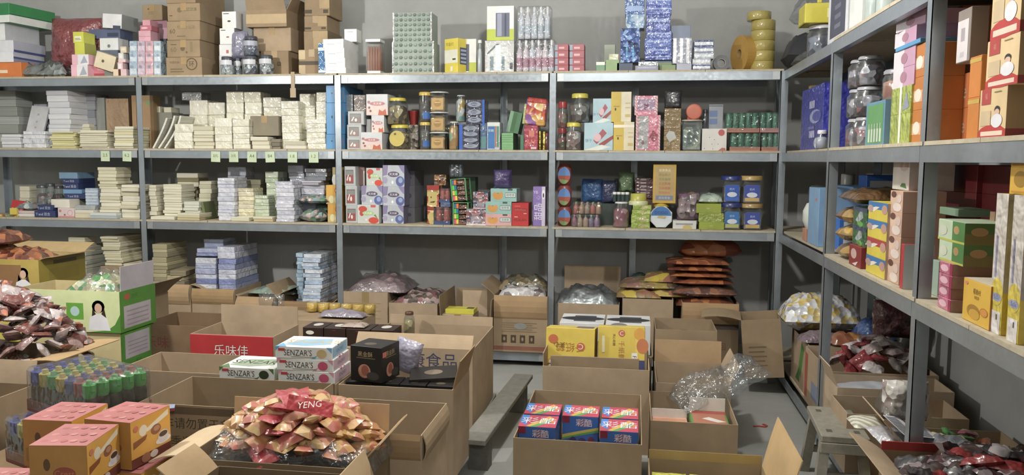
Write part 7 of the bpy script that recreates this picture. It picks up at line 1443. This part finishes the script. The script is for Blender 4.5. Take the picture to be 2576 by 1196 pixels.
BRN = mat('vor', '#6c3420', '#8c5030', '#b07848', '#5c2c20', '#a86030', s=22)
for i, (x_, z_, s_) in enumerate(((-4.05, .78, .34), (-3.84, .76, .34), (-3.98, .87, .26))):
    bag('snack_bag', ['left', 'right', 'upper'][i]+' reddish brown snack bag in the yellow photo carton', 'snack bag', x_, 4.58, z_, s_, .28, .12, BRN, 185+i, amp=.2, fl=.4, film=False)
carton('carton', 'open carton with long flaps behind the green photo carton', -3.5, -2.98, 4.35, 4.8, 0, .56, CARD2, flaps=(('R', .18, 50), ('F', .1, 30)))
# chicken feet carton and heap
carton('carton', 'wide open carton heaped with small shiny brown red packets', -3.42, -2.7, 3.1, 3.56, 0, .5, CARD3, flaps=(('R', .24, 78, '#a5875c'), ('F', .12, 150, '#bfa67c')))
PKM = [mat('vor', '#6c4038', '#8c7c7c', '#a85c38', '#4c2c2c', s=40), mat('wrap', '#8c6c68'), mat('vor', '#a05434', '#5c3030', '#b0a4a4', s=30), mat('wrap', '#a89c9c'), mat('wrap', '#6c342c')]
heap(170, -2.98, 3.34, .5, .46, .28, .3, (.085, .07), PKM, 'snack_packet', 'snack packet in the heap at the left', 'snack packet', 'heap of brown red snack packets', ['brown grey mottled', 'dusty mauve', 'orange brown mottled', 'silvery pink', 'dark red brown'], seed=21, tilt=.55, amp=.2)
heap(24, -3.05, 3.34, .38, .3, .19, .12, (.1, .075), PKM[:1], 'snack_packet', 'snack packet low inside the heap at the left', 'snack packet', 'heap of brown red snack packets', ['brown grey mottled'], seed=22)
pbox('carton_insert', 'cardboard false floor under the snack packet heap', 'cardboard', -3.06, 3.33, .35, .69, .43, .02, mat('card', CARD2))
# nearer cartons, drinks, biscuit boxes
carton('carton', 'open carton with raised dark flap at the left edge', -3.05, -2.5, 2.66, 3.02, 0, .46, CARD2, flaps=(('L', .14, 10, '#7c6244'), ('B', .1, 15, CARD)))
carton('carton', 'carton under the drink packs at the left edge', -2.45, -1.86, 2.5, 3.0, 0, .27, '#8a7050', closed=True)
def drinkpack(lb, x, y, z, rz, nx, ny, caps):
    t = root('drink_pack', lb, 'drink pack', (x, y, z), rz); r = .0245; sx, sy = .0575, .05; c = {}
    for i in range(nx):
        for j in range(ny):
            cp = '#48b050' if i == nx-1 else caps[i % len(caps)]
            key = cp
            if key not in c:
                k = M(); k.lathe([(r*.92, 0), (r, .01), (r, .085), (r*.85, .1)], mat('plastic', '#2c3428' if cp == '#48b050' else '#3c2c24'), 12)
                k2 = M(); k2.lathe([(r*.8, .1), (r*.95, .108), (r*.95, .15)], mat('plastic', cp), 12); k2.box(-r*1.05, r*1.05, -.008, .008, .125, .152, mat('plastic', cp), .002); k2.lathe([(r*.5, .15), (r*.45, .166)], mat('plastic', cp), 10)
                c[key] = (k.mesh('bottle'), k2.mesh('cap'))
            b_ = put('bottle', c[key][0], t, ((i-(nx-1)/2)*sx, (j-(ny-1)/2)*sy, .002)); put('cap', c[key][1], b_)
    w, d = nx*sx, ny*sy
    put('tray', M().box(-w/2-.003, w/2+.003, -d/2-.003, -d/2, 0, .045, mat('print', '#7c3c3c')).box(w/2, w/2+.003, -d/2, d/2, 0, .045, mat('print', '#8c5c60')).box(-w/2-.003, -w/2, -d/2, d/2, 0, .045, mat('print', '#7c3c3c')).box(-w/2, w/2, d/2, d/2+.003, 0, .045, mat('print', '#7c3c3c')), t)
    put('shrink_film', M().box(-w/2-.005, w/2+.005, -d/2-.005, d/2+.005, .0, .172, mat('film', '#e8ecec', s=14), .012), t)
drinkpack('shrink wrapped pack of bottles with blue yellow red and green caps, upper', -2.07, 2.78, .445, -.4, 7, 5, ['#2c3cb0', '#c8b020', '#3ca048', '#d0b020', '#343c90', '#a83c30'])
drinkpack('shrink wrapped pack of capped bottles, lower, partly hidden', -2.13, 2.71, .272, -.4, 6, 5, ['#2c3cb0', '#c8b828', '#3c8c38'])
def biscuit(lb, x, y, z, rz, w=.165, d=.19, h=.15):
    A = [('T', 'r', 0, 0, 1, 1, '#b86c6c')]+[('T', 'e', .15+.17*i, .2+.3*j, .06, .06, '#c4827c' if (i+j) % 2 else '#b0605f') for i in range(5) for j in range(3)]
    A += [('R', 'r', 0, 0, 1, 1, '#d89c24'), ('R', 'r', 0, 0, 1, .2, '#6c3428'), ('R', 'e', .3, .72, .1, .12, '#dcd0b8'), ('R', 'p', [(.35, .72), (.95, .95), (.95, .82), (.4, .65)], '#e0d4bc'), ('R', 'e', .62, .62, .13, .11, '#8c5034'), ('R', 'e', .64, .64, .08, .06, '#b07c58'), ('R', 'p', [(.05, .55), (.4, .6), (.35, .5), (.05, .4)], '#8c4c1c'), ('R', 'e', .8, .32, .2, .08, '#d8d0d0'), ('R', 'e', .8, .4, .14, .14, '#ccc4c4'), ('R', 'e', .8, .45, .11, .06, '#4c3028'), ('R', 'e', .35, .12, .12, .1, '#9c6444'), ('R', 'e', .55, .12, .1, .08, '#c8b8ac'), ('R', 'e', .12, .82, .06, .06, '#c86c4c'),
          ('F', 'r', 0, 0, 1, 1, '#a87424'), ('F', 'e', .6, .45, .2, .13, '#8c3c20'), ('F', 't', .6, .45, .12, 'Crest', '#b07030'), ('F', 'e', .3, .62, .06, .12, '#5c3c1c'), ('F', 'r', .05, .1, .2, .4, '#94681c')]  # right side brighter, front browner: lamp light and shade put into the print colours
    return pbox('biscuit_box', lb, 'biscuit box', x, y, z, w, d, h, '#b07c24', A, rz=rz, c=.002)
pbox('carton_insert', 'low brown slab on the floor under the orange boxes', 'box', -1.8, 2.18, 0, .6, .7, .098, mat('card', '#8a7050'))
for i, (lb, x_, y_, z_, r_) in enumerate((('orange biscuit box with cup picture, nearest, front left', -1.63, 2.12, .45, .15), ('orange biscuit box with cup picture, right of the nearest', -1.6, 2.33, .455, -.08), ('orange biscuit box behind the nearest, mostly its pink top', -1.82, 2.33, .445, .05),
        ('lower orange biscuit box under the right one', -1.57, 2.32, .298, -.04), ('lower orange biscuit box under the nearest one', -1.63, 2.11, .298, .1), ('pink topped biscuit box at the bottom left corner', -1.83, 2.06, .32, .12), ('lower orange biscuit box at the back left', -1.82, 2.34, .298, .05))):
    biscuit(lb, x_, y_, z_, r_)
pbox('carton_insert', 'brown box hidden under the orange biscuit boxes', 'box', -1.72, 2.22, .1, .45, .5, .195, mat('card', '#8a7050'))
t_ = pbox('straw_pack', 'thin red and blue flat pack lying behind the orange boxes', 'packet', -1.78, 2.62, .5, .28, .05, .012, '#8c4450', [('T', 'r', .7, 0, 1, 1, '#8c98b8')], rz=.5)
# bit of red string on the floor
k = M(); pts = [(0, 0), (.03, .01), (.06, .0), (.075, .02), (.06, .045), (.055, .04)]
for a, b in zip(pts, pts[1:]):
    dx, dy = b[0]-a[0], b[1]-a[1]; l = math.hypot(dx, dy); nx_, ny_ = -dy/l*.004, dx/l*.004
    k.add([(a[0]-nx_, a[1]-ny_, .001), (b[0]-nx_, b[1]-ny_, .001), (b[0]+nx_, b[1]+ny_, .001), (a[0]+nx_, a[1]+ny_, .001), (a[0]-nx_, a[1]-ny_, .006), (b[0]-nx_, b[1]-ny_, .006), (b[0]+nx_, b[1]+ny_, .006), (a[0]+nx_, a[1]+ny_, .006)], [(0, 3, 2, 1), (4, 5, 6, 7), (0, 1, 5, 4), (1, 2, 6, 5), (2, 3, 7, 6), (3, 0, 4, 7)], mat('plastic', '#b83428'))
p = AZ(1895, 1075, 0); put('red_string', k, None, (p.x, p.y, 0), label='short curl of red string lying on the bare floor', cat='string')
for p, lb in ((LAMPS[0][0], 'bare white bulb hanging on a cord near the left of the back rack'), (LAMPS[1][0], 'bare white bulb hanging on a cord over the middle aisle'), (LAMPS[2][0], 'added fill bulb on a cord behind the camera, out of view')): bare_lamp(p, lb)  # last fixture is made up to carry the added fill light
